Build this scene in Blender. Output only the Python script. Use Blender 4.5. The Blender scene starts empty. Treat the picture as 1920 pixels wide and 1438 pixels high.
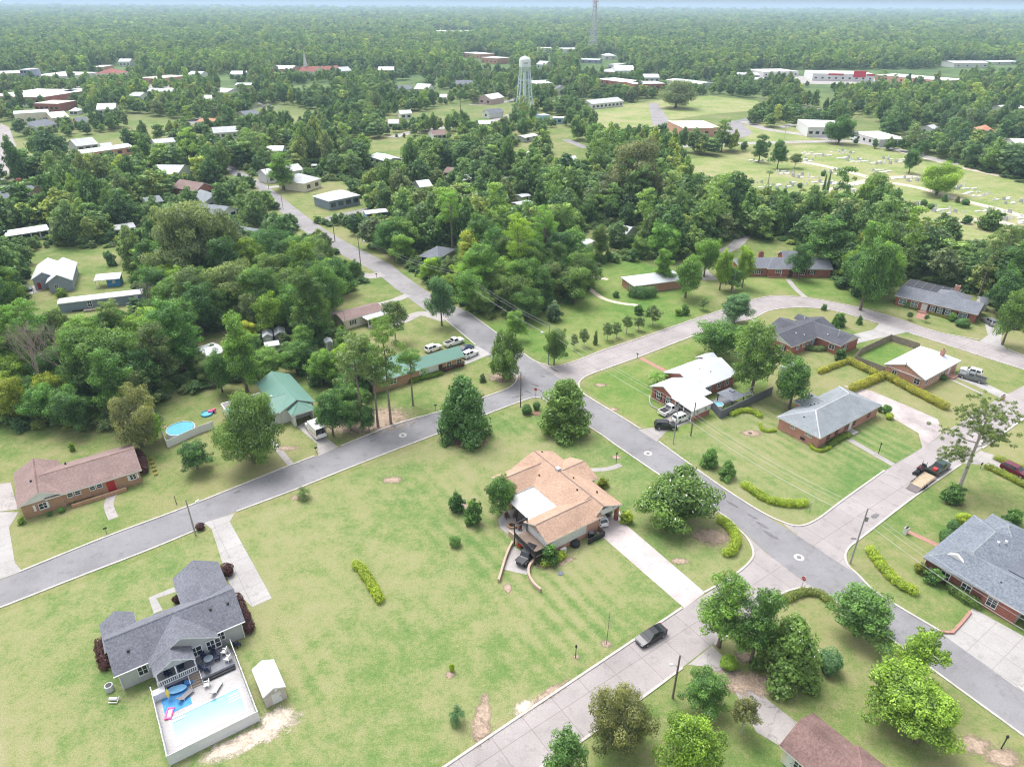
import bpy, math, random
import numpy as np
from mathutils import Vector, Matrix
from mathutils.geometry import tessellate_polygon

SC = bpy.context.scene
COL = SC.collection
R = math.radians
# ------------------------------------------------------------------ camera
CAM_H = 76.0
FPX = 1281.0                      # focal length in photo pixels (photo is 1920 wide)
PITCH, ROLL = R(28.9), R(0.3)
_f = Vector((0, math.cos(PITCH), -math.sin(PITCH)))
_r0 = Vector((1, 0, 0))
_u0 = Vector((0, math.sin(PITCH), math.cos(PITCH)))
_r = _r0 * math.cos(ROLL) + _u0 * math.sin(ROLL)
_u = _u0 * math.cos(ROLL) - _r0 * math.sin(ROLL)

def at(px, py, z=0.0):
    """the point of the plane at height z seen at photo pixel (px, py)"""
    d = _f + _r * ((px - 960) / FPX) - _u * ((py - 719) / FPX)
    t = (z - CAM_H) / d.z
    return Vector((0, 0, CAM_H)) + d * t

def proj(p):
    v = Vector(p) - Vector((0, 0, CAM_H))
    w = v.dot(_f)
    return 960 + FPX * v.dot(_r) / w, 719 - FPX * v.dot(_u) / w

def mpp(p):
    """metres per photo pixel at a point"""
    v = Vector(p) - Vector((0, 0, CAM_H))
    return v.dot(_f) / FPX

def height_at(base, ty):
    """height above base whose top projects to photo row ty"""
    lo, hi = 0.0, 120.0
    for _ in range(40):
        m = (lo + hi) / 2
        if proj((base[0], base[1], m))[1] > ty: lo = m
        else: hi = m
    return lo

cam_d = bpy.data.cameras.new('camera'); cam = bpy.data.objects.new('camera', cam_d)
COL.objects.link(cam); SC.camera = cam
cam_d.sensor_width = 36; cam_d.lens = 36 * FPX / 1920
cam_d.clip_start = 0.5; cam_d.clip_end = 60000
cam.matrix_world = Matrix(((_r.x, _u.x, -_f.x, 0), (_r.y, _u.y, -_f.y, 0), (_r.z, _u.z, -_f.z, CAM_H), (0, 0, 0, 1)))

# ------------------------------------------------------------------ materials
MATS = {}
def new_mat(name):
    m = bpy.data.materials.new(name); m.use_nodes = True
    nt = m.node_tree
    b = nt.nodes['Principled BSDF']
    return m, nt, b

def node(nt, t, **kw):
    n = nt.nodes.new(t)
    for k, v in kw.items(): setattr(n, k, v)
    return n

def pos_of(nt, obj=False):
    if obj: return node(nt, 'ShaderNodeTexCoord').outputs['Object']
    return node(nt, 'ShaderNodeNewGeometry').outputs['Position']

def noise(nt, src, scale, detail=4, rough=.6, stretch=None):
    if stretch:
        mp = node(nt, 'ShaderNodeMapping'); mp.inputs['Scale'].default_value = stretch
        nt.links.new(src, mp.inputs['Vector']); src = mp.outputs['Vector']
    n = node(nt, 'ShaderNodeTexNoise'); n.inputs['Scale'].default_value = scale
    n.inputs['Detail'].default_value = detail; n.inputs['Roughness'].default_value = rough
    nt.links.new(src, n.inputs['Vector'])
    return n.outputs['Fac']

def ramp(nt, fac, stops):
    r = node(nt, 'ShaderNodeValToRGB')
    el = r.color_ramp.elements
    while len(el) < len(stops): el.new(.5)
    for e, (p, c) in zip(el, stops):
        e.position = p; e.color = (*c, 1) if len(c) == 3 else c
    nt.links.new(fac, r.inputs['Fac'])
    return r.outputs['Color']

def mix(nt, a, b, fac, mode='MIX'):
    m = node(nt, 'ShaderNodeMix', data_type='RGBA', blend_type=mode)
    for k, v in ((6, a), (7, b)):
        if isinstance(v, (tuple, list)): m.inputs[k].default_value = (*v[:3], 1)
        else: nt.links.new(v, m.inputs[k])
    if isinstance(fac, (int, float)): m.inputs[0].default_value = fac
    else: nt.links.new(fac, m.inputs[0])
    return m.outputs[2]

def math_n(nt, op, a, b=None):
    m = node(nt, 'ShaderNodeMath', operation=op)
    for i, v in enumerate((a, b)):
        if v is None: continue
        if isinstance(v, (int, float)): m.inputs[i].default_value = v
        else: nt.links.new(v, m.inputs[i])
    return m.outputs[0]

def g3(v): return (v, v, v)

def M(name, col, rough=.75, var=.12, scale=1.5, fine=0, fscale=12, spec=.3, metal=0, bump=0, obj=False):
    """plain procedural surface: base colour varied by a coarse and a fine noise"""
    if name in MATS: return MATS[name]
    m, nt, b = new_mat(name)
    p = pos_of(nt, obj)
    c = mix(nt, g3(1 - var), g3(1 + var), ramp(nt, noise(nt, p, scale), [(.3, g3(0)), (.7, g3(1))]))
    c = mix(nt, col, c, 1.0, 'MULTIPLY')
    if fine:
        f = mix(nt, g3(1 - fine), g3(1 + fine), ramp(nt, noise(nt, p, fscale, 2, .7), [(.35, g3(0)), (.65, g3(1))]))
        c = mix(nt, c, f, 1.0, 'MULTIPLY')
    nt.links.new(c, b.inputs['Base Color'])
    b.inputs['Roughness'].default_value = rough
    b.inputs['Specular IOR Level'].default_value = spec
    b.inputs['Metallic'].default_value = metal
    if bump:
        bn = node(nt, 'ShaderNodeBump'); bn.inputs['Strength'].default_value = bump; bn.inputs['Distance'].default_value = .05
        nt.links.new(noise(nt, p, fscale, 3), bn.inputs['Height']); nt.links.new(bn.outputs[0], b.inputs['Normal'])
    MATS[name] = m
    return m

# ------------------------------------------------------------------ mesh building
class MB:
    def __init__(s): s.v = []; s.f = []; s.m = []
    def add(s, verts, faces, mi=0):
        o = len(s.v); s.v += [tuple(v) for v in verts]
        s.f += [tuple(i + o for i in f) for f in faces]; s.m += [mi] * len(faces)
    def quad(s, a, b, c, d, mi=0): s.add((a, b, c, d), ((0, 1, 2, 3),), mi)
    def box(s, c, size, mi=0, T=None):
        x, y, z = (k / 2 for k in size)
        vs = [Vector((c[0] + i * x, c[1] + j * y, c[2] + k * z)) for k in (-1, 1) for j in (-1, 1) for i in (-1, 1)]
        if T is not None: vs = [T @ v for v in vs]
        s.add(vs, ((0, 2, 3, 1), (4, 5, 7, 6), (0, 1, 5, 4), (2, 6, 7, 3), (0, 4, 6, 2), (1, 3, 7, 5)), mi)
    def prism(s, bottom, top, mi=0, cap=True, mtop=None):
        n = len(bottom); o = len(s.v)
        s.v += [tuple(v) for v in bottom] + [tuple(v) for v in top]
        fs = [(o + i, o + (i + 1) % n, o + n + (i + 1) % n, o + n + i) for i in range(n)]
        s.f += fs; s.m += [mi] * n
        if cap:
            s.f.append(tuple(o + n + i for i in range(n))); s.m.append(mi if mtop is None else mtop)
            s.f.append(tuple(o + i for i in reversed(range(n)))); s.m.append(mi)
    def tube(s, pts, rad, n=6, mi=0, cap=True):
        pts = [Vector(p) for p in pts]
        if isinstance(rad, (int, float)): rad = [rad] * len(pts)
        o = len(s.v); up = None
        for i, p in enumerate(pts):
            d = (pts[min(i + 1, len(pts) - 1)] - pts[max(i - 1, 0)])
            d = d.normalized() if d.length > 1e-9 else Vector((0, 0, 1))
            ref = Vector((0, 0, 1)) if abs(d.z) < .9 else Vector((1, 0, 0))
            a = d.cross(ref).normalized(); b = d.cross(a)
            for k in range(n):
                t = 2 * math.pi * k / n
                s.v.append(tuple(p + (a * math.cos(t) + b * math.sin(t)) * rad[i]))
        for i in range(len(pts) - 1):
            for k in range(n):
                s.f.append((o + i * n + k, o + i * n + (k + 1) % n, o + (i + 1) * n + (k + 1) % n, o + (i + 1) * n + k)); s.m.append(mi)
        if cap:
            s.f.append(tuple(o + k for k in range(n))); s.m.append(mi)
            e = o + (len(pts) - 1) * n
            s.f.append(tuple(e + k for k in reversed(range(n)))); s.m.append(mi)
    def cyl(s, c, r, h, n=16, mi=0, r2=None):
        c = Vector(c); r2 = r if r2 is None else r2
        b = [c + Vector((r * math.cos(2 * math.pi * k / n), r * math.sin(2 * math.pi * k / n), 0)) for k in range(n)]
        t = [c + Vector((r2 * math.cos(2 * math.pi * k / n), r2 * math.sin(2 * math.pi * k / n), h)) for k in range(n)]
        s.prism(b, t, mi)
    def lathe(s, c, prof, n=20, mi=0):
        c = Vector(c); o = len(s.v)
        for r, z in prof:
            for k in range(n):
                t = 2 * math.pi * k / n
                s.v.append((c.x + r * math.cos(t), c.y + r * math.sin(t), c.z + z))
        for i in range(len(prof) - 1):
            for k in range(n):
                s.f.append((o + i * n + k, o + i * n + (k + 1) % n, o + (i + 1) * n + (k + 1) % n, o + (i + 1) * n + k)); s.m.append(mi)
    def sheet(s, pts, z, mi=0):
        """flat polygon (any outline) at height z"""
        ps = [Vector((p[0], p[1], z)) for p in pts]
        o = len(s.v); s.v += [tuple(p) for p in ps]
        area = sum(ps[i].x * ps[(i + 1) % len(ps)].y - ps[(i + 1) % len(ps)].x * ps[i].y for i in range(len(ps)))
        for t in tessellate_polygon([ps]):
            a, b, c = t
            n = (ps[b] - ps[a]).cross(ps[c] - ps[a])
            if n.z < 0: a, c = c, a
            s.f.append((o + a, o + b, o + c)); s.m.append(mi)
    def build(s, name, mats, parent=None, smooth=False, world=True):
        me = bpy.data.meshes.new(name)
        vs = s.v
        if parent is not None and world:
            im = parent.matrix_world.inverted()
            vs = [im @ Vector(v) for v in vs]
        me.from_pydata([tuple(v) for v in vs], [], s.f)
        if not isinstance(mats, (list, tuple)): mats = [mats]
        for m in mats: me.materials.append(m)
        me.polygons.foreach_set('material_index', s.m)
        if smooth: me.polygons.foreach_set('use_smooth', [True] * len(me.polygons))
        me.update()
        o = bpy.data.objects.new(name, me); COL.objects.link(o)
        if parent is not None: o.parent = parent
        return o

def tag(o, label=None, cat=None, group=None, kind=None):
    if label: o['label'] = label
    if cat: o['category'] = cat
    if group: o['group'] = group
    if kind: o['kind'] = kind
    return o

def thing(name, label, cat, loc=(0, 0, 0), rz=0.0, group=None):
    o = bpy.data.objects.new(name, None); COL.objects.link(o)
    o.empty_display_size = .5
    o.location = loc; o.rotation_euler = (0, 0, rz)
    o.matrix_world = Matrix.Translation(Vector(loc)) @ Matrix.Rotation(rz, 4, 'Z')
    return tag(o, label, cat, group)

def copy_tree(o, parent=None):
    c = o.copy(); COL.objects.link(c)
    if parent is not None: c.parent = parent
    for ch in list(o.children): copy_tree(ch, c)
    return c

def structure(name, mb, mats):
    return tag(mb.build(name, mats), kind='structure')

def smooth_line(pts, n=6):
    """Catmull-Rom through world points"""
    pts = [Vector(p) for p in pts]
    out = []
    for i in range(len(pts) - 1):
        p0 = pts[max(i - 1, 0)]; p1 = pts[i]; p2 = pts[i + 1]; p3 = pts[min(i + 2, len(pts) - 1)]
        for k in range(n):
            t = k / n
            out.append(.5 * ((2 * p1) + (p2 - p0) * t + (2 * p0 - 5 * p1 + 4 * p2 - p3) * t * t + (3 * p1 - p0 - 3 * p2 + p3) * t ** 3))
    out.append(pts[-1])
    return out

def px_line(pts, n=6, z=0):
    return smooth_line([at(x, y, z) for x, y in pts], n)

def offset(line, d):
    """polyline moved sideways by d (left positive)"""
    out = []
    for i, p in enumerate(line):
        t = line[min(i + 1, len(line) - 1)] - line[max(i - 1, 0)]
        t.z = 0; t.normalize()
        out.append(p + Vector((-t.y, t.x, 0)) * d)
    return out

def inside(p, poly):
    x, y = p[0], p[1]; c = False; j = len(poly) - 1
    for i in range(len(poly)):
        xi, yi = poly[i][0], poly[i][1]; xj, yj = poly[j][0], poly[j][1]
        if (yi > y) != (yj > y) and x < (xj - xi) * (y - yi) / (yj - yi) + xi: c = not c
        j = i
    return c

# ------------------------------------------------------------------ render, sky, sun
SC.view_settings.view_transform = 'Standard'; SC.view_settings.look = 'None'
SC.view_settings.exposure = 1.04; SC.view_settings.gamma = 1.0
SC.render.engine = 'CYCLES'
cy = SC.cycles
cy.max_bounces = 4; cy.diffuse_bounces = 3; cy.glossy_bounces = 2; cy.transmission_bounces = 2; cy.volume_bounces = 0; cy.transparent_max_bounces = 8
cy.use_denoising = True; cy.filter_width = 1.1; cy.caustics_reflective = False; cy.caustics_refractive = False
SUN_EL, SUN_AZ = R(64), R(-38)
W = bpy.data.worlds.new('World'); SC.world = W; W.use_nodes = True
wn = W.node_tree; bg = wn.nodes['Background']
sky = node(wn, 'ShaderNodeTexSky', sky_type='NISHITA'); sky.sun_disc = False
sky.sun_elevation = SUN_EL; sky.sun_rotation = SUN_AZ
sky.air_density = 1.0; sky.dust_density = 4.0; sky.ozone_density = 1.0
hs = node(wn, 'ShaderNodeHueSaturation'); hs.inputs['Saturation'].default_value = .28
wn.links.new(sky.outputs[0], hs.inputs['Color']); wn.links.new(hs.outputs[0], bg.inputs['Color'])
bg.inputs['Strength'].default_value = .15
sl = bpy.data.lights.new('sun', 'SUN'); sl.energy = 1.25; sl.angle = R(28); sl.color = (1, .98, .965)
so = bpy.data.objects.new('sun', sl); COL.objects.link(so)
sd = Vector((math.sin(SUN_AZ) * math.cos(SUN_EL), math.cos(SUN_AZ) * math.cos(SUN_EL), math.sin(SUN_EL)))
so.rotation_euler = sd.to_track_quat('Z', 'Y').to_euler()
so.location = (0, 0, 300)
# ================================================================== ground and roads
def grass_col(nt, p, a, b, c, dry=.5, stripes=None):
    big = noise(nt, p, .035, 6, .68); mid = noise(nt, p, .3, 6, .78); fin = noise(nt, p, 1.7, 5, .85)
    s = math_n(nt, 'ADD', math_n(nt, 'MULTIPLY', big, .42), math_n(nt, 'ADD', math_n(nt, 'MULTIPLY', mid, .32), math_n(nt, 'MULTIPLY', fin, .26)))
    if stripes is not None:
        mp = node(nt, 'ShaderNodeMapping'); mp.inputs['Rotation'].default_value = (0, 0, stripes); nt.links.new(p, mp.inputs['Vector'])
        w = node(nt, 'ShaderNodeTexWave'); w.inputs['Scale'].default_value = .13; w.inputs['Distortion'].default_value = 4; w.inputs['Detail'].default_value = 3; w.inputs['Detail Scale'].default_value = .3
        nt.links.new(mp.outputs['Vector'], w.inputs['Vector'])
        am = ramp(nt, noise(nt, p, .02, 2), [(.46, g3(.0)), (.62, g3(.075))])
        s = math_n(nt, 'ADD', s, math_n(nt, 'MULTIPLY', math_n(nt, 'SUBTRACT', w.outputs['Fac'], .5), am))
    col = ramp(nt, s, [(.4, a), (.468, b), (.495 + .06 * dry, c), (.61, (c[0] * 1.2, c[1] * 1.08, c[2] * 1.35))])
    bl = mix(nt, g3(.72), g3(1.22), ramp(nt, noise(nt, p, 6, 3, .9), [(.36, g3(0)), (.64, g3(1))]))
    col = mix(nt, col, bl, 1, 'MULTIPLY')
    worn = ramp(nt, noise(nt, p, .12, 7, .75), [(.66, g3(0)), (.76, g3(.55))])
    return mix(nt, col, (.3, .245, .16), worn)
def grass_mat(name, a, b, c, dry=.5, stripes=None):
    m, nt, bs = new_mat(name)
    p = pos_of(nt)
    nt.links.new(grass_col(nt, p, a, b, c, dry, stripes), bs.inputs['Base Color'])
    bs.inputs['Roughness'].default_value = .95; bs.inputs['Specular IOR Level'].default_value = .1
    bn = node(nt, 'ShaderNodeBump'); bn.inputs['Strength'].default_value = .6; bn.inputs['Distance'].default_value = .12
    nt.links.new(noise(nt, p, 4, 4, .8), bn.inputs['Height']); nt.links.new(bn.outputs[0], bs.inputs['Normal'])
    return m
G_DRY = grass_mat('lawn_dry', (.096, .182, .05), (.166, .226, .076), (.246, .262, .115), .4, R(-35))
G_MID = grass_mat('lawn_mid', (.09, .178, .048), (.156, .22, .072), (.234, .254, .11), .5, R(-35))
G_LUSH = grass_mat('lawn_lush', (.08, .175, .035), (.13, .215, .05), (.21, .25, .085), .8)
G_PALE = grass_mat('lawn_pale', (.14, .22, .06), (.215, .275, .09), (.31, .31, .15), .6)
# one sheet to the horizon: grassy near the town, woodland floor farther out
def ground_mat():
    m, nt, bs = new_mat('ground')
    p = pos_of(nt)
    near = grass_col(nt, p, (.09, .165, .042), (.155, .208, .065), (.235, .24, .105), .5)
    far = ramp(nt, noise(nt, p, .02, 6, .7), [(.4, (.06, .11, .04)), (.6, (.12, .18, .065))])
    ln = node(nt, 'ShaderNodeVectorMath', operation='LENGTH'); nt.links.new(p, ln.inputs[0])
    t = node(nt, 'ShaderNodeMapRange'); t.inputs[1].default_value = 500; t.inputs[2].default_value = 900
    nt.links.new(ln.outputs['Value'], t.inputs[0])
    nt.links.new(mix(nt, near, far, t.outputs[0]), bs.inputs['Base Color'])
    bs.inputs['Roughness'].default_value = .95; bs.inputs['Specular IOR Level'].default_value = .1
    return m
g = MB(); N = 96
rings = [0, 60, 150, 400, 1200, 4000, 12000, 26000]
for i, rr in enumerate(rings[1:]):
    for k in range(N):
        a0, a1 = 2 * math.pi * k / N, 2 * math.pi * (k + 1) / N
        r0 = rings[i]
        P = lambda r, a: (r * math.cos(a), r * math.sin(a), 0)
        if r0 == 0: g.add([(0, 0, 0), P(rr, a0), P(rr, a1)], [(0, 1, 2)])
        else: g.quad(P(r0, a0), P(rr, a0), P(rr, a1), P(r0, a1))
structure('ground', g, ground_mat())

def road_mat(name, col, dark, crack=.5, joints=None):
    m, nt, b = new_mat(name)
    p = pos_of(nt)
    c = mix(nt, dark, col, ramp(nt, noise(nt, p, .12, 6, .65), [(.32, g3(0)), (.62, g3(1))]))
    fn = mix(nt, g3(.84), g3(1.14), ramp(nt, noise(nt, p, 5, 4, .8), [(.3, g3(0)), (.7, g3(1))]))
    c = mix(nt, c, fn, 1, 'MULTIPLY')
    st = mix(nt, g3(.8), g3(1.0), ramp(nt, noise(nt, p, .5, 5, .7), [(.36, g3(0)), (.46, g3(1))]))
    c = mix(nt, c, st, .7, 'MULTIPLY')
    # thin wandering cracks
    v = node(nt, 'ShaderNodeTexVoronoi', feature='DISTANCE_TO_EDGE'); v.inputs['Scale'].default_value = .16
    wv = node(nt, 'ShaderNodeVectorMath', operation='ADD')
    nz = node(nt, 'ShaderNodeTexNoise'); nz.inputs['Scale'].default_value = .6; nz.inputs['Detail'].default_value = 4
    nt.links.new(p, nz.inputs['Vector'])
    sc = node(nt, 'ShaderNodeVectorMath', operation='SCALE'); sc.inputs['Scale'].default_value = 3.0
    nt.links.new(nz.outputs['Color'], sc.inputs[0]); nt.links.new(p, wv.inputs[0]); nt.links.new(sc.outputs[0], wv.inputs[1])
    nt.links.new(wv.outputs[0], v.inputs['Vector'])
    ck = ramp(nt, v.outputs['Distance'], [(.0, g3(1 - crack)), (.012, g3(1))])
    c = mix(nt, c, ck, 1, 'MULTIPLY')
    if joints:
        mp = node(nt, 'ShaderNodeMapping'); mp.inputs['Rotation'].default_value = (0, 0, R(-35)); nt.links.new(p, mp.inputs['Vector'])
        bt = node(nt, 'ShaderNodeTexBrick', offset=0.0); bt.inputs['Scale'].default_value = joints; bt.inputs['Mortar Size'].default_value = .006; bt.inputs['Row Height'].default_value = .5; bt.inputs['Color1'].default_value = (1, 1, 1, 1); bt.inputs['Color2'].default_value = (.94, .94, .94, 1); bt.inputs['Mortar'].default_value = (.72, .7, .68, 1)
        nt.links.new(mp.outputs['Vector'], bt.inputs['Vector']); c = mix(nt, c, bt.outputs['Color'], 1, 'MULTIPLY')
    nt.links.new(c, b.inputs['Base Color'])
    b.inputs['Roughness'].default_value = .9; b.inputs['Specular IOR Level'].default_value = .2
    return m
ASPH = road_mat('asphalt', (.25, .246, .256), (.19, .186, .194), .1)
ASPH_OLD = road_mat('asphalt_old', (.3, .285, .29), (.225, .213, .217), .12)
ASPH_DARK = road_mat('asphalt_dark', (.2, .19, .2), (.13, .125, .13), .4)
CONC_RD = road_mat('road_concrete', (.375, .34, .336), (.3, .272, .268), .07, .11)
CONC = road_mat('concrete', (.41, .385, .37), (.33, .305, .295), .12, .16)
CONC_W = road_mat('concrete_pale', (.41, .395, .385), (.34, .325, .315), .08, .15)
CONC_D = road_mat('concrete_worn', (.4, .37, .36), (.27, .25, .245), .35)
KERB = M('kerb_concrete', (.46, .43, .4), .9, .15, .8, .18, 6)
SOIL = M('bare_soil', (.33, .25, .19), .95, .25, .5, .25, 3)
MULCH = M('mulch', (.2, .12, .085), .95, .25, 1.2, .3, 5)
SAND = M('sandy_soil', (.55, .47, .38), .95, .2, .5, .25, 3)
PAVER = M('brick_paving', (.36, .2, .16), .9, .15, 2, .2, 8)

def poly(name, pts, z, mat, sm=True, n=5):
    w = px_line(list(pts) + [pts[0]], n)[:-1] if sm else [at(x, y) for x, y in pts]
    mb = MB(); mb.sheet(w, z); return structure(name, mb, mat), w
def band(name, left, right, z, mat, n=6):
    l = px_line(left, n); r = px_line(right, n)
    mb = MB(); mb.sheet(l + r[::-1], z); return structure(name, mb, mat), l + r[::-1]
def path(name, pts, width, z, mat, n=6):
    c = px_line(pts, n); l = offset(c, width / 2); r = offset(c, -width / 2)
    mb = MB()
    for i in range(len(c) - 1): mb.quad(Vector((l[i].x, l[i].y, z)), Vector((r[i].x, r[i].y, z)), Vector((r[i + 1].x, r[i + 1].y, z)), Vector((l[i + 1].x, l[i + 1].y, z)))
    return structure(name, mb, mat), l + r[::-1]
NOTREE = []          # world polygons where no woodland tree may stand
def road(*a, **k):
    NOTREE.append(band(*a, **k)[1])

# the streets (left edge, right edge as seen in the photo)
A_UP = [(-60, 1106), (37, 1073), (200, 1007), (353, 950), (527, 880), (640, 837), (740, 797), (833, 770), (930, 738), (970, 716)]
A_LO = [(-60, 1158), (0, 1138), (153, 1078), (273, 1032), (367, 993), (443, 958), (553, 917), (640, 882), (740, 843), (827, 810), (920, 773), (980, 751), (1030, 745)]
road('road', A_UP, A_LO, .008, ASPH)
B_SW = [(837, 600), (893, 647), (945, 693), (985, 725), (1040, 765), (1117, 807), (1160, 837), (1253, 900), (1360, 967), (1430, 1030), (1500, 1085), (1570, 1128), (1663, 1191), (1773, 1271), (1920, 1378), (2010, 1445)]
B_NE = [(873, 583), (933, 627), (980, 663), (1030, 697), (1083, 732), (1100, 742), (1160, 780), (1233, 828), (1280, 862), (1347, 910), (1420, 957), (1480, 994), (1550, 1040), (1607, 1078), (1647, 1115), (1763, 1185), (1907, 1288), (2010, 1362)]
road('road', B_SW, B_NE, .016, ASPH)
BO_SW = [(345, 252), (392, 296), (430, 325), (480, 352), (520, 392), (565, 430), (640, 477), (697, 507), (750, 547), (800, 583), (837, 600)]
BO_NE = [(362, 250), (408, 290), (447, 318), (503, 350), (555, 391), (600, 424), (660, 460), (727, 493), (755, 514), (807, 550), (873, 583)]
road('road', BO_SW, BO_NE, .012, ASPH_OLD)
C_UP = [(1015, 684), (1037, 688), (1073, 680), (1133, 657), (1200, 635), (1280, 607), (1340, 585), (1423, 560), (1467, 555), (1513, 558), (1560, 566), (1613, 578), (1680, 597), (1753, 620), (1837, 640), (1880, 653), (1920, 667), (2020, 698)]
C_LO = [(1075, 735), (1084, 722), (1090, 711), (1113, 699), (1200, 668), (1280, 637), (1350, 611), (1410, 597), (1440, 583), (1480, 577), (1520, 577), (1567, 583), (1647, 607), (1707, 625), (1780, 648), (1847, 670), (1920, 693), (2020, 726)]
road('road', C_UP, C_LO, .010, CONC_RD)
D_UP = [(760, 1490), (837, 1438), (960, 1355), (1120, 1248), (1280, 1141), (1377, 1080), (1440, 1040), (1490, 1005), (1533, 975), (1580, 940), (1673, 873), (1723, 843), (1800, 792), (1867, 750), (1920, 723), (2010, 675)]
D_LO = [(940, 1490), (1010, 1438), (1077, 1395), (1200, 1308), (1280, 1250), (1335, 1208), (1420, 1150), (1500, 1090), (1560, 1052), (1620, 1004), (1713, 930), (1800, 870), (1837, 843), (1920, 783), (2010, 725)]
road('road', D_UP, D_LO, .012, CONC_RD)
# rounded street corners
def corner(pts, mat, z=.006): poly('road_corner', pts, z, mat, False)
corner([(1360, 967), (1383, 990), (1402, 1008), (1414, 1033), (1409, 1052), (1377, 1080), (1420, 1060), (1440, 1040)], CONC_RD, .005)
corner([(1467, 980), (1500, 987), (1533, 975), (1510, 1000), (1490, 1000)], CONC_RD, .005)
corner([(1640, 990), (1613, 1007), (1592, 1023), (1583, 1040), (1588, 1060), (1607, 1078), (1570, 1065), (1560, 1040)], CONC_RD, .005)
corner([(1420, 1150), (1445, 1126), (1460, 1115), (1480, 1105), (1513, 1101), (1547, 1111), (1570, 1128), (1500, 1085), (1460, 1090)], CONC_RD, .005)
corner([(930, 738), (958, 726), (970, 712), (968, 700), (950, 685), (1000, 705), (990, 735)], ASPH, .006)
corner([(977, 752), (1000, 745), (1020, 748), (1040, 762), (1050, 750), (1010, 735)], ASPH, .006)
corner([(1090, 711), (1084, 722), (1090, 734), (1101, 744), (1085, 745), (1075, 725)], CONC_RD, .006)
corner([(980, 663), (1003, 678), (1023, 685), (1037, 688), (1060, 684), (1050, 705), (1020, 700)], CONC_RD, .006)

# kerbs, broken at the driveways
def kerb(pts, side=1, w=.32, h=.12, n=6):
    c = px_line(pts, n); o = offset(c, w * side)
    mb = MB()
    if side > 0: c, o = c, o
    for i in range(len(c) - 1):
        a, b, d, e = c[i], c[i + 1], o[i + 1], o[i]
        lo = [(p.x, p.y, -.05) for p in (a, b, d, e)]; hi = [(p.x, p.y, h) for p in (a, b, d, e)]
        mb.add(lo + hi, ((0, 1, 5, 4), (2, 3, 7, 6), (4, 5, 6, 7), (3, 0, 4, 7), (1, 2, 6, 5)))
    return structure('kerb', mb, KERB)
kerb(A_UP[1:5], 1); kerb([(527, 880), (590, 856)], 1); kerb([(640, 837), (740, 797), (833, 770), (930, 738), (958, 726), (970, 712), (968, 700), (955, 690)], 1)
kerb([(-60, 1158), (0, 1138), (153, 1078), (273, 1032), (367, 993), (384, 985)], -1)
kerb([(443, 958), (553, 917), (640, 882), (740, 843), (827, 810), (920, 773), (977, 752), (1000, 745), (1020, 748), (1040, 762), (1117, 807), (1160, 837), (1253, 900), (1360, 967), (1383, 990), (1402, 1008), (1414, 1033), (1409, 1052), (1377, 1080), (1322, 1112)], -1)
kerb([(1280, 1141), (1120, 1248), (960, 1355), (837, 1438), (760, 1490)], -1)
kerb([(837, 600), (893, 647)], -1)
kerb([(873, 583), (933, 627), (980, 663), (1003, 678), (1023, 685), (1037, 688), (1073, 680), (1133, 657), (1200, 635), (1280, 607), (1340, 587), (1423, 560), (1467, 556), (1513, 559), (1560, 567), (1613, 578), (1680, 597), (1753, 622), (1837, 638)], 1)
kerb([(1890, 655), (1920, 667), (2020, 700)], 1)
kerb([(1200, 805), (1160, 780), (1101, 744), (1090, 734), (1084, 722), (1090, 711), (1113, 699), (1200, 668), (1280, 637), (1350, 611), (1410, 597), (1440, 583), (1480, 577), (1520, 577), (1567, 583), (1647, 606)], -1)
kerb([(1707, 625), (1780, 648), (1847, 670), (1920, 693), (2020, 726)], -1)
kerb([(1233, 828), (1280, 862), (1347, 910), (1420, 957), (1467, 980), (1500, 987), (1533, 975), (1580, 940), (1660, 883)], 1)
kerb([(1920, 783), (1840, 840)], 1)
kerb([(1800, 870), (1713, 930), (1613, 1007), (1592, 1023), (1583, 1040), (1588, 1060), (1607, 1078), (1647, 1115), (1763, 1185)], 1)
kerb([(1907, 1288), (2010, 1362)], 1)
kerb([(1010, 1438), (1077, 1395), (1200, 1308), (1278, 1250)], -1)
kerb([(1338, 1207), (1400, 1162), (1445, 1126), (1460, 1115), (1480, 1105), (1513, 1101), (1547, 1111), (1570, 1128), (1663, 1191), (1773, 1271), (1920, 1378), (2010, 1445)], -1)

# lawns
poly('lawn', [(150, 1095), (390, 1000), (470, 965), (640, 893), (830, 820), (1000, 757), (1110, 815), (1250, 910), (1350, 975), (1395, 1020), (1390, 1050), (1270, 1130), (1040, 1285), (820, 1430), (700, 1500), (-100, 1500), (-100, 1190)], 0.0022, G_DRY, False)
poly('lawn', [(1100, 712), (1200, 678), (1350, 620), (1440, 660), (1440, 760), (1300, 830), (1240, 815), (1200, 795), (1110, 740)], 0.0034, G_LUSH, False)
poly('lawn', [(860, 590), (1000, 500), (1180, 480), (1330, 560), (1330, 582), (1200, 628), (1075, 672), (1035, 682), (985, 655)], 0.0046, G_LUSH, False)
poly('lawn', [(1390, 510), (1480, 500), (1560, 520), (1660, 560), (1650, 580), (1560, 558), (1470, 548), (1415, 552), (1370, 570)], 0.0058, G_LUSH, False)
poly('lawn', [(1245, 832), (1440, 745), (1640, 790), (1720, 845), (1540, 968), (1490, 982), (1420, 950)], 0.0070, G_MID, False)
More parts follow.
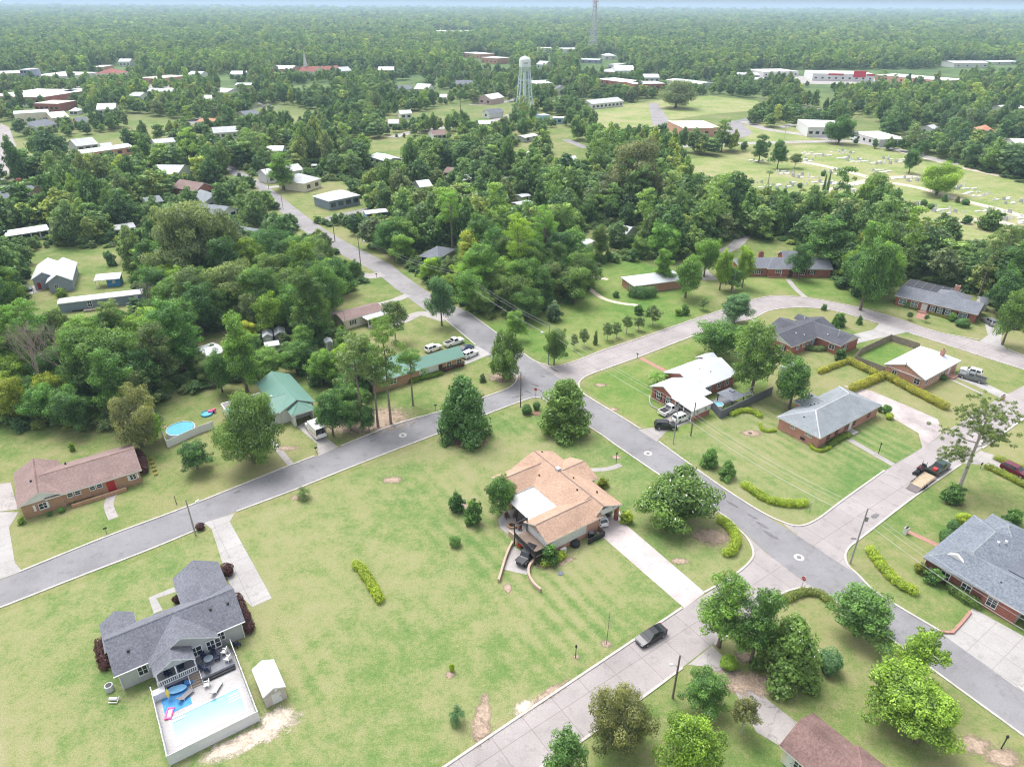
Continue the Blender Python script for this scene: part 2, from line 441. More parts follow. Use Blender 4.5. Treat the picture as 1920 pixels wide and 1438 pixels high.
# cemetery and school grass
_lz = 0
CEM = [(1250, 340), (1290, 300), (1420, 285), (1500, 272), (1600, 272), (1760, 300), (1920, 345), (2000, 400), (2000, 520), (1880, 500), (1780, 440), (1640, 400), (1500, 385), (1340, 375)]
poly('lawn', CEM, .03, G_PALE, False)
poly('lawn', [(1105, 205), (1215, 190), (1330, 180), (1420, 190), (1440, 205), (1330, 215), (1260, 225), (1230, 250), (1130, 250)], .03, G_PALE, False)
poly('lawn', [(1390, 235), (1480, 215), (1620, 208), (1560, 255), (1500, 268), (1400, 275)], .03, G_PALE, False)
# bare ground and beds (pixel centre, radii in metres)
def soft(mat, nz=1.1):
    """copy of a ground material whose edge breaks up into the grass around it"""
    k = mat.name + '_patch'
    if k in MATS: return MATS[k]
    m = mat.copy(); m.name = k; nt = m.node_tree; out = [n for n in nt.nodes if n.type == 'OUTPUT_MATERIAL'][0]; b = [n for n in nt.nodes if n.type == 'BSDF_PRINCIPLED'][0]
    oc = pos_of(nt, True); ln = node(nt, 'ShaderNodeVectorMath', operation='LENGTH'); nt.links.new(oc, ln.inputs[0])
    w = pos_of(nt); n1 = noise(nt, w, .9, 6, .75)
    v = math_n(nt, 'ADD', ln.outputs['Value'], math_n(nt, 'MULTIPLY', math_n(nt, 'SUBTRACT', n1, .5), nz * 2))
    f = node(nt, 'ShaderNodeMapRange'); f.inputs[1].default_value = .55; f.inputs[2].default_value = 1.05; nt.links.new(v, f.inputs[0])
    tr = node(nt, 'ShaderNodeBsdfTransparent'); mx = node(nt, 'ShaderNodeMixShader')
    nt.links.new(f.outputs[0], mx.inputs[0]); nt.links.new(b.outputs[0], mx.inputs[1]); nt.links.new(tr.outputs[0], mx.inputs[2]); nt.links.new(mx.outputs[0], out.inputs['Surface'])
    MATS[k] = m
    return m
_pz = [0.0]
def patch(px, py, rx, ry, mat, name='dirt_patch', z=.0075, seed=0, rot=0, rough=.28):
    c = at(px, py); mb = MB(); _pz[0] += .0007
    mb.sheet([(1.5 * math.cos(2 * math.pi * i / 24), 1.5 * math.sin(2 * math.pi * i / 24)) for i in range(24)], 0)
    o = structure(name, mb, soft(mat)); o.location = (c.x, c.y, .018 + _pz[0]); o.scale = (rx, ry, 1); o.rotation_euler = (0, 0, rot)
patch(880, 828, 3.9, 2.6, MULCH, 'mulch_bed'); patch(1335, 1005, 3.6, 2.2, SOIL, 'mulch_bed'); patch(1275, 1052, 1.5, .8, SOIL)
patch(945, 708, 4.4, 2.4, SOIL, 'mulch_bed'); patch(868, 952, 2, 1.6, SOIL, 'mulch_bed')
patch(905, 1345, 1.1, 3.4, SOIL); patch(985, 1325, 2.0, 1.0, SAND, rot=R(30)); patch(1030, 1300, 3.2, .7, SOIL, rot=R(38)); patch(900, 1368, 1.3, 1.6, SOIL, z=.0115)
patch(470, 1385, 6.0, 1.5, SAND, rot=R(30)); patch(520, 1350, 2.2, 2.0, SAND, z=.0115); patch(425, 1405, 3.0, .9, SAND, rot=R(20), z=.0115)
patch(952, 1103, .7, 1.1, SOIL); patch(845, 1265, .65, .65, SOIL); patch(1137, 1207, .85, .8, SOIL); patch(1080, 1232, .5, .45, SOIL)
patch(1400, 1280, 5.4, 2.0, SOIL, 'mulch_bed', rot=R(-10)); patch(1880, 1420, 2.2, 1.5, SOIL); patch(1820, 1395, 2.4, 1.3, SOIL)
patch(560, 932, 1.4, 1.0, SOIL, 'mulch_bed'); patch(1790, 943, 1.7, 1.1, MULCH, 'mulch_bed'); patch(1408, 812, 2.3, 1.4, SOIL)
patch(1150, 768, 1.2, .8, SOIL); patch(1125, 722, 1.6, .9, SOIL); patch(1155, 857, 1.1, .7, SOIL); patch(690, 790, 10, 5.5, SOIL, 'mulch_bed', z=.005, rot=R(15))
patch(1010, 775, 2.2, 1.2, MULCH, 'mulch_bed'); patch(853, 1020, .9, .75, SOIL, 'mulch_bed'); patch(300, 800, 2, 1, SOIL)
patch(1040, 1055, 3.4, 1.0, SOIL, 'mulch_bed', rot=R(20)); patch(1395, 1230, 1.3, 1.1, SOIL, 'mulch_bed')
patch(540, 840, 2.2, .9, SOIL); patch(735, 900, 2, 1.1, SOIL, rough=.4)

for px, py, rx, ry, ro in ((1040, 694, 1.6, .3, -50), (1018, 706, .8, .3, -40), (1003, 722, 1.0, .35, -30), (990, 735, .9, .3, -50), (975, 742, .8, .3, 30), (1012, 732, .7, .25, -50), (965, 745, .7, .25, 20), (1445, 1003, 1.6, .35, -50), (1430, 985, 1.3, .3, -50), (1410, 968, .9, .3, -50), (1372, 945, 1.4, .25, -50), (1280, 885, .8, .25, -50), (700, 826, .7, .2, 35), (445, 922, .8, .2, 35), (1600, 1010, .5, .3, 0), (1640, 968, .9, .5, 35)):
    patch(px, py, rx, ry, ASPH_DARK, 'road_patch', rot=R(ro))
# ================================================================== houses
def shingle(name, a, b, streak=.12):
    m, nt, bs = new_mat(name)
    p = pos_of(nt)
    c = mix(nt, a, b, ramp(nt, noise(nt, p, 3.2, 4, .85), [(.38, g3(0)), (.62, g3(1))]))
    k = mix(nt, g3(1 - streak), g3(1 + streak), ramp(nt, noise(nt, p, .35, 4, .6), [(.3, g3(0)), (.7, g3(1))]))
    c = mix(nt, c, k, 1, 'MULTIPLY')
    f = mix(nt, g3(.8), g3(1.2), ramp(nt, noise(nt, p, 11, 2, .8), [(.3, g3(0)), (.7, g3(1))]))
    c = mix(nt, c, f, 1, 'MULTIPLY')
    nt.links.new(c, bs.inputs['Base Color']); bs.inputs['Roughness'].default_value = .92; bs.inputs['Specular IOR Level'].default_value = .15
    MATS[name] = m
    return m
def seam_metal(name, col, axis=0, var=.05, pitch=2.2):
    """standing-seam sheet roof: thin darker ribs"""
    m, nt, bs = new_mat(name)
    p = pos_of(nt, True)
    w = node(nt, 'ShaderNodeTexWave', bands_direction='X' if axis == 0 else 'Y', wave_profile='SIN')
    w.inputs['Scale'].default_value = pitch
    nt.links.new(p, w.inputs['Vector'])
    r = mix(nt, g3(.86), g3(1), ramp(nt, w.outputs['Fac'], [(.0, g3(0)), (.12, g3(1))]))
    c = mix(nt, col, r, 1, 'MULTIPLY')
    k = mix(nt, g3(1 - var), g3(1 + var), ramp(nt, noise(nt, pos_of(nt), .5, 5, .6), [(.3, g3(0)), (.7, g3(1))]))
    c = mix(nt, c, k, 1, 'MULTIPLY')
    nt.links.new(c, bs.inputs['Base Color']); bs.inputs['Roughness'].default_value = .45; bs.inputs['Specular IOR Level'].default_value = .4
    MATS[name] = m
    return m
SH_NAVY = shingle('shingle_slate_blue', (.12, .124, .15), (.205, .21, .24))
SH_TAN = shingle('shingle_tan', (.34, .22, .155), (.47, .33, .25))
SH_BROWN = shingle('shingle_red_brown', (.2, .14, .128), (.285, .21, .195))
SH_MAROON = shingle('shingle_maroon', (.15, .09, .082), (.225, .15, .135), .25)
SH_GREY = shingle('shingle_grey', (.19, .21, .23), (.28, .305, .325))
SH_SLATE = shingle('shingle_slate', (.12, .138, .165), (.23, .255, .295))
SH_DARK = shingle('shingle_charcoal', (.065, .068, .08), (.115, .118, .135))
SH_MID = shingle('shingle_mid_grey', (.13, .14, .165), (.21, .22, .25))
SH_PALE = shingle('shingle_pale_grey', (.4, .41, .43), (.52, .53, .54))
MT_WHITE = seam_metal('metal_white', (.54, .565, .595)); MT_WHITE_Y = seam_metal('metal_white_cross', (.54, .565, .595), 1)
MT_GREEN = seam_metal('metal_green', (.135, .265, .215)); MT_GALV = seam_metal('metal_galvanised', (.5, .52, .55))
MT_PALEG = seam_metal('metal_pale_green', (.45, .56, .5))
MEMB_W = M('roof_membrane_white', (.62, .62, .61), .6, .06, .4, .04, 3); MEMB_D = M('roof_membrane_dark', (.13, .14, .17), .8, .1, .4, .1, 3)
MEMB_T = M('roof_membrane_tan', (.6, .52, .45), .8, .1, .3)
TILE_O = shingle('tile_orange', (.42, .2, .12), (.52, .27, .18)); TILE_R = shingle('tile_red', (.24, .09, .075), (.32, .14, .12))
TRIM = M('trim_white', (.7, .7, .7), .5, .03, 1)
BRICK_R = M('brick_red', (.33, .13, .1), .9, .14, 1.2, .3, 7); BRICK_P = M('brick_pink', (.46, .235, .19), .9, .1, 1.0, .22, 7)
BRICK_S = M('brick_salmon', (.52, .29, .22), .9, .1, 1.0, .18, 7); BRICK_T = M('brick_tan', (.4, .24, .15), .9, .1, 1.0, .2, 7)
SID_W = M('siding_white', (.64, .64, .63), .7, .05, .6, .05, 4); SID_G = M('siding_grey', (.42, .43, .43), .7, .05, .6, .05, 4)
SID_B = M('siding_blue_grey', (.3, .34, .42), .7, .06, .6); SID_C = M('siding_cream', (.68, .62, .49), .75, .06, .6)
SID_DB = M('siding_slate', (.2, .25, .31), .7, .06, .6); SID_BL = M('siding_blue', (.05, .2, .42), .6, .1, .8)
SID_TL = M('siding_pale_blue', (.33, .55, .68), .7, .06, .6); SID_T = M('siding_tan', (.42, .33, .26), .8, .06, .6)
SID_GB = M('siding_taupe', (.26, .235, .215), .8, .06, .6)
GLASS = M('window_glass', (.03, .04, .05), .08, .05, 1, spec=.6); GLASS_S = M('window_glass_sky', (.16, .2, .24), .1, .1, .6, spec=.7)
DARKV = M('dark_metal', (.03, .03, .033), .5, .1, 2); SHUT = M('shutter_dark', (.035, .035, .045), .6, .05, 2); DOOR_R = M('door_red', (.4, .03, .03), .5, .05, 2)
WOOD = M('wood_weathered', (.27, .225, .19), .85, .2, 1.5, .25, 9); WOOD_D = M('deck_boards', (.2, .15, .12), .8, .15, 1.5, .2, 9)
DECK_G = M('deck_grey', (.21, .215, .24), .8, .1, 1.5, .12, 9); RIDGE_C = {}

def roof_block(mb, cap, bk, t=.2):
    u0, v0, L, D, ze, rise, ax, ty = bk['u'], bk['v'], bk['L'], bk['D'], bk['ze'], bk['rise'], bk.get('ax', 'u'), bk.get('ty', 'gable')
    rf = bk.get('rf', .5)
    if ax == 'v': u0, v0, L, D = v0, u0, D, L
    # local (a along ridge, b across); swap back when emitting
    S = (lambda a, b, z: (u0 + a, v0 + b, z)) if ax == 'u' else (lambda a, b, z: (v0 + b, u0 + a, z))
    flip = ax == 'v'
    def face(pts, mi):
        ps = [S(*p) for p in pts]
        if flip: ps = ps[::-1]
        mb.add(ps, [tuple(range(len(ps)))], mi)
    def line(p, q):
        if cap is None: return
        a, b = Vector(S(*p)), Vector(S(*q)); d = (b - a).normalized()
        s = d.cross(Vector((0, 0, 1))).normalized() * .13; up = Vector((0, 0, .05)); dn = Vector((0, 0, .03))
        cap.add([a - s - dn, a + up, a + s - dn, b - s - dn, b + up, b + s - dn], [(0, 3, 4, 1), (1, 4, 5, 2)])
    zr = ze + rise; m = D * rf
    if ty in ('flat', 'shed'):
        z1 = ze + (rise if ty == 'shed' else 0)
        mb.prism([S(0, 0, ze - t), S(L, 0, ze - t), S(L, D, z1 - t), S(0, D, z1 - t)][::-1 if flip else 1], [S(0, 0, ze), S(L, 0, ze), S(L, D, z1), S(0, D, z1)][::-1 if flip else 1], 1, True, 0)
        return
    hl = bk.get('hl', ty == 'hip'); hr = bk.get('hr', ty == 'hip')
    run = bk.get('run', min(D / 2, L / 2 - .05))
    r0 = run if hl else 0; r1 = L - (run if hr else 0)
    face([(0, 0, ze), (L, 0, ze), (r1, m, zr), (r0, m, zr)], 0)
    face([(L, D, ze), (0, D, ze), (r0, m, zr), (r1, m, zr)], 0)
    face([(0, 0, ze - t), (L, 0, ze - t), (L, 0, ze), (0, 0, ze)], 1)
    face([(L, D, ze - t), (0, D, ze - t), (0, D, ze), (L, D, ze)], 1)
    for x, h, r, s in ((0, hl, r0, 1), (L, hr, r1, -1)):
        q = (lambda pts: pts if s == 1 else pts[::-1])
        if h:
            face(q([(x, D, ze), (x, 0, ze), (r, m, zr)]), 0)
            face(q([(x, D, ze - t), (x, 0, ze - t), (x, 0, ze), (x, D, ze)]), 1)
            line((x, 0, ze), (r, m, zr)); line((x, D, ze), (r, m, zr))
        else:
            face(q([(x, 0, ze - t), (x, 0, ze), (x, m, zr), (x, m, zr - t)]), 1)
            face(q([(x, m, zr - t), (x, m, zr), (x, D, ze), (x, D, ze - t)]), 1)
    if hl or hr:
        face([(0, D, ze - t), (L, D, ze - t), (L, 0, ze - t), (0, 0, ze - t)], 1)
    else:
        face([(0, m, zr - t), (L, m, zr - t), (L, 0, ze - t), (0, 0, ze - t)], 1)
        face([(0, D, ze - t), (L, D, ze - t), (L, m, zr - t), (0, m, zr - t)], 1)
    line((r0, m, zr), (r1, m, zr))

def wall_block(mb, bk, t=.2):
    if bk.get('nowall'): return
    u0, v0, L, D, ze, rise, ax, ty = bk['u'], bk['v'], bk['L'], bk['D'], bk['ze'], bk['rise'], bk.get('ax', 'u'), bk.get('ty', 'gable')
    ov = bk.get('ov', .45); zb = bk.get('zb', -.1); rf = bk.get('rf', .5)
    e = bk.get('e', 0.0)      # tiny inset so that walls of overlapping blocks never share a plane
    x0, x1, y0, y1 = u0 + ov + e, u0 + L - ov - e, v0 + ov + e, v0 + D - ov - e
    zt = ze - t - .01
    gable = ty == 'gable' and not (bk.get('hl') and bk.get('hr'))
    if ty == 'shed': mb.prism([(x0, y0, zb), (x1, y0, zb), (x1, y1, zb), (x0, y1, zb)], [(x0, y0, zt), (x1, y0, zt), (x1, y1, zt + rise * .9), (x0, y1, zt + rise * .9)], 0); return
    mb.prism([(x0, y0, zb), (x1, y0, zb), (x1, y1, zb), (x0, y1, zb)], [(x0, y0, zt), (x1, y0, zt), (x1, y1, zt), (x0, y1, zt)], 0)
    if gable:
        gm = 1 if bk.get('gm') else 0
        if ax == 'u':
            m = v0 + D * rf
            for x, h in ((x0, bk.get('hl')), (x1, bk.get('hr'))):
                if h: continue
                w = .12 if x == x0 else -.12
                a, b, c = (x, v0 + .1, zt - .06), (x, m, ze + rise - t - .07), (x, v0 + D - .1, zt - .06)
                mb.prism([a, c, b], [(x + w, *a[1:]), (x + w, *c[1:]), (x + w, *b[1:])], gm)
        else:
            m = u0 + L * rf
            for y, h in ((y0, bk.get('hl')), (y1, bk.get('hr'))):
                if h: continue
                w = .12 if y == y0 else -.12
                a, b, c = (u0 + .1, y, zt - .06), (m, y, ze + rise - t - .07), (u0 + L - .1, y, zt - .06)
                mb.prism([a, c, b], [(a[0], y + w, a[2]), (c[0], y + w, c[2]), (b[0], y + w, b[2])], gm)

def side_frame(bk, side, t):
    """point on the wall, direction along it, outward normal"""
    ov = bk.get('ov', .45) + bk.get('e', 0)
    u0, v0, L, D = bk['u'], bk['v'], bk['L'], bk['D']
    if side == 'f': return Vector((u0 + ov + t, v0 + ov, 0)), Vector((1, 0, 0)), Vector((0, -1, 0))
    if side == 'b': return Vector((u0 + L - ov - t, v0 + D - ov, 0)), Vector((-1, 0, 0)), Vector((0, 1, 0))
    if side == 'l': return Vector((u0 + ov, v0 + D - ov - t, 0)), Vector((0, -1, 0)), Vector((-1, 0, 0))
    return Vector((u0 + L - ov, v0 + ov + t, 0)), Vector((0, 1, 0)), Vector((1, 0, 0))

def obox(mb, o, d, n, x0, x1, z0, z1, y0, y1, mi=0):
    """box spanned along d (x0..x1), up (z0..z1) and outward n (y0..y1)"""
    P = lambda x, y, z: o + d * x + n * y + Vector((0, 0, z))
    mb.add([P(x0, y0, z0), P(x1, y0, z0), P(x1, y1, z0), P(x0, y1, z0), P(x0, y0, z1), P(x1, y0, z1), P(x1, y1, z1), P(x0, y1, z1)],
           ((0, 1, 2, 3), (4, 7, 6, 5), (0, 4, 5, 1), (3, 2, 6, 7), (0, 3, 7, 4), (1, 5, 6, 2)))

def window(par, bk, side, t, w=1.1, h=1.3, sill=1.0, shut=False, mull=1, trim=TRIM, glass=GLASS, label=None):
    o, d, n = side_frame(bk, side, t)
    f = MB(); b = .09
    obox(f, o, d, n, -w / 2 - b, w / 2 + b, sill - b - .03, sill, -.02, .1); obox(f, o, d, n, -w / 2 - b, w / 2 + b, sill + h, sill + h + b, -.02, .07)
    obox(f, o, d, n, -w / 2 - b, -w / 2, sill, sill + h, -.02, .07); obox(f, o, d, n, w / 2, w / 2 + b, sill, sill + h, -.02, .07)
    for k in range(mull): x = -w / 2 + w * (k + 1) / (mull + 1); obox(f, o, d, n, x - .035, x + .035, sill, sill + h, -.02, .06)
    obox(f, o, d, n, -w / 2, w / 2, sill + h * .5 - .03, sill + h * .5 + .03, -.02, .055)
    wo = f.build('window', trim, par, world=False)
    p = MB(); obox(p, o, d, n, -w / 2, w / 2, sill, sill + h, -.05, .025); po = p.build('pane', glass, wo, world=False)
    if shut:
        for s in (-1, 1):
            q = MB(); x = s * (w / 2 + .32); obox(q, o, d, n, x - .2, x + .2, sill - .05, sill + h + .05, -.02, .05); q.build('shutter', SHUT, par, world=False)
    return wo
def door(par, bk, side, t, w=1.0, h=2.1, mat=TRIM, zb=.1, name='door'):
    o, d, n = side_frame(bk, side, t)
    q = MB(); obox(q, o, d, n, -w / 2, w / 2, zb, zb + h, -.05, .05); dd = q.build(name, mat, par, world=False)
    if w < 1.6:
        k = MB(); obox(k, o, d, n, w / 2 - .16, w / 2 - .08, zb + 1, zb + 1.08, .05, .12); k.build('handle', DARKV, dd, world=False)
    return dd

class House: pass
HOUSES = []
def house(name, label, cat, opx, yaw, ze, blocks, roof, wall, trim=TRIM, gmat=None, cap=None, group=None, fascia=None):
    o = at(*opx, ze); o.z = 0
    t = thing(name, label, cat, o, R(yaw), group)
    h = House(); h.t = t; h.b = []
    rm, wm, cm = MB(), MB(), (MB() if cap else None)
    for i, k in enumerate(blocks):
        bk = dict(u=k[0], v=k[1], L=k[2], D=k[3], ze=ze, rise=k[4], ax='u', e=.004 * i); bk.update(k[5] if len(k) > 5 else {})
        bk['ze'] += .007 * i
        h.b.append(bk); roof_block(rm, cm, bk); wall_block(wm, bk)
    h.roof = rm.build('roof', [roof, fascia or trim], t, world=False)
    if wm.f: h.wall = wm.build('wall', [wall, gmat or wall], t, world=False)
    if cm is not None: cm.build('ridge_cap', cap, h.roof, world=False)
    HOUSES.append(h)
    return h
def part(h, name, mat, *boxes, parent=None, smooth=False):
    """boxes (x0, x1, y0, y1, z0, z1) in the house's own frame joined as one part"""
    mb = MB()
    for x0, x1, y0, y1, z0, z1 in boxes: mb.box(((x0 + x1) / 2, (y0 + y1) / 2, (z0 + z1) / 2), (x1 - x0, y1 - y0, z1 - z0))
    return mb.build(name, mat, parent or h.t, world=False)
def chimney(h, u, v, z, w=.9, d=.6, mat=BRICK_R):
    c = part(h, 'chimney', mat, (u - w / 2, u + w / 2, v - d / 2, v + d / 2, 1.0, z), parent=h.roof)
    part(h, 'flue', DARKV, (u - w / 4, u + w / 4, v - d / 4, v + d / 4, z - .05, z + .15), parent=c)
def vents(h, pts, mat=DARKV, s=.3):
    for u, v, z in pts: part(h, 'roof_vent', mat, (u - s / 2, u + s / 2, v - s / 2, v + s / 2, z - .3, z + .16), parent=h.roof)
def loc(h, u, v, z=0): return h.t.matrix_world @ Vector((u, v, z))

# ---- grey house with the pool, lower left
h1 = house('grey_house', 'grey sided house with slate blue shingle roof beside the swimming pool', 'house', (213, 1269), 34, 3.2, [
    (0, 0, 15.9, 8.0, 2.65), (9.25, 4.6, 6.4, 9.1, 1.95, dict(ax='v')), (-.5, 4.6, 4.2, 5.5, 1.3, dict(ax='v')),
    (3.9, -.8, 8.4, 5.2, 2.45, dict(ax='v')), (4.1, -2.7, 4.9, 5.2, 1.45, dict(ax='v', nowall=True))], SH_NAVY, SID_G, cap=SH_MID)
b = h1.b
part(h1, 'gable', SID_G, (4.6, 8.5, -2.3, -2.2, 3.05, 3.35), (5.6, 7.5, -2.3, -2.2, 3.35, 4.0))
for a in (4.25, 6.5, 8.75): part(h1, 'porch_post', TRIM, (a, a + .16, -2.45, -2.29, 0, 3.1))
window(h1.t, b[0], 'f', 2.6, 1.0, 1.4, 1.2); window(h1.t, b[0], 'f', 12.2, .8, 1.3, 1.3)
window(h1.t, b[3], 'f', 5.0, 1.3, 1.5, 1.2, mull=1); window(h1.t, b[3], 'f', 6.8, .9, 1.5, 1.2); window(h1.t, b[3], 'f', 7.7, .6, 1.5, 1.2, mull=0)
window(h1.t, b[0], 'r', 4, 1, 1.3, 1.2); door(h1.t, b[1], 'b', 2.9, 4.6, 2.2, TRIM, name='garage_door')
door(h1.t, b[3], 'f', 2.0, 1.6, 2.1, GLASS_S, .9, 'patio_door')
vents(h1, [(2.2, 1.9, 4.6), (12.4, 2.7, 5.1), (14.6, 2.6, 5.0)])
part(h1, 'gutter', TRIM, (-.06, 3.9, -.1, 0.0, 3.05, 3.17)); part(h1, 'gutter', TRIM, (12.3, 15.9, -.1, 0, 3.05, 3.17))
part(h1, 'downspout', TRIM, (.4, .5, .3, .4, 0, 3)); part(h1, 'downspout', TRIM, (15.35, 15.45, .3, .4, 0, 3))
part(h1, 'porch_floor', DECK_G, (4.1, 9.0, -2.7, .4, .02, .95)); part(h1, 'deck', DECK_G, (9.0, 13.1, -3.9, -.35, .02, .75))
part(h1, 'deck_step', DARKV, (9.2, 13.0, -4.25, -3.9, .02, .35))
rl = [(4.2, 8.9, -2.7, -2.6, 1.85, 1.95), (4.2, 8.9, -2.7, -2.6, 1.05, 1.12)] + [(4.2 + .24 * k, 4.27 + .24 * k, -2.68, -2.62, 1.1, 1.9) for k in range(20)]
part(h1, 'railing', TRIM, *rl)
st = [(7.7, 8.9, -3.0 - .3 * k, -2.7 - .3 * k, .02, .8 - .16 * k) for k in range(5)]
part(h1, 'stair', WOOD, *st); part(h1, 'stair_rail', TRIM, (7.6, 7.68, -4.3, -2.7, .9, 1.0), (8.95, 9.03, -4.3, -2.7, .9, 1.0), (7.6, 7.68, -4.3, -4.2, 0, 1), (8.95, 9.03, -4.3, -4.2, 0, 1))
# ---- pool yard
pf = thing('pool_fence', 'white vinyl privacy fence around the rectangular swimming pool', 'fence', loc(h1, 3.4, -13.4), R(34))
def fence_run(par, pts, hgt, mat, th=.06, post=.13, gap=2.4, closed=False, pmat=None):
    seg = list(zip(pts, pts[1:]))
    for a, b_ in seg:
        a, b_ = Vector((*a, 0)), Vector((*b_, 0)); L = (b_ - a).length; d = (b_ - a) / L; n = Vector((-d.y, d.x, 0))
        q = MB(); obox(q, a, d, n, 0, L, .05, hgt, -th / 2, th / 2); q.build('panel', mat, par, world=False)
        for k in range(int(L / gap) + 1):
            q = MB(); obox(q, a, d, n, k * gap - post / 2, k * gap + post / 2, 0, hgt + .08, -post / 2, post / 2); q.build('post', pmat or mat, par, world=False)
VINYL = M('vinyl_white', (.68, .68, .72), .4, .03, 1)
fence_run(pf, [(0, 10.6), (0, 0), (10.1, 0), (10.1, 12.9)], 1.8, VINYL)
mb = MB(); mb.sheet([loc(h1, u, v) for u, v in ((3.45, -13.3), (13.4, -13.3), (13.4, -.5), (9.0, -.5), (9.0, -2.6), (3.45, -2.6))], .02)
structure('pool_deck', mb, M('pool_deck_concrete', (.42, .405, .4), .8, .09, .6, .08, 4))
pool = thing('swimming_pool', 'rectangular in-ground swimming pool with pale blue water', 'swimming pool', loc(h1, 8.55, -9.2), R(34))
POOLW = M('pool_water', (.15, .44, .52), .04, .06, .35, spec=.6, bump=.04)
PX, PY = 3.95, 1.85
def lbox(par, name, mat, *bx, parent=None):
    mb = MB()
    for x0, x1, y0, y1, z0, z1 in bx: mb.box(((x0 + x1) / 2, (y0 + y1) / 2, (z0 + z1) / 2), (x1 - x0, y1 - y0, z1 - z0))
    return mb.build(name, mat, parent or par, world=False)
lbox(pool, 'coping', M('pool_coping', (.6, .59, .58), .7, .04, 1), (-PX - .3, PX + .3, -PY - .3, -PY, .0, .06), (-PX - .3, PX + .3, PY, PY + .3, .0, .06), (-PX - .3, -PX, -PY, PY, .0, .06), (PX, PX + .3, -PY, PY, .0, .06))
lbox(pool, 'water', POOLW, (-PX, PX, -PY, PY, .0, .035))
lbox(pool, 'tile_line', M('pool_tile', (.03, .2, .3), .3, .1, 3), (-PX, PX, PY - .07, PY, .03, .045))
lbox(pool, 'pool_step', M('pool_step', (.7, .86, .88), .5, .03, 1), *[(PX - 1.5 + .1 * k, PX - .05, .35 + .42 * k, .5 + .42 * k, .03, .05) for k in range(3)])
lbox(pool, 'ladder', TRIM, (-PX + .1, -PX + 1.5, PY - .55, PY - .2, .05, .1))
rug = thing('outdoor_rug', 'blue striped outdoor rug on the pool deck', 'rug', loc(h1, 5.6, -4.9), R(34))
lbox(rug, 'weave', M('rug_blue', (.08, .3, .62), .9, .2, 1.2, .15, 8), (-1.5, 1.6, -1.5, 1.3, .03, .05))
# ---- tan-roofed house in the middle
h5 = house('tan_roof_house', 'white and brick house with tan shingle roof and white patio cover in the centre', 'house', (1111, 970), 35, 3.2, [
    (-3.0, 2.9, 9.3, 15.8, 1.75, dict(ax='v', rf=.53)), (0, -.4, 6.3, 6.5, 1.75, dict(ax='v', rf=.31, nowall=True)),
    (-9.9, -.8, 11.5, 6.3, 1.55), (-7.6, 12.2, 9.5, 6.2, 1.4), (2, 7.5, 5.8, 7.8, 1.4)], SH_TAN, BRICK_S, gmat=SID_W, cap=SH_BROWN)
b = h5.b
part(h5, 'wall_siding', SID_W, (-9.47, -1.5, -.37, -.33, .9, 2.95), (-9.47, -9.43, -.3, 5.0, .9, 2.95))
part(h5, 'gable', SID_W, (.6, 5.9, -.1, 0, 2.75, 3.3), (1.2, 4.2, -.1, 0, 3.3, 3.9))
part(h5, 'carport_wall', SID_W, (.35, 5.8, 5.6, 5.7, 0, 2.95), (5.5, 5.62, 1.2, 5.6, 0, 2.95)); part(h5, 'carport_pier', BRICK_R, (5.35, 5.85, -.1, .5, 0, 2.95)); part(h5, 'carport_pier', BRICK_S, (.2, .65, -.1, 3, 0, 2.95))
window(h5.t, b[2], 'f', 1.3, .8, .8, 1.5); window(h5.t, b[2], 'f', 5.6, .9, .8, 1.5)
window(h5.t, b[2], 'l', 1.6, 1.8, 1.9, 1.2, glass=GLASS_S); window(h5.t, b[2], 'l', 4.0, 1.8, 1.9, 1.2, glass=GLASS_S)
part(h5, 'patio_cover', MEMB_W, (-8.7, -2.85, 5.6, 13.0, 2.85, 2.98)); part(h5, 'patio_post', DARKV, (-8.6, -8.45, 12.7, 12.85, 0, 2.85)); part(h5, 'patio_post', DARKV, (-8.6, -8.45, 9.2, 9.35, 0, 2.85)); part(h5, 'patio_post', DARKV, (-8.6, -8.45, 6.0, 6.15, 0, 2.85))
part(h5, 'deck', WOOD_D, (-12.2, -9.5, -.8, 4.9, 1.55, 1.7)); part(h5, 'deck_post', DARKV, (-12.2, -12.05, -.8, -.65, 0, 2.8)); part(h5, 'deck_post', DARKV, (-12.2, -12.05, 4.75, 4.9, 0, 4.4)); part(h5, 'deck_post', DARKV, (-9.75, -9.6, 4.75, 4.9, 0, 4.4)); part(h5, 'deck_beam', DARKV, (-12.2, -9.6, 4.75, 4.9, 4.3, 4.42))
part(h5, 'deck_railing', DARKV, (-12.2, -12.12, -.8, 4.9, 2.62, 2.7), (-12.2, -9.5, -.8, -.72, 2.62, 2.7), (-12.18, -12.14, -.75, 4.85, 1.75, 2.6), (-12.1, -9.6, -.78, -.74, 1.75, 2.6))
vents(h5, [(-1.0, 13.2, 4.05), (1.2, 5.5, 4.8), (3.0, 8.6, 4.6), (4.0, 3.6, 4.35)], s=.2); vents(h5, [(2.0, 11.7, 5.15)], SH_PALE, .8)
vents(h5, [(3.4, 18.2, 4.4)], s=.2)
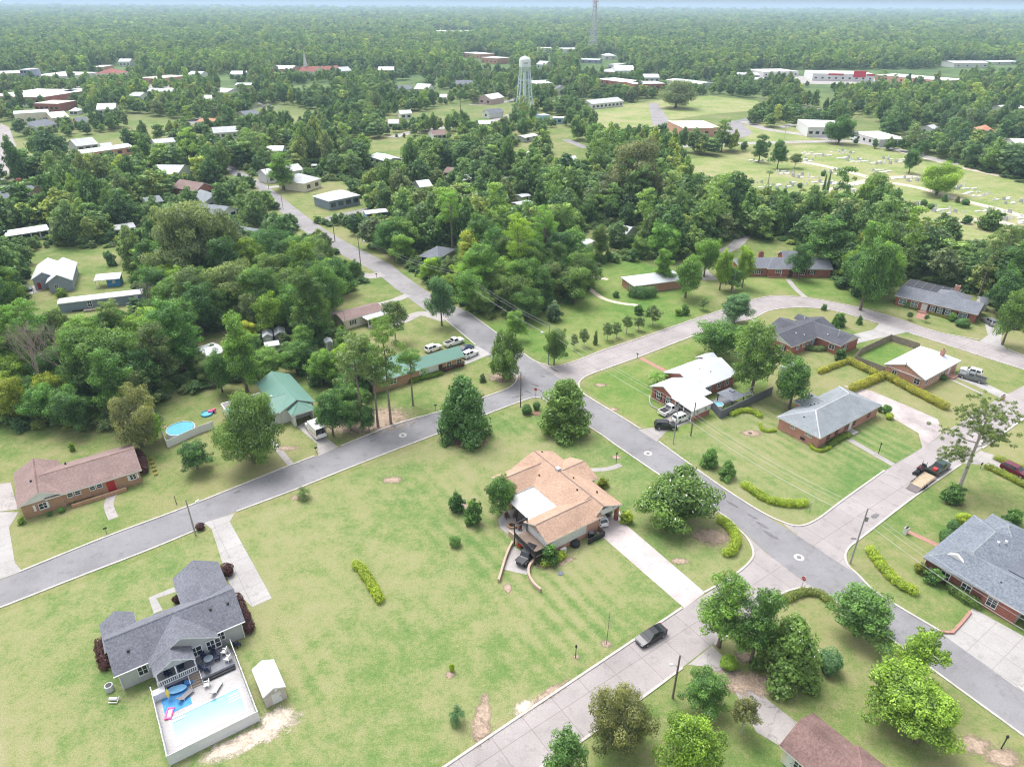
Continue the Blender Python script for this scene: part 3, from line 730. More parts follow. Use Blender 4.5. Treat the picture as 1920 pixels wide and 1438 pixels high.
# ---- red-brown roof house, far left
h3 = house('brown_roof_house', 'tan brick ranch house with long red-brown shingle roof and red door', 'house', (122, 925), 35, 2.8, [
    (-3, 0, 15.0, 10.2, 1.85), (-6.95, -.1, 7.0, 11.9, 1.8, dict(ax='v', gm=True))], SH_BROWN, BRICK_T, gmat=TRIM, cap=SH_MAROON)
b = h3.b
window(h3.t, b[1], 'f', 3.0, 1.2, 1.1, 1.0, shut=False)
part(h3, 'shutter', TRIM, (-4.95, -4.6, .30, .34, .95, 2.15)); part(h3, 'shutter', TRIM, (-3.05, -2.7, .30, .34, .95, 2.15))
for t_ in (3.1, 4.25, 6.5, 7.6): window(h3.t, b[0], 'f', t_, .75, .7, 1.6, mull=0)
door(h3.t, b[0], 'f', 9.3, 1.3, 2.1, DOOR_R); window(h3.t, b[0], 'f', 12.9, .9, .9, 1.2); 
part(h3, 'shutter', TRIM, (9.5, 9.78, .4, .44, 1.1, 2.2)); part(h3, 'shutter', TRIM, (11.0, 11.28, .4, .44, 1.1, 2.2))
part(h3, 'planter_wall', BRICK_T, (.3, 8.8, -.9, -.6, 0, .7)); part(h3, 'porch_floor', CONC, (.3, 8.8, -.6, .4, 0, .12)); vents(h3, [(-4.3, 4.8, 4.3), (1.0, 8.6, 3.6)], s=.3)
# ---- green metal roof house with the above-ground pool
h4 = house('green_roof_house', 'white house with green metal roof and garage beside the round pool', 'house', (546.6, 778.4), 36, 2.9, [
    (-1.7, 2.2, 7.7, 15.4, 1.9, dict(ax='v')), (-.1, -.4, 5.0, 7.0, 1.45, dict(ax='v', ty='hip', nowall=True)), (-10.9, 2.5, 12, 7.7, 1.75)], MT_GREEN, SID_W, cap=MT_GREEN)
part(h4, 'garage_pier', SID_W, (.3, .75, 0, .4, 0, 2.7)); part(h4, 'garage_wall', SID_W, (.3, .42, .4, 3, 0, 2.7)); part(h4, 'garage_wall', SID_W, (4.4, 4.55, .1, 3, 0, 2.7)); part(h4, 'garage_interior', DARKV, (.5, 4.4, 2.95, 3.0, 0, 2.7))
door(h4.t, h4.b[2], 'f', 10.2, .95, 2.0, MT_GREEN); window(h4.t, h4.b[2], 'f', 3, 1.6, 1.2, 1); window(h4.t, h4.b[2], 'f', 7, 1.6, 1.2, 1)
sl_ = [(-10.2 + .32 * k, -10.06 + .32 * k, 10.35, 13.2, 2.62, 2.72) for k in range(25)]
part(h4, 'pergola_roof', M('pergola_slats', (.3, .27, .3), .8, .2, 2), (-10.2, -2.2, 10.3, 13.2, 2.5, 2.56), *sl_); part(h4, 'pergola_frame', TRIM, (-10.4, -10.2, 10.2, 13.4, 2.5, 2.75), (-10.4, -2.0, 13.2, 13.4, 2.5, 2.75), (-10.4, -2, 10.1, 10.28, 2.5, 2.75))
for x in (-10.3, -2.2): part(h4, 'pergola_post', TRIM, (x - .07, x + .07, 13.2, 13.35, 0, 2.5))
vents(h4, [(-1.5, 6.9, 4.6)], TRIM, .35)
# ---- white-roofed brick house with carport
h9 = house('white_roof_house', 'red brick house with long white metal roof and carport by the grey wall', 'house', (1261, 747.8), 35, 2.9, [
    (0, -.8, 9.5, 7.6, 1.7), (6.9, -.6, 13.7, 10.4, 2.1), (-.5, -6.0, 6.5, 6.0, .55, dict(ty='shed', nowall=True)), (6.0, -3.0, 3.0, 3.2, .15, dict(ty='shed', nowall=True)), (19.0, 6.8, 4, 4, 1.0)], MT_WHITE, BRICK_R, gmat=SID_W)
b = h9.b
window(h9.t, b[0], 'l', 2.0, 1.0, 1.5, .8, shut=True); window(h9.t, b[0], 'l', 4.8, 1.0, 1.5, .8, shut=True)
part(h9, 'carport_wall', SID_W, (.2, 5.6, -5.55, -5.4, 1.1, 2.55), (5.5, 5.62, -5.5, -.4, 0, 2.5)); part(h9, 'carport_base', BRICK_R, (.2, 5.62, -5.6, -5.42, 0, 1.1)); window(h9.t, dict(u=.2, v=-5.6, L=6, D=3, ov=0), 'f', 1.5, .5, .8, 1.4); window(h9.t, dict(u=.2, v=-5.6, L=6, D=3, ov=0), 'f', 4.1, .5, .8, 1.4)
part(h9, 'carport_post', TRIM, (-.35, -.2, -5.8, -5.65, 0, 2.7)); part(h9, 'carport_post', TRIM, (-.35, -.2, -1.2, -1.05, 0, 2.8)); part(h9, 'carport_post', TRIM, (-.35, -.2, -3.6, -3.45, 0, 2.75))
for t_ in (1.8, 4.2, 7.6, 10.2): window(h9.t, b[1], 'f', t_, 1.1, 1.3, .9)
door(h9.t, b[1], 'f', 3.0, .9, 2.0, TRIM); vents(h9, [(12.5, 4.0, 4.8), (14.5, 2.4, 4.2), (9.8, 1.2, 3.5)], MT_GALV, .25)
# ---- charcoal-roofed brick house
h10 = house('dark_roof_house', 'red brick house with charcoal L-shaped shingle roof inside the road bend', 'house', (1484.6, 651), 35, 2.9, [
    (0, 0, 19.3, 9.3, 1.8, dict(gm=True)), (10.5, -6.6, 8.8, 12, 1.65, dict(ax='v', gm=True)), (5.6, 5.0, 8.8, 6.2, 1.5, dict(ax='v', gm=True)), (15.6, 6.4, 3.8, 4.2, 1, dict(ax='v'))], SH_DARK, BRICK_R, gmat=SID_W, cap=SH_MID)
b = h10.b
for t_ in (3, 5.4, 7.6): window(h10.t, b[0], 'f', t_, .9, 1.0, 1.2)
window(h10.t, b[1], 'l', 9.0, 1.4, 1.1, 1.1); window(h10.t, b[1], 'f', 2.6, .9, 1.2, 1, shut=True); window(h10.t, b[0], 'l', 6, 1.1, 1.2, 1, shut=True); door(h10.t, b[0], 'f', 9.4, 1.0, 2.1, SID_TL)
vents(h10, [(5.6, 3.0, 4.1), (7.4, 1.8, 3.6), (12.4, -1.5, 3.7), (15.8, 7.6, 4.2)], TRIM, .25); part(h10, 'flue_pipe', MT_GALV, (13.0, 13.25, -4.0, -3.75, 3.2, 5.6), (12.8, 13.45, -4.2, -3.55, 3.3, 3.75), parent=h10.roof)
# ---- white-roofed pink house
h11 = house('pink_house', 'pink brick house with white metal roof and chimney beside hedge', 'house', (1735.5, 713), 35.7, 2.9, [(0, 0, 17, 9.7, 2.0, dict(hr=True, run=4.2))], MT_WHITE, BRICK_S, gmat=SID_W)
b = h11.b
for t_ in (1.6, 4.2, 7.4, 9.8): window(h11.t, b[0], 'f', t_, .9, 1.1, 1.0)
window(h11.t, b[0], 'l', 2.2, 1, 1.1, 1); window(h11.t, b[0], 'l', 7.4, 1.2, 1.2, 1); door(h11.t, b[0], 'f', 12.4, 1, 2.1, TRIM)
chimney(h11, 13.2, 3.1, 5.6, .9, .7, BRICK_P); part(h11, 'porch_post', TRIM, (15.2, 15.3, -.0, .1, 0, 2.8)); part(h11, 'step', PAVER, (11.5, 14.2, -1.4, .4, 0, .3))
part(h11, 'antenna', DARKV, (-.3, -.22, 4.8, 4.88, 4.2, 5.8), (-.6, .1, 4.82, 4.86, 5.2, 5.25))
# ---- grey hip-roofed brick house
h12 = house('grey_hip_roof_house', 'pink brick house with light grey hip roof on the wide corner lawn', 'house', (1538, 822), 35.5, 2.8, [
    (0, 0, 22.4, 9.9, 2.2, dict(ty='hip', run=5.2)), (8.2, 5.5, 6.2, 6.3, 1.5, dict(ax='v', ty='hip', hl=False))], SH_GREY, BRICK_P, cap=SH_PALE)
b = h12.b
for t_ in (4.9, 8.8): window(h12.t, b[0], 'l', 9 - t_ + 3, .75, .55, 1.75)
window(h12.t, b[0], 'l', 6.6, 1.0, .5, 1.8); part(h12, 'crawl_vent', DARKV, (.40, .46, 3.2, 4.2, .3, .9))
for t_ in (3.4, 6.2, 9.9, 12.6, 18): window(h12.t, b[0], 'f', t_, 1.1, 1.4, .8, trim=BRICK_P)
door(h12.t, b[0], 'f', 11.3, 1.0, 2.1, TRIM); part(h12, 'step', CONC, (10.6, 12.6, -1.2, .4, 0, .3))
vents(h12, [(2.6, 5.6, 3.9), (7.9, 7.6, 3.9), (8.7, 7.3, 4.0), (9.4, 6.9, 4.1), (20, 8.2, 3.4)], s=.22)
# ---- slate-roofed house at the right edge
h13 = house('slate_roof_house', 'brick house with blue-grey hip roof and double carport at right edge', 'house', (1730.5, 1043.6), -54, 2.9, [
    (0, 0, 9.2, 16.8, 2.0, dict(ax='v', ty='hip')), (0, 0, 26, 7.4, 2.05, dict(ty='hip', nowall=True)), (1.6, 12, 7.0, 7.6, 1.7, dict(ax='v', ty='hip')), (8.0, 7.0, 9.5, 9, .02, dict(ty='flat', nowall=True)), (16.6, 5.6, 9.4, 11, 1.9, dict(ax='v', ty='hip'))], SH_SLATE, BRICK_R, cap=SH_GREY)
part(h13, 'flat_roof', MEMB_D, (9.0, 17.5, 7.3, 16.0, 3.0, 3.12), parent=h13.roof)
part(h13, 'wall_front', BRICK_R, (.45, 13.2, .45, .6, 0, 2.7)); part(h13, 'carport_wall', SID_W, (13.2, 25.5, 6.2, 6.3, 0, 2.7), (13.05, 13.2, .6, 6.2, 0, 2.7))
for x in (.15, 17.4, 21.6): part(h13, 'porch_post', TRIM, (x, x + .16, .05, .21, 0, 2.75))
mb = MB(); mb.prism([(2.3, 2.0, 4.08), (4.6, 2.0, 4.08), (3.45, 2.0, 4.8)], [(2.3, 2.5, 4.1), (4.6, 2.5, 4.1), (3.45, 2.5, 4.8)]); mb.build('gablet', TRIM, h13.roof, world=False)
for t_ in (3, 6, 9.5): window(h13.t, dict(u=.45, v=.45, L=12, D=5, ov=0), 'f', t_, 1.2, 1.4, .8)
vents(h13, [(5.8, 10.3, 4.6), (6.4, 11.6, 4.5)], TRIM, .35); vents(h13, [(9.6, 2.2, 4.1)], DARKV, .15)
# ---- maroon roof house bottom right
h14 = house('maroon_roof_house', 'pale house with weathered maroon shingle roof at the bottom edge', 'house', (1460.8, 1396.7), -53, 2.8, [
    (0, 0, 9.5, 6.85, 1.65), (5.3, -.1, 12, 7.4, 1.85, dict(hl=True, run=2.2))], SH_MAROON, SID_C, cap=SH_MAROON)
window(h14.t, h14.b[0], 'f', 2, 1, 1.2, 1); door(h14.t, h14.b[0], 'f', .9, .8, 2, TRIM)
# ---- green roof house behind the pines
h6 = house('long_green_roof_house', 'long brick and white house with green metal roof half hidden behind pines', 'house', (784.7, 691.9), 35, 2.8, [
    (-.5, -.3, 12.8, 5.6, 1.6), (-12, -.5, 12.4, 10.2, 2.1, dict(ty='hip'))], MT_GREEN, BRICK_T)
part(h6, 'wall_siding', SID_W, (.2, 5.2, .1, .14, .6, 2.6)); b = h6.b
for t_ in (1.0, 3.6): window(h6.t, b[0], 'f', t_, 1.3, 1.0, 1.0)
for t_ in (8.2, 11.0): window(h6.t, b[0], 'f', t_, 1.3, 1.3, .8, glass=GLASS)
window(h6.t, b[1], 'f', 5, 1.5, 1.2, 1); door(h6.t, b[0], 'f', 5.9, .9, 2.0, SHUT)
# ---- small cream house with porch
h7 = house('cream_bungalow', 'cream bungalow with low purple-brown roof and white porch roof', 'house', (643, 602.8), 40, 2.8, [(0, 0, 12.6, 6.6, .9)], SH_BROWN, SID_C)
part(h7, 'porch_roof', MT_WHITE, (5.6, 12.3, -2.9, .05, 2.5, 2.62)); 
for x in (5.8, 12.0): part(h7, 'porch_post', TRIM, (x, x + .14, -2.8, -2.66, 0, 2.5))
part(h7, 'porch_screen', GLASS, (5.9, 12.0, -2.72, -2.68, .9, 2.4)); part(h7, 'porch_base', SID_W, (5.9, 12, -2.74, -2.66, 0, .9)); window(h7.t, h7.b[0], 'f', 2.6, .8, 1.1, 1, shut=True); door(h7.t, h7.b[0], 'f', 4.3, .9, 2, TRIM)
# ---- charcoal roof long brick house by the bend
h15 = house('long_brick_house', 'long red brick house with dark purple-grey roof and white-trimmed windows', 'house', (1439.5, 504.3), 0, 2.9, [
    (0, 0, 21, 10, 2.2, dict(hl=True, run=3.0)), (-8.6, .9, 13, 9, 2.0, dict(hl=True, run=3.0)), (8, 8, 9, 7.5, 2.2, dict(hl=False))], SH_MID, BRICK_R)
b = h15.b
window(h15.t, b[1], 'f', 5.6, 1.9, 1.3, .9, shut=True, mull=2); window(h15.t, b[0], 'f', 10.9, 1.9, 1.4, .9, shut=True, mull=2); window(h15.t, b[0], 'f', 14.1, 1.1, 1.2, 1.1, shut=True); window(h15.t, b[0], 'f', 3.4, 1.9, .9, 1.4, mull=2)
door(h15.t, b[0], 'f', 7.4, 1.2, 2.2, SHUT); part(h15, 'porch_post', TRIM, (4.6, 4.75, .1, .25, 0, 2.7)); part(h15, 'planter', BRICK_T, (.3, 6.6, -.5, -.1, 0, .5)); chimney(h15, -.2, 7.4, 6.2, 1.5, .9)
# ---- long grey-roofed brick house with white-trimmed windows
h16 = house('grey_roof_ranch', 'red brick ranch with straight blue-grey roof and row of white windows', 'house', (1678, 554), -41.7, 2.9, [
    (0, 0, 21.2, 10.9, 1.75), (8.5, 6, 8.5, 8.5, 1.9, dict(ax='v', ty='hip'))], SH_MID, BRICK_R)
b = h16.b
for t_, w_ in ((1.9, 1.8), (5.0, 1.7), (9.7, 1.2), (11.6, 1.2), (13.6, 1.2), (17.3, 2.0)): window(h16.t, b[0], 'f', t_, w_, 1.5, .7, shut=t_ > 8, glass=GLASS_S)
door(h16.t, b[0], 'f', 7.6, 1.5, 2.2, TRIM); part(h16, 'step', PAVER, (7, 9.2, -1.2, .4, 0, .3)); chimney(h16, 12.8, 13.2, 5.6, 1.4, .8, BRICK_S)
sc_ = thing('screen_enclosure', 'dark mesh pool screen enclosure behind the blue-grey roofed brick ranch', 'screen enclosure', loc(h16, 6, 15), R(-41.7))
MESH = M('screen_mesh', (.055, .058, .07), .8, .15, .8)
lbox(sc_, 'screen_roof', MESH, (-6.5, 7.5, -3.6, 3.4, 2.7, 2.8)); lbox(sc_, 'screen_wall', MESH, (-6.5, 7.5, -3.6, -3.55, 0, 2.7), (-6.5, -6.45, -3.5, 3.4, 0, 2.7), (7.45, 7.5, -3.5, 3.4, 0, 2.7))
lbox(sc_, 'screen_beam', M('screen_beam', (.22, .22, .24), .6), *[(-6.5 + 2.3 * k, -6.4 + 2.3 * k, -3.6, 3.4, 2.8, 2.88) for k in range(7)])
h17 = house('pale_hip_roof_house', 'house with pale grey low hip roof behind big dark shrub', 'house', (1191.7, 536.7), 20, 2.8, [(-.5, 0, 18.5, 8.6, 1.3, dict(ty='hip'))], MT_GALV, BRICK_P)
window(h17.t, h17.b[0], 'l', 4, 1.4, 1.2, 1); window(h17.t, h17.b[0], 'f', 3, 1.4, 1.2, 1)
h18 = house('white_roof_cottage', 'blue-grey cottage with steep white metal roof on the left lawn', 'house', (85, 531.8), 25, 3.3, [(0, 0, 7.0, 18, 2.2, dict(ax='v')), (-4.4, 5, 7, 15, 2.0, dict(ax='v'))], MT_WHITE_Y, SID_B)
window(h18.t, h18.b[0], 'f', 2, .9, 1.3, 1); window(h18.t, h18.b[0], 'r', 4, .9, 1.3, 1); part(h18, 'porch_post', TRIM, (-4.2, -4.05, 2.2, 2.35, 0, 3)); door(h18.t, h18.b[1], 'f', 1.2, .9, 2, DOOR_R)
ht = house('mobile_home', 'long slate blue mobile home with white flat roof', 'mobile home', (106.8, 570), 22, 2.9, [(0, 0, 21.5, 4.4, .35, dict(ov=.15))], MT_WHITE, SID_DB)
window(ht.t, ht.b[0], 'f', 7.6, 1.0, 1.7, .9, trim=TRIM); part(ht, 'skirting', DARKV, (3, 12, -.05, .1, 0, .4)); door(ht.t, ht.b[0], 'f', 19.5, .9, 2, TRIM, .5); part(ht, 'step', WOOD, (6, 9, -1.6, 0, 0, .5))
hb = house('blue_shed', 'bright blue shed under a white lean-to roof', 'shed', (175, 526.8), 18, 2.6, [(0, 0, 7.2, 4.6, .5, dict(ty='shed', nowall=True))], MT_WHITE, SID_BL)
part(hb, 'wall', SID_BL, (3.3, 7.0, .5, 4.2, 0, 2.4)); part(hb, 'post', TRIM, (.2, .35, .2, .35, 0, 2.5)); part(hb, 'post', TRIM, (.2, .35, 4.1, 4.25, 0, 2.9)); window(hb.t, dict(u=3.3, v=.5, L=3.7, D=3.7, ov=0), 'f', 1.9, .6, .6, 1.2)
# ---- garden sheds
def shed(name, label, apx, bpx, yaw, ze, D, rise, roof, wall, ax='v', dpx=None):
    a = at(*apx, ze); b_ = at(*bpx, ze); U = Vector((math.cos(R(yaw)), math.sin(R(yaw)), 0)); L = max(1.5, (b_ - a).dot(U))
    h = house(name, label, 'shed', apx, yaw, ze, [(0, 0, L, D, rise, dict(ax=ax, ov=.12))], roof, wall)
    door(h.t, h.b[0], 'f', L * .5, min(1.1, L * .5), 1.8, SID_W if wall is not SID_W else SID_G, .08)
    return h
sh = shed('garden_shed', 'tan garden shed with white metal roof beside the pool fence', (492.7, 1308), (534.4, 1283), 34, 2.2, 4.9, .75, MT_WHITE_Y, M('shed_tan', (.5, .45, .42), .7, .06, .6))
vents(sh, [(1.6, -.02 + .1, 2.5)], TRIM, .3)
shed('garden_shed', 'grey metal shed with pale arched roof, left one of the backyard pair', (492, 633), (511, 626), 20, 2.3, 4.2, .8, MT_GALV, SID_G)
shed('garden_shed', 'taupe metal shed with pale roof, right one of the backyard pair', (514, 629), (535, 622), 20, 2.3, 4.2, .8, MT_GALV, SID_GB)
shed('garden_shed', 'low taupe shed with white roof in front of two metal sheds', (497, 651), (523, 642), 25, 2.2, 3.0, .5, MT_WHITE, SID_GB, 'u')
shed('garden_shed', 'small white shed beside the vine-draped shrubs near the cream bungalow', (610, 644), (624, 640), 25, 2.1, 2.6, .5, MT_GALV, SID_W)
shed('garden_shed', 'white wooden shed with little window in the clearing behind the central woods', (1081, 455), (1092, 462), -40, 2.3, 5.5, .5, MT_WHITE_Y, SID_W, 'v')
shed('garden_shed', 'white cottage-like shed behind the blue-grey roofed ranch driveway', (1838, 566), (1856, 571), -20, 2.6, 4, .9, SH_MID, SID_W, 'u')
shed('garden_shed', 'large white shed in the back yard of the white-roofed brick house', (1488, 700), (1513, 690), 30, 2.4, 4, .5, MT_WHITE, SID_W, 'u')
# ================================================================== trees
def leaf_mat(name, far=False, spread=.35):
    m = bpy.data.materials.new(name); m.use_nodes = True; nt = m.node_tree
    nt.nodes.clear()
    out = node(nt, 'ShaderNodeOutputMaterial')
    oi = node(nt, 'ShaderNodeObjectInfo')
    at_ = node(nt, 'ShaderNodeAttribute', attribute_name='leaf')
    if far:
        base = ramp(nt, oi.outputs['Random'], [(0, (.064, .13, .062)), (.3, (.1, .185, .07)), (.55, (.125, .2, .1)), (.75, (.16, .26, .075)), (.9, (.14, .185, .115)), (1, (.23, .3, .085))])
        lc = noise(nt, oi.outputs['Location'], .0035, 4, .6)
        base = mix(nt, base, (1.4, 1.35, 1.0), ramp(nt, lc, [(.5, g3(0)), (.66, g3(1))]), 'MULTIPLY'); base = mix(nt, base, (.7, .8, 1.0), ramp(nt, lc, [(.34, g3(1)), (.46, g3(0))]), 'MULTIPLY')
    else: base = oi.outputs['Color']
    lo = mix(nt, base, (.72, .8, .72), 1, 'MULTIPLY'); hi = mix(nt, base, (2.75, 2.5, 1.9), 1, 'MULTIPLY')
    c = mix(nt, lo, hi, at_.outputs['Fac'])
    d = node(nt, 'ShaderNodeBsdfDiffuse'); nt.links.new(c, d.inputs['Color'])
    t = node(nt, 'ShaderNodeBsdfTranslucent'); nt.links.new(mix(nt, c, (1.25, 1.2, .7), 1, 'MULTIPLY'), t.inputs['Color'])
    gl = node(nt, 'ShaderNodeBsdfGlossy'); gl.inputs['Roughness'].default_value = .45; gl.inputs['Color'].default_value = (.9, .95, 1, 1)
    s1 = node(nt, 'ShaderNodeMixShader'); s1.inputs[0].default_value = .38
    nt.links.new(d.outputs[0], s1.inputs[1]); nt.links.new(t.outputs[0], s1.inputs[2])
    s2 = node(nt, 'ShaderNodeMixShader'); s2.inputs[0].default_value = .02
    nt.links.new(s1.outputs[0], s2.inputs[1]); nt.links.new(gl.outputs[0], s2.inputs[2])
    nt.links.new(s2.outputs[0], out.inputs['Surface'])
    return m
LEAF = leaf_mat('foliage'); LEAF_FAR = leaf_mat('foliage_far', True)
BARK = M('bark', (.16, .125, .1), .95, .2, 2, .25, 6); BARK_P = M('bark_pine', (.24, .185, .16), .95, .2, 2, .25, 6); BARK_G = M('bark_pale', (.42, .38, .34), .95, .15, 2, .2, 6)
BLOOM = M('blossom_white', (.8, .78, .7), .7, .05, 4); TWIG = M('dead_twigs', (.33, .27, .235), .95, .15, 2)

def leaf_mesh(name, clumps, leaf, dens, seed, flat=.0, asp=.6, mats=None, bloom=0, up=.45, core=.62, shell=.5):
    """crown of leaf-sized rhombs spread through overlapping clumps; clumps = (centre, radii, shade)"""
    rng = np.random.default_rng(seed)
    C = np.array([c for c, r, s in clumps]); RR = np.array([r for c, r, s in clumps]); SH = np.array([s for c, r, s in clumps])
    P, Nn, A = [], [], []
    for i in range(len(C)):
        area = 4 * math.pi * ((RR[i][0] * RR[i][1]) ** 1.6 + 2 * (RR[i][0] * RR[i][2]) ** 1.6) ** (1 / 1.6) / 3 ** (1 / 1.6)
        n = int(dens * area / (leaf * leaf * asp * .5))
        d = rng.normal(size=(n, 3)); d /= np.linalg.norm(d, axis=1)[:, None]
        rad = shell + (1.06 - shell) * rng.random(n) ** .55
        lump = 1 + .16 * np.sin(d @ (rng.normal(size=3) * 4) + rng.random() * 6) + .1 * np.sin(d @ (rng.normal(size=3) * 9))
        p = C[i] + RR[i] * d * (rad * lump)[:, None]
        nn = d * 1.0 + rng.normal(size=(n, 3)) * .42; nn[:, 2] += up
        nn /= np.linalg.norm(nn, axis=1)[:, None]
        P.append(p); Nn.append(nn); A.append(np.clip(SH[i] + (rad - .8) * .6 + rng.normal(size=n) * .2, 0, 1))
    P = np.concatenate(P); Nn = np.concatenate(Nn); A = np.concatenate(A)
    keep = np.ones(len(P), bool)
    for i in range(len(C)):
        q = np.linalg.norm((P - C[i]) / RR[i], axis=1)
        keep &= q > core * .72
    P, Nn, A = P[keep], Nn[keep], A[keep]; n = len(P)
    ref = rng.normal(size=(n, 3)); T = np.cross(Nn, ref); T /= np.linalg.norm(T, axis=1)[:, None] + 1e-9
    B = np.cross(Nn, T)
    L = leaf * (.45 + 1.1 * rng.random(n))[:, None] * .5; Wd = L * asp
    droop = np.zeros((n, 3)); droop[:, 2] = -flat * L[:, 0]
    V = np.empty((n, 4, 3)); V[:, 0] = P - T * L; V[:, 1] = P + B * Wd; V[:, 2] = P + T * L + droop; V[:, 3] = P - B * Wd
    mi = np.zeros(n, np.int32)
    if bloom:
        zn = Nn[:, 2] > .25
        k = rng.choice(np.where(zn)[0], min(bloom, zn.sum()), replace=False); mi[k] = 1
        V[k] = P[k][:, None, :] + np.array([0, 0, .12]) + (V[k] - P[k][:, None, :]) * .75
    me = bpy.data.meshes.new(name)
    me.vertices.add(n * 4); me.vertices.foreach_set('co', V.reshape(-1))
    me.loops.add(n * 4); me.loops.foreach_set('vertex_index', np.arange(n * 4, dtype=np.int32))
    me.polygons.add(n); me.polygons.foreach_set('loop_start', np.arange(0, n * 4, 4, dtype=np.int32)); me.polygons.foreach_set('loop_total', np.full(n, 4, np.int32))
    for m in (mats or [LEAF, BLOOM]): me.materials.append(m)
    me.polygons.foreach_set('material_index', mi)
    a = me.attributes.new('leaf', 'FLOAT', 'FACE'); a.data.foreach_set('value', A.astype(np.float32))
    me.update(); me.validate()
    return me

def clumps_round(rnd, H, W, z0, n, cr=(.2, .3), top=1.0, belly=.5, inner=4):
    """an uneven crown: several boughs (lobes) at different heights, each covered with leaf clumps"""
    out = []; hz = H - z0; asp = hz / W; nl = max(5, int(4.2 * asp + 3.5)); lobes = []
    rt = W * rnd.uniform(.23, .3); lobes.append((rnd.uniform(-.1, .1) * W, rnd.uniform(-.1, .1) * W, H - rt * .85, rt))
    for k in range(nl):
        ph = k * 2.39996 + rnd.uniform(-.45, .45); t = (k + .6) / nl; z = z0 + hz * (.16 + .66 * (1 - t)) + rnd.uniform(-.06, .06) * hz
        rl = W * rnd.uniform(.19, .3); env = W / 2 * (1 - .55 * max(0, (z - z0) / hz - .35) ** 1.3) * rnd.uniform(.82, 1.08)
        lobes.append((math.cos(ph) * max(.1, env - rl), math.sin(ph) * max(.1, env - rl), z, rl))
    per = max(5, int(n * 1.9 / len(lobes)))
    for x, y, z, rl in lobes:
        tint = rnd.choice((-.18, -.05, .05, .2))
        for k in range(per):
            u = rnd.uniform(-.55, 1); ph = k * 2.4 + rnd.uniform(-.6, .6); q = math.sqrt(1 - u * u); f = rnd.uniform(.6, 1.0); rr = rl * rnd.uniform(.3, .52)
            out.append(((x + math.cos(ph) * q * rl * f, y + math.sin(ph) * q * rl * f, z + u * rl * .8 * f), (rr, rr, rr * rnd.uniform(.6, .85)), .42 + tint + rnd.uniform(-.2, .2)))
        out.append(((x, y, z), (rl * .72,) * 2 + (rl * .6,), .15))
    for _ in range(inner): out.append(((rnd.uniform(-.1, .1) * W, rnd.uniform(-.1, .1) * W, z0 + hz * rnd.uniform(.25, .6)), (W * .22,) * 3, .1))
    return out

def trunk_mesh(name, H, r, limbs, seed, mat, lean=0, z0=.35, wide=.3):
    rnd = random.Random(seed); mb = MB()
    pts = [Vector((rnd.uniform(-.1, .1) * i * lean, rnd.uniform(-.1, .1) * i * lean, H * i / 6)) for i in range(7)]
    mb.tube(pts, [r * (1.25 if i == 0 else 1) * (1 - .12 * i) for i in range(7)], 7)
    for k in range(limbs):
        z = H * (z0 + (.95 - z0) * k / max(1, limbs)); ph = k * 2.4 + rnd.uniform(-.5, .5); l = H * wide * rnd.uniform(.6, 1)
        p = Vector((0, 0, z)); d = Vector((math.cos(ph), math.sin(ph), 0))
        i = min(6, int(z / H * 6)); p = pts[i].lerp(pts[min(6, i + 1)], (z / H * 6) % 1)
        mb.tube([p, p + d * l * .5 + Vector((0, 0, l * .25)), p + d * l + Vector((0, 0, l * .5))], [r * .45, r * .3, r * .12], 5)
    me = mb.build(name, mat); d = me.data; bpy.data.objects.remove(me); return d

PROTO = {}
def proto(key, H, W, crown, trunk): PROTO.setdefault(key, []).append((H, W, crown, trunk))
LS, DN = .32, .5
for s in range(4):
    rnd = random.Random(100 + s)
    proto('round', 12, 11.5, leaf_mesh('crown', clumps_round(rnd, 12, 11.5, 2.2, 27), LS, DN, s), trunk_mesh('trunk', 9, .34, 5, s, BARK))
for s in range(3):
    rnd = random.Random(200 + s)
    proto('tall', 17, 9.5, leaf_mesh('crown', clumps_round(rnd, 17, 9.5, 1.4, 36, (.2, .29)), LS, DN, 20 + s), trunk_mesh('trunk', 14, .36, 6, 20 + s, BARK))
for s in range(2):
    rnd = random.Random(300 + s)
    proto('spread', 11, 16, leaf_mesh('crown', clumps_round(rnd, 11, 16, 2.4, 36, (.13, .2), inner=6), LS, DN, 30 + s), trunk_mesh('trunk', 8, .5, 7, 30 + s, BARK, wide=.6))
def clumps_cone(rnd, H, W, n, z0=.3, pw=.55):
    out = []
    for k in range(n):
        t = (k + .5) / n; z = z0 + (H - z0) * t * .93; r = W / 2 * (1 - t) ** pw * .8 + .25; ph = k * 2.4 + rnd.uniform(-.4, .4); rr = W * rnd.uniform(.1, .2) * (1.1 - .4 * t); g_ = rnd.uniform(.55, 1.06)
        out.append(((math.cos(ph) * r * g_, math.sin(ph) * r * g_, z + rr * .3), (rr, rr, rr * .85), .4 + .25 * t + rnd.uniform(-.2, .2)))
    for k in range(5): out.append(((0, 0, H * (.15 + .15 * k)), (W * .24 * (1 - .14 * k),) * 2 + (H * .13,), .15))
    return out
for s in range(3):
    rnd = random.Random(400 + s)
    if s == 2: proto('magnolia', 7.5, 11, leaf_mesh('crown', clumps_round(rnd, 7.5, 11, .2, 30), .34, .6, 42, bloom=260), trunk_mesh('trunk', 6, .22, 3, 42, BARK)); continue
    proto('magnolia', 11, 8.4, leaf_mesh('crown', clumps_cone(rnd, 11, 8.4, 54), .36, .78, 40 + s, bloom=(70, 45, 200)[s]), trunk_mesh('trunk', 8, .22, 3, 40 + s, BARK))
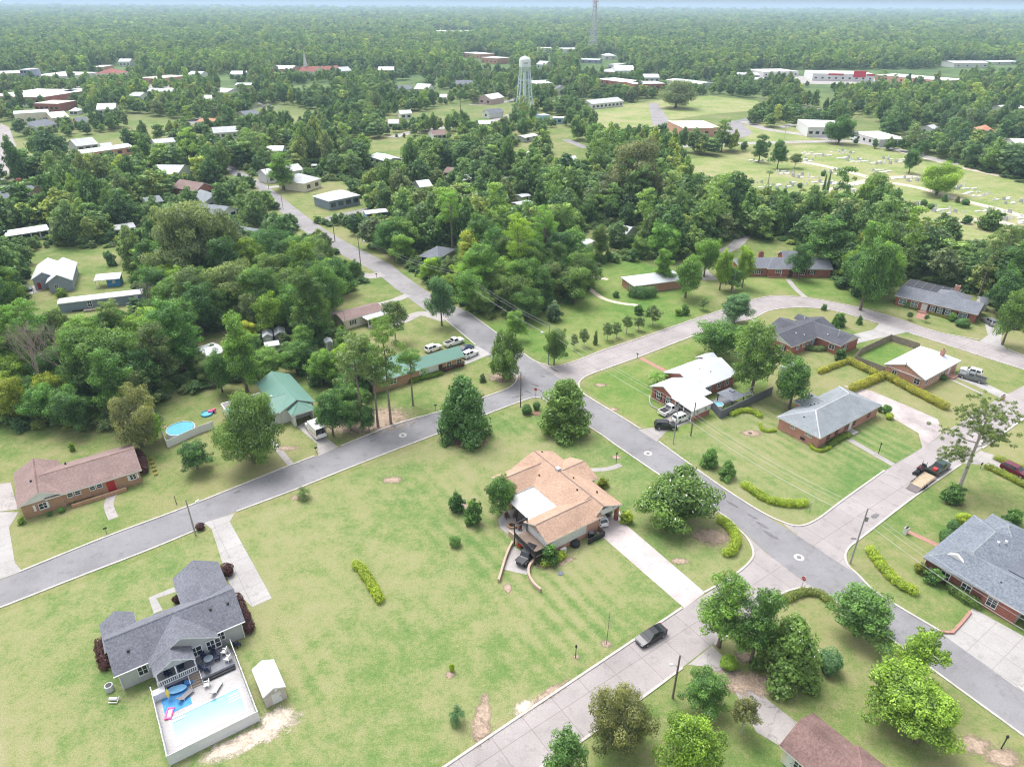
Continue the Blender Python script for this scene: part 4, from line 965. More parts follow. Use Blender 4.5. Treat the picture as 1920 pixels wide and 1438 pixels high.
def clumps_pine(rnd, H, W, z0, n, tuft):
    out = []
    for k in range(n):
        t = rnd.random(); z = z0 + (H - z0) * t; r = W / 2 * math.sin(math.pi * min(1, .25 + .75 * (1 - t)) * .62) * rnd.uniform(.25, 1); ph = rnd.uniform(0, 6.28); rr = tuft * rnd.uniform(.7, 1.25)
        out.append(((math.cos(ph) * r, math.sin(ph) * r, z), (rr, rr, rr * .55), .45 + .2 * t + rnd.uniform(-.2, .2)))
    return out
for s in range(3):
    rnd = random.Random(500 + s)
    proto('pine', 22, 9, leaf_mesh('crown', clumps_pine(rnd, 21.5, 9, 11.5, 44, 1.05), .42, .5, 50 + s, asp=.32, core=.2), trunk_mesh('trunk', 21, .3, 9, 50 + s, BARK_P, lean=.5, z0=.55, wide=.13))
for s in range(2):      # grey-green oaks hung with moss
    rnd = random.Random(600 + s)
    cl = clumps_round(rnd, 14, 15, 3, 34, (.12, .19), inner=5)
    cl += [((c[0] * 1.05, c[1] * 1.05, c[2] - 1.6), (r[0] * .5, r[1] * .5, r[2] * 1.2), .35) for c, r, sh_ in cl[10:26]]
    proto('moss', 14, 15, leaf_mesh('crown', cl, .42, .5, 60 + s, asp=.4, flat=.8, core=.4), trunk_mesh('trunk', 10, .55, 7, 60 + s, BARK, wide=.5))
for s in range(2):      # thin see-through crowns
    rnd = random.Random(700 + s)
    proto('loose', 13, 10, leaf_mesh('crown', clumps_round(rnd, 13, 10, 4, 30, (.09, .15), inner=0), .36, .42, 70 + s, core=.2), trunk_mesh('trunk', 11.5, .25, 9, 70 + s, BARK_G, z0=.3, wide=.38))
for s in range(2):
    rnd = random.Random(800 + s)
    proto('shrub', 2.2, 2.6, leaf_mesh('leaves', clumps_round(rnd, 2.2, 2.6, -.35, 16, (.2, .28), inner=3), .19, .75, 80 + s), None)
rnd = random.Random(850)
proto('ball', 2.0, 2.0, leaf_mesh('leaves', [((0, 0, .95), (.95, .95, 1.0), .45)] + [((math.cos(k) * .5, math.sin(k) * .5, .9 + .35 * math.sin(k * 1.7)), (.5, .5, .5), .45 + .2 * math.sin(k * 3)) for k in range(7)], .16, 1.3, 85, core=.8, shell=.85), None)
for s in range(2):      # soft conifer shrub
    rnd = random.Random(870 + s)
    proto('conifer', 4, 3.4, leaf_mesh('leaves', clumps_cone(rnd, 4, 3.4, 34, .1, .7), .26, .8, 87 + s, asp=.3), trunk_mesh('trunk', 3, .09, 0, 87, BARK))
rnd = random.Random(880)
proto('column', 9, 1.3, leaf_mesh('leaves', [((0, 0, .8 + .75 * k), (.62 - .045 * k,) * 2 + (.7,), .35) for k in range(11)], .26, 1.0, 88, asp=.35), trunk_mesh('trunk', 2, .1, 0, 88, BARK))
def palm_mesh(name, n, L, h, mat, seed, droop=1.0, wid=.13):
    rnd = random.Random(seed); mb = MB()
    for k in range(n):
        ph = k * 2.4 + rnd.uniform(-.2, .2); el = rnd.uniform(.15, 1.25); l = L * rnd.uniform(.8, 1.05)
        d = Vector((math.cos(ph), math.sin(ph), 0)); s = Vector((-d.y, d.x, 0)); p = Vector((0, 0, h)); a = el; pts = [p.copy()]
        for i in range(7):
            p = p + (d * math.cos(a) + Vector((0, 0, math.sin(a)))) * (l / 7); a -= droop * .28; pts.append(p.copy())
        for i in range(7):      # leaflets on both sides of the rib
            for sgn in (-1, 1):
                for j in (0, .5):
                    q = pts[i].lerp(pts[i + 1], j); w = l * .26 * math.sin(math.pi * min(1, (i + j + 1.2) / 8)) + .05
                    e = q + s * sgn * w + (pts[i + 1] - pts[i]) * .9 - Vector((0, 0, w * .35))
                    t_ = (pts[i + 1] - pts[i]) * .3
                    mb.add([q, q + t_, e], [(0, 1, 2)])
    o = mb.build(name, mat); d = o.data; bpy.data.objects.remove(o)
    at_ = d.attributes.new('leaf', 'FLOAT', 'FACE'); at_.data.foreach_set('value', [rnd.random() for _ in d.polygons]); return d
proto('palm', 4.2, 5, palm_mesh('fronds', 34, 2.6, 2.0, LEAF, 1), trunk_mesh('trunk', 2.1, .22, 0, 90, BARK))
proto('sago', 2.0, 3, palm_mesh('fronds', 40, 1.6, .6, LEAF, 2), trunk_mesh('trunk', .7, .2, 0, 91, BARK))
proto('sabal', 6.5, 3, palm_mesh('fronds', 46, 1.6, 5.0, LEAF, 3, 1.3), trunk_mesh('trunk', 5.1, .2, 0, 92, BARK_G))
def dead_mesh(name, seed, H=13):
    rnd = random.Random(seed); mb = MB()
    def grow(p, d, l, r, dep):
        q = p + d * l; mb.tube([p, p.lerp(q, .5) + Vector((rnd.uniform(-.06, .06) * l, rnd.uniform(-.06, .06) * l, 0)), q], [r, r * .8, r * .6], 5 if dep < 2 else 3, cap=False)
        if dep >= 5: return
        for _ in range(3 if dep else 4):
            e = (d + Vector((rnd.uniform(-.8, .8), rnd.uniform(-.8, .8), rnd.uniform(-.15, .5)))).normalized(); grow(q, e, l * rnd.uniform(.6, .8), r * .55, dep + 1)
    grow(Vector((0, 0, 0)), Vector((0, 0, 1)), H * .33, .28, 0)
    o = mb.build(name, TWIG); d = o.data; bpy.data.objects.remove(o); return d
proto('dead', 13, 9, dead_mesh('branches', 5), None); proto('dead', 13, 9, dead_mesh('branches', 9), None)
# crowns for the middle distance and beyond: bigger leaf clusters
for s in range(4):
    rnd = random.Random(900 + s)
    H_, W_ = ((12, 11.5), (16, 10), (13, 13), (11, 10))[s]
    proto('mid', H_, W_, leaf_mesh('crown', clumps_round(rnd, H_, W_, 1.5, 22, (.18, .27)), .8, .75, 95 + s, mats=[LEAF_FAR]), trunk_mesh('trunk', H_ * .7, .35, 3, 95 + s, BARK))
rnd = random.Random(950)
proto('midpine', 20, 8, leaf_mesh('crown', clumps_pine(rnd, 19.5, 8, 8, 30, 1.2), .8, .6, 99, asp=.4, mats=[LEAF_FAR], core=.2), trunk_mesh('trunk', 19, .28, 2, 99, BARK_P, z0=.6, wide=.1))

KIND = dict(round='broadleaf_tree', tall='broadleaf_tree', spread='oak_tree', magnolia='magnolia_tree', pine='pine_tree', moss='oak_tree', loose='broadleaf_tree', shrub='shrub', ball='shrub', conifer='conifer_shrub', column='cypress_tree', palm='palm_tree', sago='sago_palm', sabal='palm_tree', dead='bare_tree', mid='broadleaf_tree', midpine='pine_tree')
TREES = []      # (object, kind key, px, py) for labelling
_trnd = random.Random(5)
def plant(key, base, H, W, tint, label=None, group=None, v=None, cat=None, rz=None):
    ps = PROTO[key]; h0, w0, crown, trunk = ps[_trnd.randrange(len(ps)) if v is None else v % len(ps)]
    nm = KIND[key]
    c = cat or nm.replace('_', ' ')
    rz = _trnd.uniform(0, 6.28) if rz is None else rz
    sx, sz = W / w0, H / h0
    if trunk is None:
        o = bpy.data.objects.new(nm, crown); COL.objects.link(o); o.location = (base[0], base[1], 0); o.rotation_euler = (0, 0, rz); o.scale = (sx, sx, sz); o.color = (*tint, 1)
        tag(o, label, c, group); return o
    o = bpy.data.objects.new(nm, None); COL.objects.link(o); o.empty_display_size = .5
    o.location = (base[0], base[1], 0); o.rotation_euler = (0, 0, rz); o.scale = (sx, sx, sz)
    a = bpy.data.objects.new(crown.name.split('.')[0], crown); b = bpy.data.objects.new('trunk', trunk)
    for q in (a, b): COL.objects.link(q); q.parent = o
    a.color = (*tint, 1)
    tag(o, label, c, group); return o

def by_px(key, cx, by, ty, wpx, tint, label=None, group=None, v=None, cat=None):
    """plant where the photo shows it: by/ty are the lowest and highest rows, wpx the width"""
    low = key in ('magnolia', 'round', 'shrub', 'ball', 'conifer') or (by > 840 and key in ('spread', 'tall', 'loose'))
    if low and 'bare trunk' not in (label or ''):      # crown reaching the ground: its outline is that of an egg seen from above
        c = at(cx, (by + ty) / 2, 2.0)
        for _ in range(5):
            s = mpp(c); dl = math.atan2(CAM_H - c.z, math.hypot(c.x, c.y)); w = wpx * s; T = (by - ty) * s
            a = math.sqrt(max((T * .5) ** 2 - (w * .47 * math.sin(dl)) ** 2, (T * .26) ** 2)) / math.cos(dl); c = at(cx, (by + ty) / 2, a)
        return plant(key, c, 2 * a, w, tint, label, group, v, cat)
    x = cx
    for _ in range(4):
        b = at(x, by); h = height_at(b, ty); mx = proj((b.x, b.y, h * .6))[0]; x -= mx - cx
    b = at(x, by); h = height_at(b, ty); w = wpx * mpp((b.x, b.y, h * .6))
    return plant(key, b, h, w, tint, label, group, v, cat)
GR = (.092, .185, .055); DK = (.065, .142, .05); YG = (.165, .27, .048); YY = (.25, .31, .055); MS = (.145, .195, .105); BG = (.085, .17, .09); OL = (.103, .18, .054); BR = (.135, .155, .07); LG = (.13, .24, .06); PG = (.118, .178, .08)
NEAR = [
 ('magnolia', 868, 826, 703, 96, DK, 'conical dark magnolia standing alone beside the west road', 0), ('magnolia', 1060, 814, 708, 104, OL, 'broad magnolia beside the road junction with small round shrubs at its left', 1),
 ('magnolia', 1272, 992, 876, 158, OL, 'wide magnolia full of white flowers above the curved hedge', 2), ('magnolia', 948, 714, 622, 68, OL, 'flowering magnolia at the green-roof house corner by the junction', 2),
 ('round', 938, 966, 886, 74, GR, 'green tree beside the white patio cover of the tan-roofed house', 0),
 ('tall', 1362, 1222, 1068, 104, LG, 'tall light green sweetgum at the corner of the pale road', 0), ('tall', 1425, 1250, 1096, 88, GR, 'tall green tree in front of the big flowering magnolia', 1), ('magnolia', 1482, 1280, 1150, 118, OL, 'big magnolia with white blossoms on the lower corner lawn', 0),
 ('round', 1616, 1210, 1097, 132, GR, 'round green oak beside the asphalt road on the lower corner lawn', 1),
 ('round', 1690, 1372, 1228, 170, YG, 'large bright yellow-green oak near the bottom right', 2), ('round', 1735, 1412, 1290, 125, YG, 'low bright yellow-green tree in front of the large yellow-green oak', 3), ('loose', 1728, 1300, 1178, 98, YG, 'airy yellow-green pecan overhanging the asphalt road', 0),
 ('spread', 1162, 1424, 1294, 136, BR, 'grey-brown leaved oak beside the pale road at the bottom', 0), ('loose', 1062, 1480, 1376, 98, GR, 'green tree cut by the bottom edge at the roadside', 1),
 ('round', 1298, 1470, 1328, 138, YG, 'yellow-green tree cut by the bottom edge beside the drive', 0), ('round', 1326, 1342, 1248, 98, GR, 'dark green tree left of the worn concrete drive', 2), ('loose', 1397, 1382, 1306, 64, BR, 'brownish thin tree right beside the worn concrete drive', 0),
 ('round', 1424, 736, 608, 112, OL, 'tall oak with bare trunk inside the grey garden wall', 3), ('round', 1490, 772, 670, 88, GR, 'green tree against the light grey hip roof', 0), ('round', 1345, 676, 596, 110, GR, 'spreading green tree in front of the charcoal roofed house', 2), ('round', 1380, 610, 548, 76, BG, 'round bluish tree beside the road bend', 1),
 ('spread', 466, 878, 746, 135, OL, 'broad olive oak in front of the green roof house', 1), ('round', 364, 886, 822, 72, DK, 'dark flowering small tree left of the broad olive oak', 2), ('round', 620, 822, 736, 72, DK, 'dense dark green tree beside the parked camper van', 1),
 ('round', 826, 612, 515, 58, BG, 'bluish green roadside tree near the end of old asphalt', 3), ('round', 967, 640, 583, 44, LG, 'bright green tree behind the flowering junction magnolia', 1), ('round', 1040, 688, 612, 50, OL, 'olive tree around the utility pole at the junction', 2),
 ('round', 408, 738, 655, 66, GR, 'green tree left of the tall light green tree by the sheds', 0), ('round', 500, 712, 652, 76, LG, 'light green tree below the low taupe shed', 1), ('round', 553, 705, 640, 72, GR, 'green tree behind the green metal garage roof, left one', 2), ('round', 600, 728, 655, 60, LG, 'light green tree right of the green metal roof top', 3), ('round', 640, 712, 645, 56, YG, 'yellow-green tree left of the feathery pines', 1), ('round', 470, 690, 630, 50, DK, 'dark tree right of the gravel-drive grey house', 0), ('tall', 585, 640, 530, 66, GR, 'tall vine-hung tree left of the cream bungalow', 0), ('round', 560, 610, 520, 80, GR, 'big green tree between metal sheds and old street', 2), ('spread', 610, 590, 500, 90, GR, 'wide green tree beside the old street bend', 1),
 ('spread', 252, 845, 735, 98, (.16, .185, .09), 'tree with pale pinkish flower clusters behind the brown roof house', 0), ('round', 284, 832, 775, 52, YG, 'bright yellow-green shrubby tree at the white fence corner', 1),
 ('moss', 360, 545, 385, 165, MS, 'huge grey-green moss oak in the clearing of the left woods', 0), ('moss', 395, 530, 400, 120, MS, 'second grey-green moss oak beside the huge one in the left woods', 1),
 ('tall', 445, 735, 580, 76, LG, 'tall light green tree between the grey metal sheds and green roof house', 0),
 ('pine', 722, 795, 592, 74, OL, 'tall pine with dense dark top standing over the long green roof', 0), ('pine', 668, 800, 628, 84, PG, 'feathery pine left of the tallest pine over the long green roof', 1), ('pine', 700, 800, 655, 72, PG, 'feathery pine in front of the long green roof house', 2), ('pine', 770, 760, 655, 60, GR, 'loose pine over the left end of the long green roof', 1),
 ('round', 655, 810, 752, 56, GR, 'bushy green tree at the foot of the tall pines', 0), ('round', 690, 812, 760, 42, DK, 'low dark tree under the tall pines beside the road', 2),
 ('loose', 738, 640, 562, 62, PG, 'grey-leaved tree beside the cream bungalow', 0), ('pine', 215, 690, 560, 52, PG, 'lone slender pine above the mobile home', 0),
 ('dead', 60, 760, 610, 90, GR, 'bare grey tree at the left edge of the woods, left one', 0), ('dead', 110, 750, 590, 84, GR, 'bare grey tree left of the lone slender pine', 1), ('dead', 275, 600, 530, 36, GR, 'dead brown tree right of the mobile home', 0),
 ('round', 1630, 585, 450, 88, GR, 'large green oak between the long brick house and the grey-roofed ranch', 0), ('tall', 1555, 505, 410, 100, GR, 'large green oak just right of the long brick house', 1), ('round', 1505, 525, 455, 52, DK, 'dark green tree against the right end of the long brick house', 2), ('round', 1665, 560, 452, 64, LG, 'light green tree behind the large oak by the grey-roofed ranch', 3),
 ('round', 1900, 650, 535, 70, OL, 'mossy oak at the right edge above the road', 1), ('pine', 1860, 560, 432, 48, PG, 'tall pine left of the right edge oak, front one of the pine group', 0), ('pine', 1885, 545, 420, 46, PG, 'tall pine in the group at the right edge, middle one', 1), ('pine', 1912, 535, 415, 46, PG, 'tall pine in the group at the right edge, right one', 2),
 ('round', 1290, 560, 480, 70, LG, 'green tree in front of the pale hip roof house', 0), ('tall', 1245, 535, 465, 44, LG, 'slim light green tree against the pale hip roof', 1), ('round', 1325, 520, 445, 60, LG, 'light green tree right of the pale hip roof house', 2), ('round', 1355, 545, 468, 46, YG, 'yellow-green tree left of the long brick house', 0), ('round', 1398, 540, 462, 44, YG, 'yellow-green tree against the left end of the long brick house', 1), ('round', 1375, 545, 500, 46, GR, 'dark rounded tree at the front left of the long brick house', 2),
 ('moss', 1190, 405, 268, 120, (.14, .17, .105), 'wide dark grey moss oak left of the cemetery', 0), ('spread', 1765, 365, 312, 84, YG, 'spreading yellow-green oak standing alone in the cemetery', 0), ('round', 1645, 410, 328, 90, OL, 'domed olive tree at the near edge of the cemetery', 1),
 ('tall', 1428, 305, 250, 32, DK, 'upright dark tree in the cemetery, left of the leafy dark one', 0), ('round', 1462, 316, 265, 40, DK, 'leafy dark tree in the upper cemetery', 1), ('pine', 1358, 285, 222, 38, OL, 'open pine beside the flat-roofed school', 0), ('loose', 1493, 316, 288, 30, PG, 'small thin tree among the upper cemetery graves', 0),
 ('column', 1555, 362, 322, 8, DK, 'narrow cypress in the cemetery, taller of the pair', 0), ('column', 1548, 358, 326, 7, DK, 'narrow cypress in the cemetery, shorter of the pair', 0), ('sabal', 1443, 345, 316, 20, PG, 'palm tree in the middle of the cemetery', 0), ('sabal', 1505, 378, 350, 18, BR, 'brown-skirted palm tree near the two narrow cypresses', 0),
 ('spread', 1578, 270, 222, 62, DK, 'broad dark oak in front of the hospital', 0), ('spread', 1270, 203, 155, 78, MS, 'broad grey moss oak on the school lawn', 1), ('pine', 1198, 190, 128, 26, DK, 'tall dark pine beside the long white school wing', 0),
 ('tall', 525, 356, 282, 58, LG, 'tall bright green tree on the corner lawn by the cream cottage', 0), ('palm', 1234, 724, 688, 52, LG, 'feathery palm in front of the white-roofed brick house', 0), ('sago', 567, 934, 905, 34, PG, 'spiky yucca palm beside the west road', 0), ('sago', 856, 1354, 1312, 40, BG, 'bluish sago palm near the bottom edge lawn', 0),
 ('loose', 1735 - 1, 300, 262, 30, DK, 'thin dark tree beside the cemetery road', 0), ('round', 1710, 325, 280, 38, DK, 'low dark spreading tree on the cemetery lawn', 1),
]
for key, cx, by, ty, w, tint, lab, v in NEAR: by_px(key, cx, by, ty, w, tint, lab, None, v)
# the big open loblolly beside the pale road: limbs in full view
def limb_pine():
    b = at(1799, 912); H = height_at(b, 750); s = H / 22
    t = thing('pine_tree', 'tall open pine with bare leaning trunk and spread limbs beside the pale road', 'pine tree', b)
    rnd = random.Random(3); mb = MB(); tip = []
    tr = [Vector((.1 * i * .35, .03 * i, H * .78 * i / 8)) for i in range(9)]
    mb.tube(tr, [.36 * s * (1.2 - .085 * i) for i in range(9)], 8)
    top = tr[-1]
    specs = [(.42, -2.9, 6.5, .3), (.48, 3.4, 5.5, .55), (.55, -2.6, 7.2, .5), (.6, .25, 6.0, .35), (.66, 2.9, 6.5, .6), (.72, -.4, 4.0, .8), (.78, 2.2, 5, .9), (.84, -2.1, 4.4, 1.0), (.9, .9, 4.6, 1.0), (.96, 3.0, 5.0, 1.0), (1, -.9, 4.4, 1.1), (1, 1.6, 4.2, 1.2), (.8, -1.3, 4.2, .8), (.7, 1.2, 4.5, .8), (1, -2.6, 3.2, 1.6), (1, .2, 3.2, 1.7)]
    for f, ph, l, up in specs:
        i = min(7, int(f * 8)); p = tr[i].lerp(tr[i + 1], f * 8 - i); l *= s
        d = Vector((math.cos(ph), math.sin(ph) * .8, 0)); q = [p, p + d * l * .35 + Vector((0, 0, l * .12 * up)), p + d * l * .7 + Vector((0, 0, l * .4 * up)), p + d * l + Vector((0, 0, l * .55 * up))]
        mb.tube(q, [.15 * s, .12 * s, .08 * s, .03 * s], 5); tip.append((q, l))
    cl = []
    for q, l in tip:
        for k in range(28):
            t_ = rnd.uniform(.42, 1.1); j = min(2, int(t_ * 3)); p = q[j].lerp(q[j + 1], t_ * 3 - j) + Vector((rnd.gauss(0, 1.15), rnd.gauss(0, 1.15), rnd.gauss(.25, .65))) * s
            r_ = rnd.uniform(.3, .52) * s; cl.append((tuple(p), (r_, r_, r_ * .75), rnd.uniform(.2, .7)))
            if k % 2 == 0: mb.tube([q[j].lerp(q[j + 1], t_ * 3 - j), p], .025 * s, 3, cap=False)
    mb.build('trunk', BARK_G, t, world=False)
    me = leaf_mesh('crown', cl, .3, .55, 7, asp=.35, core=.1); o = bpy.data.objects.new('crown', me); COL.objects.link(o); o.parent = t; o.color = (.115, .165, .06, 1)
limb_pine()
# ================================================================== drives, walks, walls, fences
def drive(pts, mat=CONC, z=.024, name='driveway'):
    _pz[0] += .0005; poly(name, pts, z + _pz[0] * .1, mat, False)
drive([(383, 980), (440, 962), (431, 978), (510, 1121), (473, 1138), (458, 1124), (440, 1117), (425, 1080), (397, 992)], CONC_W)
path('walkway', [(328, 1105), (286, 1121), (297, 1147)], 1.2, .03, CONC_W, 1)
drive([(-60, 960), (35, 960), (17, 989), (28, 1055), (42, 1071), (-60, 1106)], CONC_W); drive([(-60, 912), (20, 905), (34, 955), (-60, 966)], CONC_D, .03)
path('walkway', [(217, 916), (204, 945), (213, 972)], 1.5, .03, CONC_D)
drive([(557, 800), (580, 785), (614, 822), (634, 838), (597, 855), (595, 833)], CONC); path('walkway', [(500, 815), (520, 840), (546, 872)], 1.2, .03, CONC_D)
drive([(868, 684), (885, 648), (896, 649), (921, 664), (872, 684)], CONC_W); drive([(1197, 806), (1231, 828), (1249, 810), (1300, 788), (1338, 760), (1270, 752), (1242, 790), (1228, 801)], CONC)
path('walkway', [(1200, 671), (1248, 696)], 1.3, .03, PAVER, 1)
drive([(1600, 627), (1638, 618), (1649, 606), (1707, 622), (1640, 636), (1607, 644)], CONC_W); path('walkway', [(1410, 598), (1445, 622)], 1.3, .03, CONC, 1)
path('driveway', [(1792, 703), (1840, 722), (1885, 744)], 3.2, .03, CONC_W); path('walkway', [(1782, 711), (1842, 739)], .7, .034, CONC_W, 1)
drive([(1580, 722), (1634, 733), (1720, 769), (1758, 786), (1768, 810), (1730, 842), (1722, 812), (1676, 785), (1654, 762), (1625, 748)], road_mat('concrete_blotchy', (.5, .44, .43), (.3, .265, .265), .2)); path('walkway', [(1586, 821), (1676, 872)], 1.3, .03, CONC_D, 1)
drive([(1764, 1187), (1785, 1187), (1800, 1168), (1824, 1140), (1960, 1215), (1960, 1325), (1905, 1288)], CONC_W); path('walkway', [(1699, 995), (1760, 1023)], 1.0, .03, PAVER, 1)
drive([(1335, 1210), (1290, 1246), (1330, 1250), (1372, 1285), (1418, 1372), (1462, 1398), (1497, 1356), (1440, 1312), (1385, 1260)], CONC_D)
drive([(1838, 845), (1802, 868), (1850, 872), (1960, 925), (1960, 890), (1885, 860)], CONC); path('walkway', [(1478, 524), (1490, 540), (1510, 558)], 1.6, .03, CONC, 3)
drive([(1837, 640), (1852, 628), (1846, 606), (1862, 603), (1881, 622), (1876, 640), (1888, 656)], CONC_W); path('walkway', [(1735, 582), (1724, 598)], 2.6, .03, PAVER, 1)
path('driveway', [(835, 600), (790, 588), (760, 600), (722, 612)], 3.2, .03, CONC); path('driveway', [(765, 553), (735, 565), (690, 576), (620, 590)], 2.8, .03, CONC); path('driveway', [(718, 514), (690, 518), (655, 512)], 5, .03, CONC_D)
path('driveway', [(1332, 525), (1312, 500), (1335, 480), (1375, 463), (1398, 440), (1420, 420)], 4.5, .03, CONC_D); drive([(630, 800), (640, 770), (700, 780), (690, 810)], SOIL, .01, 'dirt_patch')
path('dirt_track', [(1098, 536), (1128, 558), (1160, 568), (1200, 573)], 1.6, .02, SAND); path('dirt_track', [(1104, 518), (1140, 524)], 1.8, .02, SAND)
drive([(1109, 993), (1160, 955), (1172, 982), (1322, 1111), (1283, 1140), (1135, 1011)], MATS.get('x') or road_mat('concrete_stained', (.55, .49, .48), (.4, .345, .345), .15)); path('walkway', [(1108, 881), (1140, 879), (1164, 871)], 1.1, .03, CONC)
drive([(934, 974), (946, 960), (975, 950), (1005, 985), (1000, 1003), (972, 1008), (950, 1000), (938, 990)], CONC_W, .03, 'patio'); drive([(960, 1022), (1004, 1050), (990, 1078), (945, 1068)], CONC, .03)
drive([(1345, 768), (1400, 738), (1360, 735), (1335, 752)], DECK_G, .03, 'patio')
drive([(45, 545), (75, 530), (90, 540), (60, 552)], CONC, .03)
def low_wall(name, label, pts, w, h, mat, n=5, cat=None):
    c = px_line(pts, n); l, r = offset(c, w / 2), offset(c, -w / 2); b = c[0]; t = MB()
    for i in range(len(c) - 1):
        q = [l[i], r[i], r[i + 1], l[i + 1]]
        t.prism([(p.x, p.y, -.05) for p in q], [(p.x, p.y, h) for p in q])
    o = t.build(name, mat); return tag(o, label, cat or name.replace('_', ' '))
low_wall('retaining_wall', 'curved brick retaining wall left of the black off-road car', [(961, 1020), (953, 1036), (945, 1058), (935, 1092)], .34, .7, M('wall_cap', (.45, .33, .26), .85, .1, 1, .15, 6))
low_wall('retaining_wall', 'curved brick retaining wall right of the black off-road car', [(1003, 1052), (993, 1064), (991, 1079), (999, 1096), (1014, 1110)], .34, .7, MATS['wall_cap'])
low_wall('retaining_wall', 'short sloping brick wall at the foot of the deck stairs', [(955, 1003), (966, 1012), (972, 1024)], .4, 1.0, MATS['wall_cap'], 2)
low_wall('brick_edging', 'low brick edging around the wide pale driveway of the slate-roofed house', [(1764, 1186), (1785, 1187), (1801, 1170), (1819, 1148)], .4, .3, PAVER, 1)
low_wall('garden_edging', 'curved stone edging in front of the white-roofed brick house', [(1218, 742), (1219, 758), (1232, 768), (1255, 772)], .25, .25, CONC_D)
def fence(name, label, pts, h, mat, pmat=None, gap=2.4, th=.06):
    c = [at(x, y) for x, y in pts]; t = thing(name, label, 'fence', c[0])
    fence_run(t, [(p.x - c[0].x, p.y - c[0].y) for p in c], h, mat, th, .13, gap, pmat=pmat); return t
fence('privacy_fence', 'white vinyl fence around the yard with the round pool', [(288, 776), (315, 840), (376, 812), (402, 803)], 1.7, VINYL)
fence('garden_wall', 'tall dark grey privacy wall beside the white-roofed brick house', [(1333, 766), (1350, 785), (1446, 740)], 2.0, M('wall_dark_grey', (.13, .135, .16), .7, .06, 1), None, 30, .15)['category'] = 'wall'
fence('wood_fence', 'weathered wooden fence around the small green yard by the pink house', [(1602, 677), (1612, 665), (1668, 639), (1722, 656)], 1.8, WOOD, None, 2.4)
fence('wood_fence', 'vine-grown wooden fence along the near side of the small green yard', [(1602, 678), (1662, 701)], 1.6, WOOD, None, 2.4)
poly('lawn', [(1604, 676), (1614, 665), (1668, 641), (1718, 657), (1662, 699)], .012, G_LUSH, False)
# ================================================================== hedges and shrubs
def hedge(label, pts, w, h, tint, leaf=.17, name='hedge', group=None, seed=0, n=5):
    c = px_line(pts, n); o0 = c[0]; rnd = random.Random(seed + int(pts[0][0])); cl = []; acc = 0
    for i in range(len(c) - 1):
        d = c[i + 1] - c[i]; L = d.length; k = 0
        while acc < L:
            p = c[i] + d * (acc / L) - o0
            s = Vector((-d.y, d.x, 0)).normalized() * rnd.uniform(-.12, .12) * w
            cl.append(((p.x + s.x, p.y + s.y, h * .5), (w * rnd.uniform(.46, .56), w * rnd.uniform(.46, .56), h * rnd.uniform(.5, .6)), rnd.uniform(.25, .6))); acc += w * .34
        acc -= L
    me = leaf_mesh('leaves', cl, leaf, .85, seed, core=.85, shell=.75)
    o = bpy.data.objects.new(name, me); COL.objects.link(o); o.location = o0; o.color = (*tint, 1); return tag(o, label, 'hedge', group)
HY = (.21, .29, .035); HYO = (.24, .255, .045); HM = (.055, .022, .025)
hedge('curved bright yellow-green hedge on the corner lawn of the grey hip roof house', [(1397, 913), (1420, 929), (1455, 945), (1512, 947)], 1.5, 1.1, HY)
hedge('curved yellow-green hedge below the wide magnolia', [(1352, 978), (1369, 992), (1378, 1010), (1375, 1030), (1362, 1043)], 1.5, 1.2, HY)
hedge('curved yellow-green hedge in front of the slate-roofed house', [(1632, 1036), (1650, 1063), (1680, 1093), (1715, 1114)], 1.5, 1.2, HY)
hedge('short bright green hedge standing alone in the large lawn', [(668, 1062), (690, 1087), (714, 1131)], 1.4, 1.1, (.2, .27, .03))
hedge('short yellow-green box hedge at the corner of the tan-roofed house', [(1021, 1060), (1055, 1044)], 1.4, 1.1, HY)
hedge('curved green hedge behind the stop sign on the lower corner', [(1476, 1126), (1500, 1114), (1530, 1113), (1556, 1130)], 1.3, .9, (.13, .17, .05))
hedge('long yellow-tipped hedge between the grey hip roof and the wooden fence', [(1588, 679), (1615, 692), (1646, 707)], 1.5, 1.5, HYO); hedge('yellow-tipped hedge beside the upper drive of the grey hip roof house', [(1598, 733), (1630, 719), (1656, 708)], 1.8, 1.6, HYO); hedge('long yellow-tipped hedge running from the pink house to the pale road', [(1662, 710), (1690, 724), (1720, 741), (1775, 768)], 1.7, 1.6, HYO)
hedge('low yellow-green hedge behind the grey hip roof house lawn', [(1537, 700), (1560, 690), (1584, 682)], 1.3, 1.1, HYO)
hedge('thin clipped low hedge curling round the grey hip roof house corner', [(1520, 833), (1523, 842), (1538, 847), (1556, 841)], .6, .6, HY, .12); hedge('thin clipped low hedge left of the grey hip roof house', [(1425, 797), (1428, 807), (1440, 810), (1455, 808)], .6, .6, HY, .12)
hedge('yellow-green hedge curling outside the dark grey wall', [(1372, 779), (1391, 772), (1411, 774), (1426, 782)], 1.2, .9, HY)
hedge('bright green hedge left of the maroon car', [(1852, 878), (1885, 894), (1925, 915)], 1.3, 1.0, (.17, .22, .03)); hedge('bright green hedge behind the maroon car', [(1868, 862), (1895, 873), (1930, 884)], 1.2, .9, (.17, .22, .03))
hedge('dark red-brown hedge at the long green roof house', [(828, 697), (868, 685)], 1.4, 1.2, (.085, .04, .035)); hedge('clipped green hedge at the long green roof house', [(770, 717), (826, 702)], 1.4, 1.0, (.1, .17, .03))
hedge('dark maroon hedge at the west end of the grey pool house', [(189, 1210), (194, 1232), (201, 1256)], 1.3, 1.2, HM); hedge('dark maroon hedge at the east end of the grey pool house', [(446, 1125), (457, 1150), (470, 1187)], 1.2, 1.2, HM)
